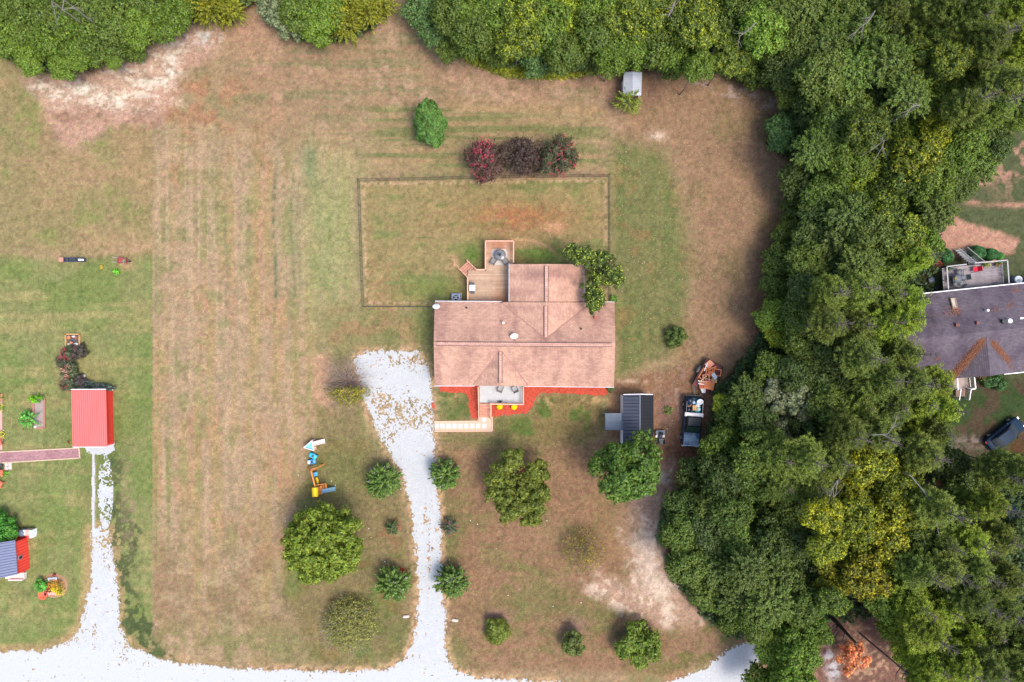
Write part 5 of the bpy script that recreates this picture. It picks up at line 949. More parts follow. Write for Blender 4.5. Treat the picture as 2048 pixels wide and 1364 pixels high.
a = P(10, 1158, .5); b_ = P(47, 1146, .5); MB().box(a[0], b_[0], a[1], b_[1], 0, .45).build('porch_floor', mat('whitewashed_boards', (.66, .63, .58), var=.1), t); MB().box(a[0]+.6, b_[0]+.03, a[1]-.06, a[1]+.02, .1, .85).build('railing', WHITE, t)
sm_ = MB(); a = P(32, 1073, .2); sm_.box(a[0]-.2, a[0]+1.6, a[1]-.3, a[1]+.7, 0, .12); sm_.build('step', mat('red_boards', (.45, .06, .06)), t)
x, y, _ = P(50, 1066, .9); t = T('smoker_grill', 'dark drum smoker with beige shelf at the top corner of the barn', 'smoker', (x, y, 0)); g = MB(); g.lathe([(.28, 0), (.38, .3), (.4, .75), (.36, .95), (.2, 1.03), (.0, 1.05)], c=(-.42, 0, 0), n=20); g.build('drum', mat('slate_drum', (.10, .12, .17), rough=.4), t, world=False)
MB().box(-.08, .55, -.28, .34, .3, .9).build('shelf', mat('tan_shelf', (.50, .33, .27), var=.2), t, world=False); MB().box(.55, .68, -.45, .3, 0, .98).build('side_panel', WHITE, t, world=False); MB().box(.3, .62, -.62, -.36, 0, .7).build('stand', WHITE, t, world=False); MB().box(-.2, .0, -.2, .32, .88, .95).build('towel', WHITE, t, world=False)
V, F, cen = crown_broad(140, 40*K*.97, 1.3, nb=30, ntuft=1500, k=7, ls=.085, spread=.15, brange=(.2, .3)); single('garden_bush', 'large glossy green bush cut by the left edge above the barn', 'shrub', 2, 1060, 1.2, V, F, LEAF, (.07, .24, .03), .0, None, small_trunk(1.2, .05, 1.2, 7, 4))
# brick path
PINKB = pattern_mat('pink_brick', alb((198,146,150)), alb((214,180,176)), 'x', .2, .1, .008, vc=.25, stain=((.8, .7, .75), .4, .7, .9), rotz=R_(4))
t = T('brick_path', 'pink brick path with cream timber edging leading to the red shed', 'path', (*P(70, 910)[:2], 0))
MB().slab([P(u_, v_, .05) for u_, v_ in ((-60, 908), (158, 897), (160, 915), (-60, 929))][::-1], .05).build('paving', PINKB, t)
for a, b_ in (((-60, 907), (158, 896)), ((158.5, 896), (160, 916.5)), ((160, 916), (-60, 929.5))): MB().bar(P(*a, .05), P(*b_, .05), .13, .12).build('edging', mat('cream_edging', alb((244,214,184))), t)
for i, (u_, v_, lab) in enumerate(((13, 929.5, 'pale stepping stone touching the brick path, the upper left of four'), (20.5, 929, 'pale stepping stone touching the brick path, the upper right of four'), (13, 936.5, 'pinkish stepping stone, the lower left of four by the brick path'), (20.5, 935.5, 'pinkish stepping stone, the lower right of four by the brick path'))):
    x, y, _ = P(u_, v_); tag(MB().box(x-.17, x+.17, y-.17, y+.17, 0, .05).build('stepping_stone', mat('pale_stone', (.55, .46, .44), var=.2)), lab, 'stepping stone', 'stones below the brick path')
# chairs and flowers cut by the left edge
def lounge_chair(u, v, rz, m, lab, cat='chair', nm='garden_chair'):
    t = T(nm, lab, cat, P(u, v), rz)
    s_ = MB(); [s_.bar((-.25+.11*k, -.3, .35), (-.25+.11*k, .2, .28), .09, .02) for k in range(6)]; s_.build('seat', m, t, world=False)
    b2 = MB(); [b2.bar((-.25+.11*k, .2, .28), (-.25+.11*k, .48, .95), .09, .02, up=(0, 1, 0)) for k in range(6)]; b2.build('backrest', m, t, world=False)
    for sx in (-1, 1): a2 = MB(); a2.bar((sx*.36, -.35, .52), (sx*.36, .35, .5), .12, .025); a2.bar((sx*.34, -.3, 0), (sx*.34, -.3, .5), .05, .08, up=(0, 1, 0)); a2.bar((sx*.34, .35, 0), (sx*.34, .3, .5), .05, .08, up=(0, 1, 0)); a2.build('armrest', m, t, world=False)
    return t
REDC = mat('coral_paint', (.75, .17, .10), rough=.6, var=.1)
lounge_chair(4, 945, R_(0), REDC, 'coral red slatted chair at the left edge below the brick path'); lounge_chair(3, 966, R_(150), REDC, 'coral red and yellow edged chair at the left edge, the lower of the two', 'chair'); lounge_chair(1, 885, R_(20), REDC, 'coral red slatted chair at the left edge just above the brick path')
x, y, _ = P(4, 931); t = T('plant_pot', 'dark round pot at the left edge touching the brick path', 'pot', (x, y, 0)); MB().lathe([(.15, 0), (.24, .3), (.26, .32), (.2, .3), (.0, .28)], n=16).build('pot', DKGREY, t, world=False)
V, F, D = crown_sprays(141, 7*K, .4, ns=20, per=20, ls=.07); single('small_plant', 'bright green plant beside the coral chairs at the left edge', 'plant', 12, 948, .2, V, F, LEAF, (.15, .38, .04), .1)
for i, (v_, co, lab) in enumerate(((797, ORF, 'tuft of orange flowers in the strip bed at the left edge, top one'), (815, YELF, 'tuft of yellow flowers in the strip bed at the left edge, second from top'), (868, YELF, 'yellow-green plant in the strip bed at the left edge, lowest one'))):
    V, F, D = crown_sprays(142+i, 8*K, .4, ns=24, per=20, ls=.06); B = bloom(142+i, 8*K, .45, 12, .08); single('flower_clump', lab, 'flowers', 0, v_, .2, V, F, LEAF, (.16, .28, .03), .3, extra=[('blossoms', B[0], B[1], co)])
x0, y0, _ = P(-30, 900); x1, y1, _ = P(5, 788); tag(MB().box(x0, x1, y0, y1, 0, .06).build('brick_border', mat('rose_brick', (.5, .27, .24), var=.3, scale=8)), 'rose brick strip bed along the left edge above the brick path', 'flower bed')
# little bed with brick edging
t = T('garden_bed', 'rectangular gravel bed edged with pink bricks, left of the red shed', 'garden bed', (*P(77, 824)[:2], 0)); MB().slab([P(u_, v_, .06) for u_, v_ in ((68, 795), (88, 793), (88, 854), (68, 854))][::-1], .05).build('soil', mat('bed_gravel', (.30, .24, .22), var=.35, scale=10), t)
for a, b_ in (((67, 803), (67.5, 832)), ((89, 794), (88.5, 856)), ((88, 856), (70, 856))): MB().bar(P(*a, .07), P(*b_, .07), .2, .14).build('edging', mat('pink_edging', alb((214,150,136)), var=.2, scale=14), t)
V, F, D = crown_sprays(150, 13*K, .9, ns=40, per=34, ls=.11); V[:, 1] *= .7; single('garden_plant', 'lime green fern-like plant at the top of the brick-edged bed', 'plant', 74, 797, .5, V, F, LEAF, (.16, .42, .02), .05)
V, F, D = crown_sprays(151, 21*K, 1.1, ns=24, per=46, ls=.12); single('garden_plant', 'sprawling green plant spilling over the left side of the brick-edged bed', 'plant', 58, 838, .6, V, F, LEAF, (.11, .36, .06), .0)
x, y, _ = P(72, 853); tag(MB().lathe([(.12, 0), (.16, .12), (.08, .28), (.0, .34)], c=(x, y, 0), n=12).build('garden_ornament', WHITE), 'small white ornament at the lower corner of the brick-edged bed', 'ornament')
# rose hedge and planter above the red shed
t = T('planter_box', 'square timber-framed planter full of pots above the rose hedge', 'planter', (*P(146, 681)[:2], 0)); OKW = mat('yellow_timber', alb((226,182,122)), var=.15)
for a, b_ in (((132, 668), (133, 694)), ((160, 668), (160, 692)), ((131, 668.5), (161, 668.5))): MB().bar(P(*a, .12), P(*b_, .12), .17, .26).build('side_board', OKW, t)
MB().slab([P(u_, v_, .06) for u_, v_ in ((133, 669), (159, 669), (159, 693), (133, 693))][::-1], .05).build('soil', mat('dark_soil', (.08, .07, .07), var=.4, scale=12), t)
for i, (u_, v_, r_, m_, lab) in enumerate(((138, 675, .2, TERRA, 'terracotta pot in the top left of the timber planter'), (153, 675.5, .2, mat('brown_pot', (.22, .09, .06)), 'dark brown pot in the top right of the timber planter'), (143, 686, .17, TERRA, 'terracotta pot in the middle of the timber planter'), (138, 689, .15, mat('sage_pot', (.35, .42, .34)), 'pale sage pot at the lower left of the timber planter'))):
    x, y, _ = P(u_, v_, .3); tag(MB().lathe([(r_*.7, .06), (r_, .34), (r_*1.05, .38), (r_*.8, .36), (.0, .3)], c=(x, y, 0), n=16).build('plant_pot', m_), lab, 'pot', 'pots in the timber planter')
for i, (u_, v_, s2, lab) in enumerate(((147, 673, .8, 'small white figure at the top of the timber planter'), (151, 688.5, 1.2, 'larger white figure at the lower right of the timber planter'))):
    x, y, _ = P(u_, v_, .3); g = MB(); g.lathe([(.1*s2, .06), (.17*s2, .2), (.12*s2, .36), (.06*s2, .44), (.08*s2, .52), (.0, .58)], c=(x, y, 0), n=12, sx=1.3); g.tube((x+.1*s2, y, .3), (x+.28*s2, y-.05, .42), .05*s2, .02, 7); tag(g.build('garden_figure', WHITE), lab, 'ornament')
for i, (u_, v_, rp, co, nb, fm, lab) in enumerate(((159, 704, 17, (.09, .075, .06), 4, PINKF, 'dark leaved rose bush with few flowers, the upper right of the rose hedge'), (137, 706, 15, (.08, .11, .05), 40, PINKF, 'rose bush with bright crimson blooms, top left of the rose hedge'), (134, 726, 19, (.085, .10, .055), 34, PINKF, 'rose bush dotted crimson, second down the rose hedge'),
        (141, 746, 20, (.10, .13, .06), 42, mat('salmon_blossom', (.80, .34, .28)), 'rose bush with pale salmon blooms, in the middle of the rose hedge'), (138, 768, 18, (.09, .12, .06), 40, PINKF, 'rose bush with pink blooms, lowest of the rose hedge by the red shed'), (160, 763, 12, (.09, .075, .07), 3, PINKF, 'small dark rose bush beside the white box'))):
    V, F, cen = crown_broad(160+i, rp*K, .75, nb=16, ntuft=520, k=6, ls=.05, spread=.11, brange=(.25, .38)); B = bloom(160+i, rp*K*.95, .8, nb, .055, (lambda d: d[:, 0] < .4) if nb > 30 else None); single('rose_bush', lab, 'shrub', u_, v_, .6, V, F, LEAF, co, -.1, 'rose hedge above the red shed', small_trunk(.6, .02, rp*K*.5, 5, i), extra=[('blossoms', B[0], B[1], fm)])
for i, (u_, v_, lab) in enumerate(((176, 770, 'grey-green low shrub along the top of the red shed, the left one'), (196, 775, 'grey-green low shrub along the top of the red shed, the middle one'), (214, 777, 'grey-green low shrub along the top of the red shed, the right one'))):
    V, F, cen = crown_broad(170+i, 13*K, .5, nb=12, ntuft=330, k=6, ls=.05, spread=.12, brange=(.25, .38)); V[:, 1] *= .75; single('low_shrub', lab, 'shrub', u_, v_, .5, V, F, LEAF, (.12, .155, .13), -.2, 'shrubs along the red shed')
x, y, _ = P(167, 751.5); tag(MB().loft([(y-.14, .22, 0, .3), (y-.12, .24, 0, .34), (y+.12, .24, 0, .34), (y+.14, .22, 0, .3)], e=7).build('storage_box', WHITE), 'small white box beside the rose hedge above the red shed', 'box').location.x = x
x, y, _ = P(140.5, 885); t = T('garden_tool_rack', 'small dark red item leaning at the lower left corner of the red shed', 'garden tool', (x, y, 0)); MB().bar((-.2, .1, .1), (.15, .12, .6), .08, .1).bar((-.1, -.15, 0), (0, .2, .5), .07, .07).build('frame', mat('dark_red', (.30, .03, .02)), t, world=False)
# trough, wheelbarrow
t = T('planter_trough', 'long dark trough with compartments lying on the left lawn', 'trough', (*P(153, 519.5)[:2], 0)); tr_ = MB(); x0, y0, _ = P(132, 524); x1, y1, _ = P(172, 516); tr_.box(x0, x1, y0, y0+.05, 0, .4).box(x0, x1, y1-.05, y1, 0, .4)
for f_ in (0, .2, .55, .73, 1): tr_.box(x0+(x1-x0)*f_-.03, x0+(x1-x0)*f_+.03, y0+.055, y1-.055, 0, .4)
tr_.box(x0, x1, y0+.05, y1-.05, .02, .16); tr_.build('box', mat('navy_timber', (.05, .06, .09), var=.3), t); tag(MB().box(x0-.55, x0-.04, y0-.02, y1+.02, 0, .42).build('timber_block', mat('salmon_board', alb((232,168,146)), var=.15)), 'salmon coloured square box at the left end of the dark trough', 'box')
x, y, _ = P(163.5, 520.5); tag(MB().loft([(y-.1, .17, .17, .44), (y+.1, .17, .17, .44)], e=4).build('cushion', mat('ivory', (.78, .74, .6))), 'ivory coloured lump in the right end of the dark trough', 'container').location.x = x
x, y, _ = P(170, 520.5); tag(MB().lathe([(.1, .17), (.12, .4), (.06, .45)], c=(x, y, 0), n=12).build('jug', WHITE), 'small white jug at the right tip of the dark trough', 'jug')
x, y, _ = P(249, 522); t = T('wheelbarrow', 'red wheelbarrow used as a planter on a bare patch of the left lawn', 'wheelbarrow', (x, y, 0), R_(-6)); REDM = mat('faded_red', (.30, .06, .06), rough=.6, var=.3)
b2 = MB(); b2.bar((-.4, .3, .5), (.45, .26, .5), .04, .22).bar((-.4, -.3, .5), (.45, -.26, .5), .04, .22).bar((-.42, -.3, .5), (-.42, .3, .5), .04, .22).bar((.47, -.26, .5), (.47, .26, .5), .04, .22).box(-.4, .45, -.27, .27, .36, .46); b2.build('tray', REDM, t, world=False)
for sy in (-1, 1): MB().tube((-1.1, sy*.28, .55), (.6, sy*.1, .28), .02, .02, 6).build('handle', GREY, t, world=False)
w_ = MB(); w_.tube((.62, -.05, .2), (.62, .05, .2), .2, .2, 16); w_.build('wheel', RUB, t, world=False)
V, F, D = crown_sprays(180, .3, .25, ns=22, per=16, ls=.05); single('trailing_plant', 'grey-green plant growing in the red wheelbarrow', 'plant', 248.5, 522.5, .5, V, F, LEAF, (.22, .27, .17), -.2)
# round flower bed
t = T('flower_bed', 'round mound of soil carrying the orange flowers below the barn', 'flower bed', (*P(106, 1172)[:2], 0)); MB().lathe([(1.5, .0), (1.35, .08), (.8, .16), (.0, .2)], c=P(108, 1171), n=30, sy=.9).build('soil', mat('bare_tan_soil', alb((196,152,116)), var=.2), t)
V, F, cen = crown_broad(181, 12*K, .7, nb=14, ntuft=430, k=6, ls=.06, spread=.12, brange=(.25, .38)); single('garden_bush', 'round bright green bush on the left of the flower bed', 'shrub', 83, 1171, .6, V, F, LEAF, (.11, .33, .05), .0)
for i, (u_, v_, co, nb, lab) in enumerate(((105, 1166, ORF, 26, 'upper left orange flowers of the round bed'), (118, 1168, ORF, 24, 'upper right orange flowers of the round bed'), (112, 1176, YELF, 26, 'lower middle yellow flowers of the round bed'), (121, 1181, YELF, 20, 'lower right yellow flowers of the round bed'), (98, 1176, REDF, 14, 'dark red leaved plant in the round bed'))):
    V, F, D = crown_sprays(182+i, 9*K, .5, ns=26, per=20, ls=.07); B = bloom(190+i, 8*K, .55, nb, .075); single('flower_clump', lab, 'flowers', u_, v_, .3, V, F, LEAF, (.25, .06, .04) if i == 4 else (.20, .24, .04), .2, 'flowers in the round bed', extra=[('blossoms', B[0], B[1], co)])
x, y, _ = P(84.5, 1190.5, .3); t = T('flower_basket', 'round red-orange ring basket at the lower left of the flower bed', 'basket', (x, y, 0)); g = MB(); g.lathe([(.30, 0), (.48, .22), (.52, .3), (.44, .3), (.34, .12), (.0, .08)], n=24); g.build('basket', mat('red_ring', (.62, .12, .06), var=.25, scale=12), t, world=False)
for i, (u_, v_, w1, h1, m_, lab) in enumerate(((104, 1186, .62, .16, mat('pink_panel', (.72, .30, .28), var=.2), 'long pink sign board at the lower edge of the flower bed'), (95, 1186, .18, .2, DKGREY, 'small dark panel at the lower edge of the flower bed'), (108, 1157.5, .5, .18, mat('pale_blue_panel', (.42, .50, .56)), 'pale blue board at the top of the flower bed'), (91, 1174, .2, .3, mat('pale_blue_panel', (.42, .50, .56)), 'pale blue piece between green bush and flowers'))):
    x, y, _ = P(u_, v_); g = MB(); g.bar((x-w1, y, .25), (x+w1, y+.08, .25), h1*2, .06); g.bar((x-w1*.8, y, 0), (x-w1*.8, y, .25), .05, .05, up=(0, 1, 0)); g.bar((x+w1*.8, y, 0), (x+w1*.8, y, .25), .05, .05, up=(0, 1, 0)); tag(g.build('garden_sign', m_), lab, 'board')
x, y, _ = P(107, 1150.5, .3); tag(MB().lathe([(.1, 0), (.16, .2), (.14, .3), (.05, .32)], c=(x, y, 0), n=12).build('plant_pot', mat('maroon_pot', (.18, .03, .03))), 'small maroon pot above the flower bed', 'pot')
# ------------------------------------------------------------------ play things
x, y, _ = P(632, 889); t = T('playhouse_slide', 'toy climber with a triangular light blue deck and white slide, topmost of the play things', 'play slide', (x, y, 0)); WP = mat('white_plastic', (.78, .70, .68), rough=.4, var=.05)
L_ = lambda u_, v_, z: tuple(a - b_ for a, b_ in zip(P(u_, v_, z), (x, y, 0)))
m_ = MB(); m_.slab([L_(609, 895, .9), L_(625, 880.5, .9), L_(627, 900.5, .9)][::-1], .08); m_.build('deck', mat('sky_plastic', (.17, .48, .66), rough=.35, var=.06), t, world=False)
m_ = MB(); pts_ = [L_(608, 895, 1.05), L_(624, 881, 1.05), L_(627, 901, 1.05)]
for i in range(3): m_.tube(pts_[i], pts_[(i+1) % 3], .05, .05, 8)
for p in pts_: m_.tube((p[0], p[1], 0), p, .05, .05, 8)
m_.build('frame', WP, t, world=False); m_ = MB(); m_.slab([L_(626, 884.5, .95), L_(627, 890.5, .95), L_(650, 885, .08), L_(649, 878.5, .08)], .05); m_.bar(L_(626, 884, 1.0), L_(649, 878, .12), .07, .14); m_.bar(L_(627, 891, 1.0), L_(650, 885.5, .12), .07, .14); m_.build('slide', mat('pink_white_plastic', (.78, .56, .55), rough=.4), t, world=False)
m_ = MB(); [m_.bar(L_(628+k*1.5, 893, .75-.25*k), L_(629+k*1.5, 899, .75-.25*k), .1, .05) for k in range(3)]; m_.tube(L_(628, 892, .9), L_(633, 891, .1), .03, .03, 6); m_.tube(L_(629, 900, .9), L_(633.5, 898, .1), .03, .03, 6); m_.build('ladder', mat('peach_plastic', (.72, .45, .34)), t, world=False)
def toy(u, v, rz, m1, m2, lab):
    t = T('ride_on_toy', lab, 'toy car', P(u, v), rz); b2 = MB(); b2.loft([(-.42, .22, .12, .38), (-.36, .27, .1, .45), (.0, .26, .1, .36), (.3, .27, .1, .46), (.42, .2, .14, .38)], e=3.5); b2.build('body', m1, t, world=False)
    MB().loft([(-.12, .14, .34, .40), (.12, .14, .34, .40)], e=3).build('seat', DKGREY, t, world=False); 
    if m2: MB().loft([(.14, .2, .38, .56), (.40, .19, .36, .54)], e=3).build('hood', m2, t, world=False)
    for sx in (-1, 1):
        for sy in (-.27, .27): w_ = MB(); w_.tube((sx*.25, sy, .12), (sx*.31, sy, .12), .12, .12, 12); w_.build('wheel', RUB, t, world=False)
toy(627.5, 911, R_(62), mat('cyan_plastic', (.03, .42, .72), rough=.35), None, 'light blue ride-on toy car, the upper of two'); toy(625.5, 922.5, R_(96), BLUEP, WHITE, 'blue ride-on toy car with a white hood, the lower of two')
x, y, _ = P(636, 965); t = T('swing_set', 'orange timber swing set with yellow-roofed fort and blue slide', 'swing set', (x, y, 0)); L_ = lambda u_, v_, z: tuple(a - b_ for a, b_ in zip(P(u_, v_, z), (x, y, 0)))
m_ = MB(); m_.bar(L_(622.5, 942, 2.3), L_(630.5, 974, 2.3), .14, .16); m_.build('top_beam', ORW, t, world=False)
for a, b_ in (((622.5, 942, 2.3), (648.5, 928, .0)), ((622.5, 942, 2.3), (615, 935.5, .0))): MB().bar(L_(*a), L_(*b_), .12, .12).build('leg', ORW, t, world=False)
MB().bar(L_(620, 939.5, 1.0), L_(633, 935.5, 1.0), .09, .09).build('brace', ORW, t, world=False)
m_ = MB(); m_.slab([L_(625, 946, .62), L_(634.5, 944, .62), L_(635, 951, .62), L_(627.5, 953.5, .62)][::-1], .05); m_.bar(L_(625.5, 947, 1.0), L_(628, 953, 1.0), .05, .4); m_.build('glider_swing', mat('blue_swing', (.08, .36, .70), rough=.4, var=.15), t, world=False)
m_ = MB(); m_.tube(L_(624, 945, 2.2), L_(627, 948, .8), .015, .015, 5); m_.tube(L_(625, 950, 2.2), L_(629, 952, .8), .015, .015, 5); m_.tube(L_(627, 959, 2.2), L_(633, 956, .6), .012, .012, 5); m_.tube(L_(628.5, 966, 2.2), L_(635.5, 965, .6), .012, .012, 5); m_.build('chain', GREY, t, world=False)
m_ = MB(); pp = [Vector(L_(632.5, 955, .62)), Vector(L_(634.5, 959, .5)), Vector(L_(635.3, 962.5, .5)), Vector(L_(635.8, 966, .62))]; m_.path(pp, [.1, .13, .13, .1], 8); m_.build('swing_seat', YELP, t, world=False)
m_ = MB()
for k in range(6):
    f0, f1 = k/6, (k+1)/6; z0 = 2.35 + .5*math.sin(math.pi*f0); z1 = 2.35 + .5*math.sin(math.pi*f1); m_.slab([L_(623.5+12*f0, 976, z0), L_(624.5+12*f0, 994 - f0, z0), L_(624.5+12*f1, 994 - f1, z1), L_(623.5+12*f1, 975, z1)], .04)
m_.build('canopy', mat('yellow_awning', (.85, .60, .02), rough=.6, var=.05), t, world=False)
m_ = MB(); m_.slab([L_(626, 976, 1.3), L_(643, 972.5, 1.3), L_(644, 988, 1.3), L_(628, 992, 1.3)][::-1], .1); m_.build('fort_deck', mat('rust_boards', (.42, .14, .03), var=.3), t, world=False)
for p in ((626.5, 976.5), (642, 973.5), (643, 987), (628, 991)): MB().bar(L_(*p, 0), L_(*p, 2.2 if p[0] < 630 else 1.9), .1, .1, up=(0, 1, 0)).build('post', ORW, t, world=False)
m_ = MB(); m_.bar(L_(630, 970.5, 1.9), L_(652, 967.5, 1.1), .08, .08); m_.bar(L_(652, 967.5, 1.1), L_(653, 976, 1.1), .08, .08); [m_.bar(L_(641+k*3, 970.5, 1.35-.12*k), L_(641.8+k*3, 978, 1.35-.12*k), .07, .05) for k in range(5)]; m_.build('ladder', ORW, t, world=False)
m_ = MB(); m_.slab([L_(643, 979.5, 1.35), L_(643.5, 986, 1.35), L_(671, 980, .1), L_(670.5, 974, .1)], .05); m_.bar(L_(643, 979.2, 1.4), L_(670.5, 973.6, .16), .05, .15); m_.bar(L_(643.5, 986.4, 1.4), L_(671, 980.4, .16), .05, .15); m_.build('slide', mat('steel_blue_slide', (.17, .31, .42), rough=.35), t, world=False)
# stones at the drive mouth
for i, (u_, v_, rz, lab) in enumerate(((812.5, 1232, .1, 'pale flat stone left of the drive mouth'), (910, 1239.5, -.2, 'pale flat stone right of the drive mouth'))):
    t = T('marker_stone', lab, 'stone', P(u_, v_), rz, 'stones at the drive mouth'); MB().loft([(-.14, .30, -.1, .22), (-.08, .38, -.1, .28), (.1, .36, -.1, .25), (.15, .26, -.1, .18)], e=3).build('stone', mat('pale_rock', (.58, .47, .41), var=.2, scale=5), t, world=False)
for u_, v_, lab, m_ in ((913.5, 97, 'weathered plank lying in the weeds at the top of the clearing', GREY), (956, 107, 'short pale post in the weeds at the top of the clearing', CREAM)):
    x, y, _ = P(u_, v_); tag(MB().bar((x-.25, y+.2, .15), (x+.25, y-.2, .2), .25 if u_ < 920 else .12, .12).build('plank', m_), lab, 'plank')
# small white balls and leaves: windfall scattered on the lawns (uncountable)
r = np.random.RandomState(17); uu = np.concatenate([1240+320*r.rand(1500), 700+900*r.rand(350), 560+640*r.rand(320)]); vv = np.concatenate([170+830*r.rand(1500), 370+960*r.rand(350), 880+440*r.rand(320)])
ok = (sdist(uu, vv, [(866,482),(1232,500),(1232,860),(866,866)]) > 0) & (sdist(uu, vv, DRIVE) > 2) & (sdist(uu, vv, [(1205,780),(1312,780),(1312,910),(1205,910)]) > 2); uu, vv = uu[ok], vv[ok]
V, F = leaves(np.stack([(uu-1024)*K, (682-vv)*K, np.full(len(uu), .04)], -1), unit(r.normal(size=(len(uu), 3))*.25 + [0, 0, 1]), .055*(.5+r.rand(len(uu))), .7, r); tag(link('fallen_leaves', npmesh('fallen_leaves', V, F), mat('dry_leaf', (.36, .24, .16), var=.5, scale=.9)), kind='stuff')
r = np.random.RandomState(18)
V, F = leaves(np.stack([(np.array([612,586,663,671,571,770,705,829,941,738,748,802,955,1094,688,1016,1106,1162,640,597])-1024)*K, (682-np.array([1012,1036,962,970,1042,1123,1075,1005,1041,1057,991,978,1048,1041,1132,1190,1212,1205,1000,950]))*K, np.full(20, .08)], -1), np.tile([0, 0, 1.], (20, 1)), .055, 1, r); tag(link('windfall_fruit', npmesh('windfall', V, F), WHITE), kind='stuff')
# ------------------------------------------------------------------ vehicles
PAINT = mat('dark_blue_paint', (.012, .03, .06), rough=.35, spec=.25, var=.1, scale=1); PAINTH = mat('sun_faded_hood', (.05, .10, .16), rough=.4, spec=.3, var=.4, scale=2.2, col2=(.26, .33, .40), c2=(.5, .62)); BLKP = mat('black_paint', (.008, .01, .014), rough=.35, spec=.25, var=.1)
def wheels(t, pos, r_=.38, w=.24):
    for x, y in pos:
        m_ = MB(); m_.tube((x-w/2, y, r_), (x+w/2, y, r_), r_, r_, 20); o = m_.build('wheel', RUB, t, world=False); m2 = MB(); s = 1 if x > 0 else -1; m2.tube((x+s*(w/2-.02), y, r_), (x+s*(w/2+.01), y, r_), r_*.6, r_*.55, 14); m2.build('rim', CHROME, o, world=False)
a = Vector(P(1389, 793, 1)); b_ = Vector(P(1381, 893, .8)); c_ = (a+b_)/2; ang = math.atan2((b_-a).x, (b_-a).y)
t = T('pickup_truck', 'dark blue pickup truck with white toolbox and full bed, near the black shed', 'pickup truck', (c_.x, c_.y, 0), -ang)
bd = MB(); bd.loft([(-2.72, .90, .45, .95), (-2.68, .97, .42, 1.04), (-.78, .99, .4, 1.06), (1.0, .99, .38, 1.05), (1.2, .98, .38, 1.06), (2.4, .95, .4, 1.02), (2.62, .90, .45, .95), (2.72, .75, .5, .85)], e=7)
bd.v = [p for p in bd.v]; bd.build('body', PAINT, t, world=False)
m_ = MB(); m_.loft([(1.22, .86, .98, 1.13), (1.5, .87, .98, 1.16), (2.4, .82, .95, 1.10), (2.62, .74, .9, 1.0)], e=6); m_.build('hood', PAINTH, t, world=False)
m_ = MB(); m_.bar((-.80, 2.6, .99), (.80, 2.6, .99), .10, .06); m_.bar((-.84, 1.3, 1.09), (-.80, 2.6, 1.02), .05, .03); m_.bar((.84, 1.3, 1.09), (.80, 2.6, 1.02), .05, .03); m_.build('faded_trim', mat('pale_trim', (.55, .6, .66)), t, world=False)
m_ = MB(); m_.loft([(-.62, .80, 1.0, 1.68), (-.45, .80, 1.0, 1.76), (.35, .79, 1.0, 1.75), (.60, .78, 1.0, 1.62), (1.16, .84, 1.0, 1.10)], e=7); m_.build('cab', BLKP, t, world=False)
m_ = MB(); m_.loft([(-.50, .70, 1.66, 1.785), (.36, .70, 1.66, 1.78)], e=9); m_.build('roof', mat('black_roof', (.03, .032, .036), rough=.6), t, world=False)
m_ = MB(); m_.slab([(-.70, .50, 1.735), (.70, .50, 1.735), (.77, 1.14, 1.155), (-.77, 1.14, 1.155)][::-1], .015); m_.build('windshield', mat('green_glass', (.02, .05, .035), rough=.2, spec=.3), t, world=False)
for sx in (-1, 1):
    m_ = MB(); m_.add([(sx*.815, -.45, 1.1), (sx*.815, .75, 1.1), (sx*.80, .45, 1.58), (sx*.80, -.42, 1.62)], [(0, 1, 2, 3), (3, 2, 1, 0)]); m_.build('side_window', GLASS, t, world=False)
    m_ = MB(); m_.bar((sx*.85, .82, 1.15), (sx*1.16, .78, 1.2), .12, .18); m_.build('mirror', BLKP, t, world=False)
    m_ = MB(); m_.box(min(sx*.5, sx*.82), max(sx*.5, sx*.82), 2.64, 2.72, .72, .9); m_.build('headlight', mat('lamp_glass', (.7, .7, .7), rough=.2), t, world=False)
    m_ = MB(); m_.box(min(sx*.8, sx*.93), max(sx*.8, sx*.93), -2.755, -2.71, .7, .98); m_.build('tail_light', mat('red_lamp', (.5, .02, .02), rough=.3), t, world=False)
m_ = MB(); m_.loft([(2.62, .94, .38, .6), (2.80, .88, .4, .58)], e=5); m_.build('front_bumper', CHROME, t, world=False); m_ = MB(); m_.box(-.9, .9, -2.86, -2.74, .45, .62); m_.build('rear_bumper', BLKP, t, world=False)
m_ = MB(); m_.box(-.80, .80, -2.58, -1.02, 1.055, 1.07); m_.build('bed_floor', mat('teal_bed', (.02, .06, .08)), t, world=False)
BEDP = mat('dark_bed_paint', (.006, .012, .02), rough=.8, spec=.05)
for sx in (-1, 1): m_ = MB(); m_.box(min(sx*.84, sx*.99), max(sx*.84, sx*.99), -2.62, -.70, 1.05, 1.36); m_.build('bed_side', BEDP, t, world=False); m_ = MB(); m_.box(min(sx*.86, sx*.92), max(sx*.86, sx*.89), -2.2, -1.0, 1.36, 1.39); m_.build('bed_rail', mat('pale_rail', (.3, .32, .32)), t, world=False)
MB().box(-.96, .96, -2.70, -2.62, .6, 1.36).build('tailgate', BEDP, t, world=False)
MB().loft([(-1.0, .99, 1.1, 1.42), (-.97, 1.0, 1.1, 1.46), (-.60, 1.0, 1.1, 1.46), (-.57, .99, 1.1, 1.42)], e=10).build('toolbox', mat('white_lid', (.80, .76, .74), rough=.35, var=.04), t, world=False)
wheels(t, [(sx*.90, y) for sx in (-1, 1) for y in (-1.75, 1.85)])
truck = t
def in_truck(x, y, z): return truck.matrix_basis @ Vector((x, y, z))
bpy.context.view_layer.update()
def load(nm, x, y, z, rz, mb, m, lab, cat):
    o = mb.build(nm, m, None); o.location = truck.matrix_world @ Vector((x, y, z)); o.rotation_euler = (0, 0, -ang + rz); return tag(o, lab, cat, 'load in the pickup bed')
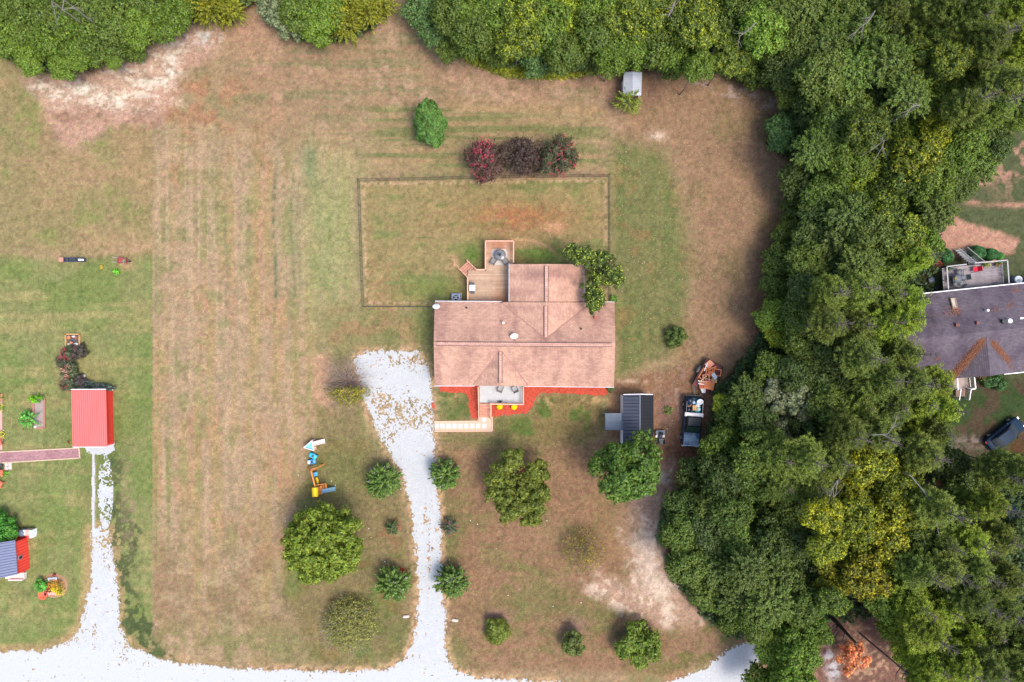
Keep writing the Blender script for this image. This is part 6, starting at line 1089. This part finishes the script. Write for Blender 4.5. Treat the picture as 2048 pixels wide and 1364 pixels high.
load('cardboard_box', .02, -1.55, 1.10, R_(5), MB().box(-.22, .22, -.28, .28, 0, .42), mat('cardboard', (.58, .33, .14), var=.08), 'open brown cardboard box in the middle of the pickup bed', 'box')
g = MB(); g.lathe([(.14, .0), (.26, .05), (.34, .3), (.36, .34), (.27, .34), (.24, .1), (.0, .06)], n=24, sx=1.0, sy=.85); load('white_ring', -.52, -2.22, 1.12, R_(20), g, WHITE, 'white round tub at the tailgate end of the pickup bed', 'tub')
def bag(seed, s):
    r = np.random.RandomState(seed); g = MB(); g.lathe([(.02, .0), (.22*s, .04), (.30*s, .16), (.22*s, .28), (.06*s, .34)], n=12); g.v = [(p[0]*(1+.2*r.normal()*.5), p[1]*(1+.2*r.normal()*.5), p[2]) for p in g.v]; return g
load('plastic_bag', -.35, -1.82, 1.12, 0, bag(1, 1.0), mat('pale_bag', (.60, .68, .76), rough=.3), 'crumpled pale plastic bag beside the white tub', 'bag'); load('plastic_bag', .12, -2.1, 1.12, 1, bag(2, .7), mat('pale_blue_bag', (.35, .50, .62), rough=.3), 'small pale blue bag above the cardboard box', 'bag')
load('garbage_bag', .52, -2.25, 1.12, .5, bag(3, 1.15), mat('navy_bag', (.02, .03, .06), rough=.25), 'dark navy bag in the left rear corner of the pickup bed', 'bag'); load('garbage_bag', .6, -1.3, 1.12, .5, bag(4, 1.0), mat('black_bag', (.012, .015, .03), rough=.25), 'black bag in the pickup bed against the white toolbox', 'bag')
load('teal_bucket', -.30, -1.3, 1.1, 0, MB().lathe([(.16, 0), (.24, .3), (.26, .32), (.2, .3), (.0, .26)], n=20), mat('teal', (.02, .28, .26), rough=.4), 'teal round bucket by the toolbox in the pickup bed', 'bucket'); load('clear_tub', -.42, -1.42, 1.2, 0, MB().lathe([(.15, .1), (.19, .3), (.19, .34), (.0, .33)], n=20), mat('aqua_lid', (.42, .66, .64), rough=.3), 'pale aqua round lid overlapping the teal bucket', 'tub')
load('wood_scrap', .55, -1.75, 1.12, .6, MB().bar((-.3, 0, .1), (.2, .1, .12), .1, .06).bar((-.2, .15, .14), (.25, -.05, .16), .08, .05), mat('brown_scrap', (.30, .14, .10)), 'brown and grey scraps at the side of the pickup bed', 'scrap wood')
# trailer
a = Vector(P(1428, 728, .6)); b_ = Vector(P(1402, 775, .6)); c_ = (a+b_)/2; d = (b_-a); ang2 = math.atan2(d.x, d.y); t = T('utility_trailer', 'small dark red open trailer hitched behind the pickup, heaped with broken furniture', 'trailer', (c_.x, c_.y, 0), -ang2); MAR = mat('maroon_board', (.17, .055, .055), var=.2)
L2 = 1.62; W2 = 1.0
MB().box(-W2, W2, -L2, L2, .50, .56).build('bed_floor', MAR, t, world=False); s_ = MB(); s_.box(-W2-.04, -W2, -L2, L2, .5, .85).box(W2, W2+.04, -L2, L2, .5, .85).box(-W2, W2, -L2-.04, -L2, .5, .85).build('side_board', mat('dark_frame', (.05, .035, .035), var=.2), t, world=False)
g = MB(); g.bar((-.8, L2, .5), (0, L2+1.1, .5), .08, .08).bar((.8, L2, .5), (0, L2+1.1, .5), .08, .08).tube((0, L2+1.0, .5), (0, L2+1.25, .52), .06, .04, 8).tube((0, L2+.95, .1), (0, L2+.95, .75), .03, .03, 6); g.build('drawbar', DKGREY, t, world=False)
wheels(t, [(-1.2, -.2), (1.2, -.2)], .33, .22)
for sx in (-1, 1): g = MB(); g.loft([(-.62, .15, .55, .66), (-.2, .16, .6, .74), (.25, .15, .55, .66)], e=5); o = g.build('fender', BLACK, t, world=False); o.location.x = sx*1.2
bpy.context.view_layer.update(); TM = t.matrix_world.copy()
WOODS = [mat('orange_board', (.66, .20, .07), rough=.6, var=.2), mat('salmon_wood', (.62, .26, .16), rough=.7, var=.2), mat('yellow_ply', (.60, .40, .17), var=.2), mat('white_board', (.76, .74, .70), var=.06), mat('rust_wood', (.45, .13, .06), var=.3)]
def scrap(x, y, z, rz, tx, mb, m, nm, lab, cat):
    o = mb.build(nm, m, None); o.location = TM @ Vector((x, y, z)); o.rotation_euler = (tx, tx*.6, -ang2 + rz); o.scale = (1.22, 1.22, 1); tag(o, lab, cat, 'broken furniture heaped on the trailer')
def frame(w1, h1, b=.09): g = MB(); g.box(-w1, w1, -h1, -h1+b, 0, .07).box(-w1, w1, h1-b, h1, 0, .07).box(-w1, -w1+b, -h1+b, h1-b, 0, .068).box(w1-b, w1, -h1+b, h1-b, 0, .068); return g
def stool(w1, h1, hh):
    g = frame(w1, h1, .07)
    for sx in (-1, 1):
        for sy in (-1, 1): g.bar((sx*(w1-.05), sy*(h1-.05), 0), (sx*(w1-.02), sy*(h1-.02), -hh), .05, .05, up=(0, 1, 0))
    return g
# in trailer space +y points to the truck, x<0 is the picture's right
scrap(-.62, -.78, 1.05, .3, .1, frame(.34, .32, .08), WOODS[0], 'picture_frame', 'open square orange wooden frame at the upper right of the trailer load', 'frame')
scrap(.45, -1.15, .8, -.2, .15, MB().slab([(-.3, -.35, 0), (.25, -.4, .02), (.38, .3, .1), (-.2, .35, .05)], .05), WOODS[1], 'scrap_board', 'salmon board at the top of the trailer load', 'board')
scrap(.2, -.55, 1.0, .7, .2, stool(.3, .28, .35), WOODS[0], 'broken_chair', 'upturned orange chair frame near the top of the trailer load', 'chair frame')
scrap(-.12, -.35, 1.05, .4, -.1, MB().box(-.3, .3, -.25, .25, 0, .06), WOODS[4], 'scrap_board', 'rust orange board in the middle of the trailer load', 'board')
scrap(.15, .35, 1.1, .55, .12, stool(.3, .32, .4), WOODS[1], 'broken_chair', 'upturned salmon chair frame in the middle of the trailer load', 'chair frame')
scrap(.62, .05, .85, .0, .0, frame(.22, .5, .07), WOODS[0], 'picture_frame', 'narrow orange frame along the left side of the trailer load', 'frame')
scrap(-.75, .0, .9, .5, .1, MB().box(-.22, .22, -.32, .32, 0, .08), WOODS[2], 'plywood_sheet', 'yellowish plywood piece on the right side of the trailer load', 'board')
scrap(-.52, -.28, 1.12, -.5, .1, MB().box(-.26, .26, -.16, .16, 0, .05), mat('pale_grey_board', (.60, .66, .68)), 'pale_board', 'pale grey-blue board beside the square orange frame', 'board')
scrap(-.55, .85, .95, .25, .08, MB().box(-.42, .42, -.38, .38, 0, .14), WOODS[0], 'scrap_board', 'large orange cabinet panel at the lower right of the trailer load', 'panel')
scrap(.0, 1.15, .9, .6, .1, MB().box(-.35, .35, -.3, .3, 0, .07), WOODS[4], 'scrap_board', 'rust coloured panel at the lowest corner of the trailer load', 'panel')
scrap(-.28, 1.55, .75, .45, .1, MB().slab([(-.25, -.2, 0), (.3, -.2, 0), (.1, .3, 0), (-.2, .3, 0)], .05), WOODS[3], 'white_board', 'white board sticking out of the front of the trailer', 'board')
scrap(.3, .85, .95, .35, .0, MB().box(-.38, .38, -.05, .05, 0, .05).box(-.34, .34, .2, .28, 0, .05), WOODS[3], 'scrap_batten', 'white slatted piece at the lower left of the trailer load', 'slats')
scrap(.72, -.7, .95, .1, .0, MB().box(-.04, .04, -.38, .38, 0, .05), WOODS[3], 'scrap_batten', 'thin white batten at the upper left of the trailer load', 'batten')
for i, (x_, y_, rz_) in enumerate(((.1, -.9, .9), (-.3, .3, .2), (.4, .6, 1.2), (-.2, .7, -.6))): scrap(x_, y_, 1.2-.06*i, rz_, .1, MB().box(-.42, .42, -.04, .04, 0, .04), WOODS[i % 3], 'scrap_batten', ('orange slat crossing the top of the trailer load', 'salmon slat crossing the middle of the trailer load', 'yellowish slat left of the big orange panel', 'thin orange slat right of the white slats')[i], 'slat')
# quad bike partly under the tree
x, y, _ = P(1322, 874, .7); t = T('riding_mower', 'black and grey riding mower parked at the lower right corner of the black shed', 'mower', (x, y, 0), R_(2)); m_ = MB(); m_.loft([(-.85, .22, .35, .72), (-.4, .26, .3, .86), (-.1, .22, .3, .7), (.2, .2, .35, .6)], e=4); m_.build('body', DKGREY, t, world=False)
MB().loft([(.15, .24, .5, .78), (.45, .25, .5, .82), (.5, .22, .6, 1.0)], e=4).build('seat', BLACK, t, world=False); MB().box(-.48, .48, .2, .7, .52, .58).build('rear_rack', mat('slate_plastic', (.14, .16, .2)), t, world=False); MB().box(-.5, .5, -.1, .14, .2, .3).build('deck', GREY, t, world=False); MB().tube((-.25, -.25, .95), (.25, -.25, .95), .02, .02, 8).tube((0, -.35, .7), (0, -.25, .95), .02, .02, 8).build('handlebar', GREY, t, world=False); wheels(t, [(-.42, .45), (.42, .45), (-.4, -.6), (.4, -.6)], .25, .2)
def car(name, label, u, v, rz, paint):
    x, y, _ = P(u, v, .8); t = T(name, label, 'car', (x, y, 0), rz); m_ = MB(); m_.loft([(-2.25, .70, .35, .75), (-2.1, .84, .28, .86), (-1.2, .89, .24, .94), (0, .90, .24, .95), (1.1, .89, .24, .93), (1.9, .84, .26, .82), (2.25, .66, .35, .65)], e=4.5); m_.build('body', paint, t, world=False)
    m_ = MB(); m_.loft([(-1.75, .62, .88, 1.0), (-1.1, .66, .9, 1.38), (-.3, .66, .9, 1.46), (.35, .66, .9, 1.42), (1.15, .70, .88, .96)], e=4.5); m_.build('cabin_glass', GLASS, t, world=False)
    m_ = MB(); m_.loft([(-1.12, .60, 1.30, 1.405), (-.3, .62, 1.36, 1.48), (.32, .60, 1.34, 1.445)], e=5); m_.build('roof', paint, t, world=False)
    for sx in (-1, 1): MB().bar((sx*.86, .75, .98), (sx*1.05, .7, 1.0), .1, .14).build('mirror', paint, t, world=False); MB().box(min(sx*.45, sx*.7), max(sx*.45, sx*.7), 2.1, 2.26, .6, .72).build('headlight', CHROME, t, world=False); MB().box(min(sx*.45, sx*.72), max(sx*.45, sx*.72), -2.27, -2.12, .62, .76).build('tail_light', mat('red_lamp', (.4, .02, .02)), t, world=False)
    wheels(t, [(sx*.8, yy) for sx in (-1, 1) for yy in (-1.35, 1.4)], .33, .22); return t
car('parked_car', "dark blue car parked in the neighbours' yard below their house", 2012, 869, R_(-52), mat('navy_paint', (.008, .022, .045), rough=.5, spec=.12, var=.05)); car('parked_car', 'blue car almost hidden under the pines near the right edge', 2010, 1019, R_(58), mat('royal_blue_paint', (.006, .025, .08), rough=.5, spec=.1, var=.05))
# ------------------------------------------------------------------ neighbours' house on the right
GSH = pattern_mat('grey_shingles', alb((124,112,122), 1.7), alb((94,84,94), 1.7), 'x', .32, .15, .012, vc=.16, stain=((.55, .50, .58), .44, .68, .6), rotz=-R_(6), sstr=(.9, .25, 1)); GSH2 = pattern_mat('grey_shingles_wing', alb((118,108,118), 1.7), alb((92,82,92), 1.7), 'y', .32, .15, .012, vc=.16, stain=((.6, .55, .6), .44, .68, .6), rotz=-R_(6))
LIT = mat('pine_litter', (.24, .10, .055), rough=.95, var=.35, scale=9)
e3, r3 = 2.9, 5.0; t = T('neighbour_house', "neighbours' grey-purple shingled house at the right edge, half under the pines", 'house', (*P(1990, 664)[:2], 0)); nh = t
s1 = math.tan(R_(6)); E = lambda u_, v0, z: P(u_, v0 - (u_-1950)*s1, z)
rf = MB(); rf.slab([E(1786, 577, e3), E(2240, 577, e3), E(2240, 665, r3), E(1786, 665, r3)], .14); rf.slab([E(1786, 665, r3), E(2240, 665, r3), E(2240, 752, e3), E(1786, 752, e3)], .14); nroof = rf.build('roof', GSH, t)
g = MB(); zc2 = 4.75; g.slab([E(1973, 673, zc2+.03), E(1902, 752, e3+.03), E(1981, 755, zc2+.03)], .1); g.slab([E(1973, 673, zc2+.03), E(1981, 755, zc2+.03), E(2040, 752, e3+.03)], .1); g.build('porch_gable', GSH2, nroof)
def litter(name, pts, wd, z, n, seed, parent):
    r = np.random.RandomState(seed); A = np.array(pts[0]); B = np.array(pts[1]); f_ = r.rand(n, 1); p = A*(1-f_)+B*f_ + r.normal(size=(n, 3))*[wd, wd, .015]; V, F = leaves(p, unit(r.normal(size=(n, 3))*.3+[0, 0, 1]), .055, .4, r); rt = parent
    while rt.parent: rt = rt.parent
    V = V - np.array(rt.location); o = link(name, npmesh(name, V, F), LIT, parent); o['kind'] = 'stuff'; return o
litter('pine_litter', (E(1968, 682, 4.75), E(1905, 750, 3.12)), .26, 0, 5200, 1, nroof); litter('pine_litter', (E(1984, 688, 4.6), E(2015, 730, 3.65)), .22, 0, 2300, 2, nroof)
for k, (u_, v_, zz, n_) in enumerate(((1874, 712, 4.0, 150), (2012, 735, 3.55, 260), (1908, 623, 4.12, 240), (1990, 622, 4.15, 60), (2020, 615, 4.0, 120), (1890, 625, 4.2, 60), (2030, 585, 3.3, 140), (1960, 748, 3.2, 200))): c_ = P(u_, v_, zz); litter('pine_litter', (c_, (c_[0]+.3, c_[1]+.1, c_[2])), .3, 0, n_, 10+k, nroof)
wl = MB(); 
wl.slab([E(1796, 588, 2.8), E(2235, 588, 2.8), E(2235, 742, 2.8), E(1796, 742, 2.8)], 2.8); wl.build('wall', mat('grey_siding', (.42, .40, .38)), t)
for a, b_ in ((E(1786, 576, e3-.05), E(2240, 576, e3-.05)), (E(2008, 754.5, e3-.05), E(2240, 754.5, e3-.05))): MB().bar(a, b_, .1, .11).build('gutter', WHITE, t)
g = MB(); c_ = [P(*a_) for a_ in ((1901, 597, 3.45), (1910, 596.5, 3.45), (1915, 616, 3.9), (1906, 617, 3.9))]; g.slab(c_, .22); o = g.build('skylight', mat('skylight_glass', (.50, .44, .34), rough=.25), nroof); g = MB(); [g.bar(Vector(c_[i])+Vector((0, 0, .0)), Vector(c_[(i+1) % 4]), .07, .1) for i in range(4)]; g.build('frame', mat('tan_frame', (.35, .25, .16)), o)
for u_, v_, zz, r_, m_ in ((1971, 621, 4.1, .13, WHITE), (2015, 642, 4.55, .23, WHITE), (2003, 643, 4.5, .22, BLACK)): c_ = P(u_, v_, zz); MB().tube(c_, (c_[0], c_[1], c_[2]+.42), r_, r_, 16).build('vent_pipe', m_, nroof)
for u_, v_, zz, m_ in ((1913, 650, 4.6, mat('brown_vent', (.16, .07, .06))), (1954, 646, 4.6, mat('brown_vent', (.16, .07, .06))), (2041, 638, 4.4, WHITE)): c_ = P(u_, v_, zz); MB().box(c_[0]-.17, c_[0]+.17, c_[1]-.16, c_[1]+.16, c_[2]-.1, c_[2]+.2).build('roof_vent', m_, nroof)
# their deck
dz = 1.5; GD = pattern_mat('grey_deck_boards', alb((176,166,168), 1.6), alb((110,100,104), 1.6), 'x', 4, .14, .012, vc=.14, stain=((.7, .66, .7), .42, .68, .5), rotz=-R_(5)); GRL = mat('pale_grey_paint', (.36, .36, .36), var=.08)
t = T('neighbour_deck', "neighbours' raised grey deck with pale railings and steps, behind their house", 'deck', (*P(1950, 552)[:2], 0)); Dq = lambda *p: [Vector(P(u_, v_, dz)) for u_, v_ in p]
MB().slab([P(u_, v_, dz) for u_, v_ in ((1884, 536), (2003, 524), (2007, 580), (1889, 590))][::-1], .15).build('deck_floor', GD, t)
rail(t, Dq((1886, 588), (1882.5, 535), (1921, 530.5)), dz, m=GRL); rail(t, Dq((1938, 528), (2002, 522.5), (2006, 578)), dz, m=GRL)
A0 = Vector(P(1921, 530, 0)); B0 = Vector(P(1938, 528, 0)); out = (Vector(P(1913, 499, 0))-Vector(P(1926, 527, 0))).normalized(); ax = (B0-A0)
for i in range(7): z = dz*(1-(i+1)/8); c_ = A0 + out*(.1+.26*i) + Vector((0, 0, z)); MB().bar(c_, c_+ax, .25, .05, up=(0, 0, 1)).build('step', GRL, t)
for s in (A0, B0):
    g = MB(); e2 = s + out*1.9; g.bar(s+Vector((0, 0, dz+.95)), e2+Vector((0, 0, .95)), .08, .06); g.bar(s+Vector((0, 0, dz+.1)), e2+Vector((0, 0, .1)), .05, .06)
    for k in range(14): p = s + out*1.9*(k/13); z = dz*(1-k/13); g.bar(p+Vector((0, 0, z+.1)), p+Vector((0, 0, z+.93)), .035, .035, up=(0, 1, 0))
    g.build('stair_rail', GRL, t)
for u_, v_ in ((1886, 538), (1945, 531), (2000, 526)): x, y, _ = P(u_, v_, dz); MB().box(x-.07, x+.07, y-.07, y+.07, -.1, dz-.16).build('deck_post', GRL, t)
for i, (u_, v_, rp, hz, lab) in enumerate(((1890.5, 512.5, 14.5, 1.0, "clipped dark green ball bush left of the neighbours' deck steps"), (1951, 506, 15.5, 1.2, "largest clipped dark green ball bush, right of the neighbours' deck steps"), (1980, 509, 13.5, 1.0, "clipped dark green ball bush, the second right of the neighbours' deck steps"), (1998, 511.5, 8, .6, "small low green bush at the end of the row by the neighbours' deck"))):
    V, F = shrub_dense(200+i, rp*K*.98, hz, 7000, .045, .03); single('clipped_bush', lab, 'shrub', u_, v_, hz*.5, V, F, DENSE, (.045, .15, .04) if i < 3 else (.06, .2, .04), -.3, "bushes along the neighbours' deck")
x, y, _ = P(1912, 557, dz+.5); t = T('patio_table', "dark wire patio table with a pot on it on the neighbours' deck", 'table', (x, y, dz)); MB().lathe([(.0, .7), (.5, .7), (.52, .72), (.0, .73)], n=24).build('table_top', mat('wire_grey', (.12, .13, .15)), t, world=False); MB().lathe([(.3, 0), (.04, .06), (.04, .7)], n=12).build('pedestal', BLACK, t, world=False)
x, y, _ = P(1911, 557, dz+.8); tag(MB().lathe([(.12, 0), (.17, .15), (.18, .18), (.12, .16), (.0, .12)], c=(x, y, dz+.74), n=16).build('bowl', mat('olive_bowl', (.20, .16, .07))), "olive bowl on the neighbours' patio table", 'bowl')
WG = mat('wire_mesh_grey', (.15, .16, .18))
for i, (du, dv, rz, lab) in enumerate(((2, -9, 0, 'the one above the table'), (11, -1, -80, 'the one right of the table'), (6, 10, -150, 'the one below and right of the table'), (-5, 10, 160, 'the one below and left of the table'), (-9, 2, 95, 'the one left of the table'))): patio_chair(1912+du, 557+dv, dz, R_(rz), "dark wire chair on the neighbours' deck, " + lab, WG, group="wire chairs on the neighbours' deck")
patio_chair(1946, 539.5, dz, R_(-80), "red cushioned chair on the neighbours' deck", mat('red_cushion', (.70, .02, .05), rough=.8), s=.95); patio_chair(1991, 572, dz, R_(160), "dark chair in the lower right corner of the neighbours' deck", WG)
for i, (u_, v_, co, fm, lab) in enumerate(((1898, 536, (.06, .10, .04), None, "dark green pot plant in the top left corner of the neighbours' deck"), (1972, 529, (.12, .18, .03), YELF, "yellowish pot plant by the top rail of the neighbours' deck"), (1996, 527, (.07, .16, .03), REDF, "pot plant with a red flower in the top right corner of the neighbours' deck"))):
    x, y, _ = P(u_, v_, dz+.3); t = T('potted_plant', lab, 'plant', (x, y, dz)); MB().lathe([(.12, .0), (.17, .25), (.0, .24)], n=14).build('pot', DKGREY, t, world=False); V, F, D = crown_sprays(210+i, .42, .3, ns=26, per=18, ls=.07); o = link('foliage', npmesh('pot_foliage', V + [0, 0, .3], F), LEAF, t, (*co, .0))
    if fm: B = bloom(210+i, .35, .35, 5, .05); link('blossoms', npmesh('pot_flowers', B[0] + [0, 0, .3], B[1]), fm, t)
ac(2037, 559.5, 0, "round grey air conditioner with white cap behind the neighbours' house", True)
for u_, v_, r_, m_, lab in ((1871, 542, .25, mat('scarlet', (.65, .03, .02)), "scarlet pot plant left of the neighbours' deck"), (1856, 577, .14, BLUEP, "small blue pot left of the neighbours' house"), (1873, 576, .22, DKGREY, "dark pot left of the neighbours' deck")): x, y, _ = P(u_, v_, .3); tag(MB().lathe([(r_*.7, 0), (r_, .3), (r_*1.1, .34), (r_*.8, .3), (.0, .28)], c=(x, y, 0), n=14).build('plant_pot', m_), lab, 'pot')
V, F, D = crown_sprays(220, .5, .5, ns=26, per=22, ls=.08); B = bloom(220, .5, .5, 16, .07); single('flower_clump', "rust and white flowered clump beside the neighbours' deck", 'flowers', 1872, 526, .4, V, F, LEAF, (.22, .10, .07), 0, extra=[('blossoms', B[0], B[1], REDF)])
x, y, _ = P(1866, 560, .4); g = bag(8, 1.4); o = g.build('tarp', mat('grey_tarp', (.22, .24, .32), rough=.4)); o.location = (x, y, 0); tag(o, "grey tarp-covered heap left of the neighbours' deck", 'tarp')
# their front steps
t = T('front_stoop', "neighbours' small front landing with white railings and brown steps", 'porch', (*P(1918, 768)[:2], 0)); z3 = 1.1; BRD = mat('brown_boards', (.27, .16, .13), var=.15)
MB().slab([P(u_, v_, z3) for u_, v_ in ((1902, 752), (1935, 752), (1938, 776), (1904, 780))][::-1], .12).build('landing', mat('taupe_boards', (.34, .26, .23), var=.12), t)
for i in range(3): z = z3*(1-(i+1)/4); a = P(1912, 782+i*5.5, z); b_ = P(1930, 776.5+i*5.5, z); MB().box(a[0], b_[0], a[1], b_[1], max(0, z-.1), z).build('step', BRD, t)
rail(t, [Vector(P(1937, 754, z3)), Vector(P(1939.5, 776, z3)), Vector(P(1931, 777.5, z3))], z3, m=WHITE); rail(t, [Vector(P(1903, 756, z3)), Vector(P(1905, 778, z3))], z3, m=WHITE)
for u_ in (1931, 1911):
    g = MB(); a = Vector(P(u_, 778, z3)); b_ = Vector(P(u_-3, 798, .0)); up = Vector((0, 0, .9)); g.bar(a+up, b_+up, .1, .05)
    for k in range(9): p = a.lerp(b_, k/8); g.bar(p, p+up, .035 if 0 < k < 8 else .09, .035 if 0 < k < 8 else .09, up=(0, 1, 0))
    g.build('stair_rail', WHITE, t)
V, F, cen = crown_broad(221, 1.0, .7, nb=14, ntuft=500, k=6, ls=.07, spread=.13, brange=(.25, .38)); V[:, 0] *= 1.5; single('foundation_shrub', "dark green shrub under the front eave of the neighbours' house", 'shrub', 1986, 762, .6, V, F, LEAF, (.05, .12, .03), -.1)
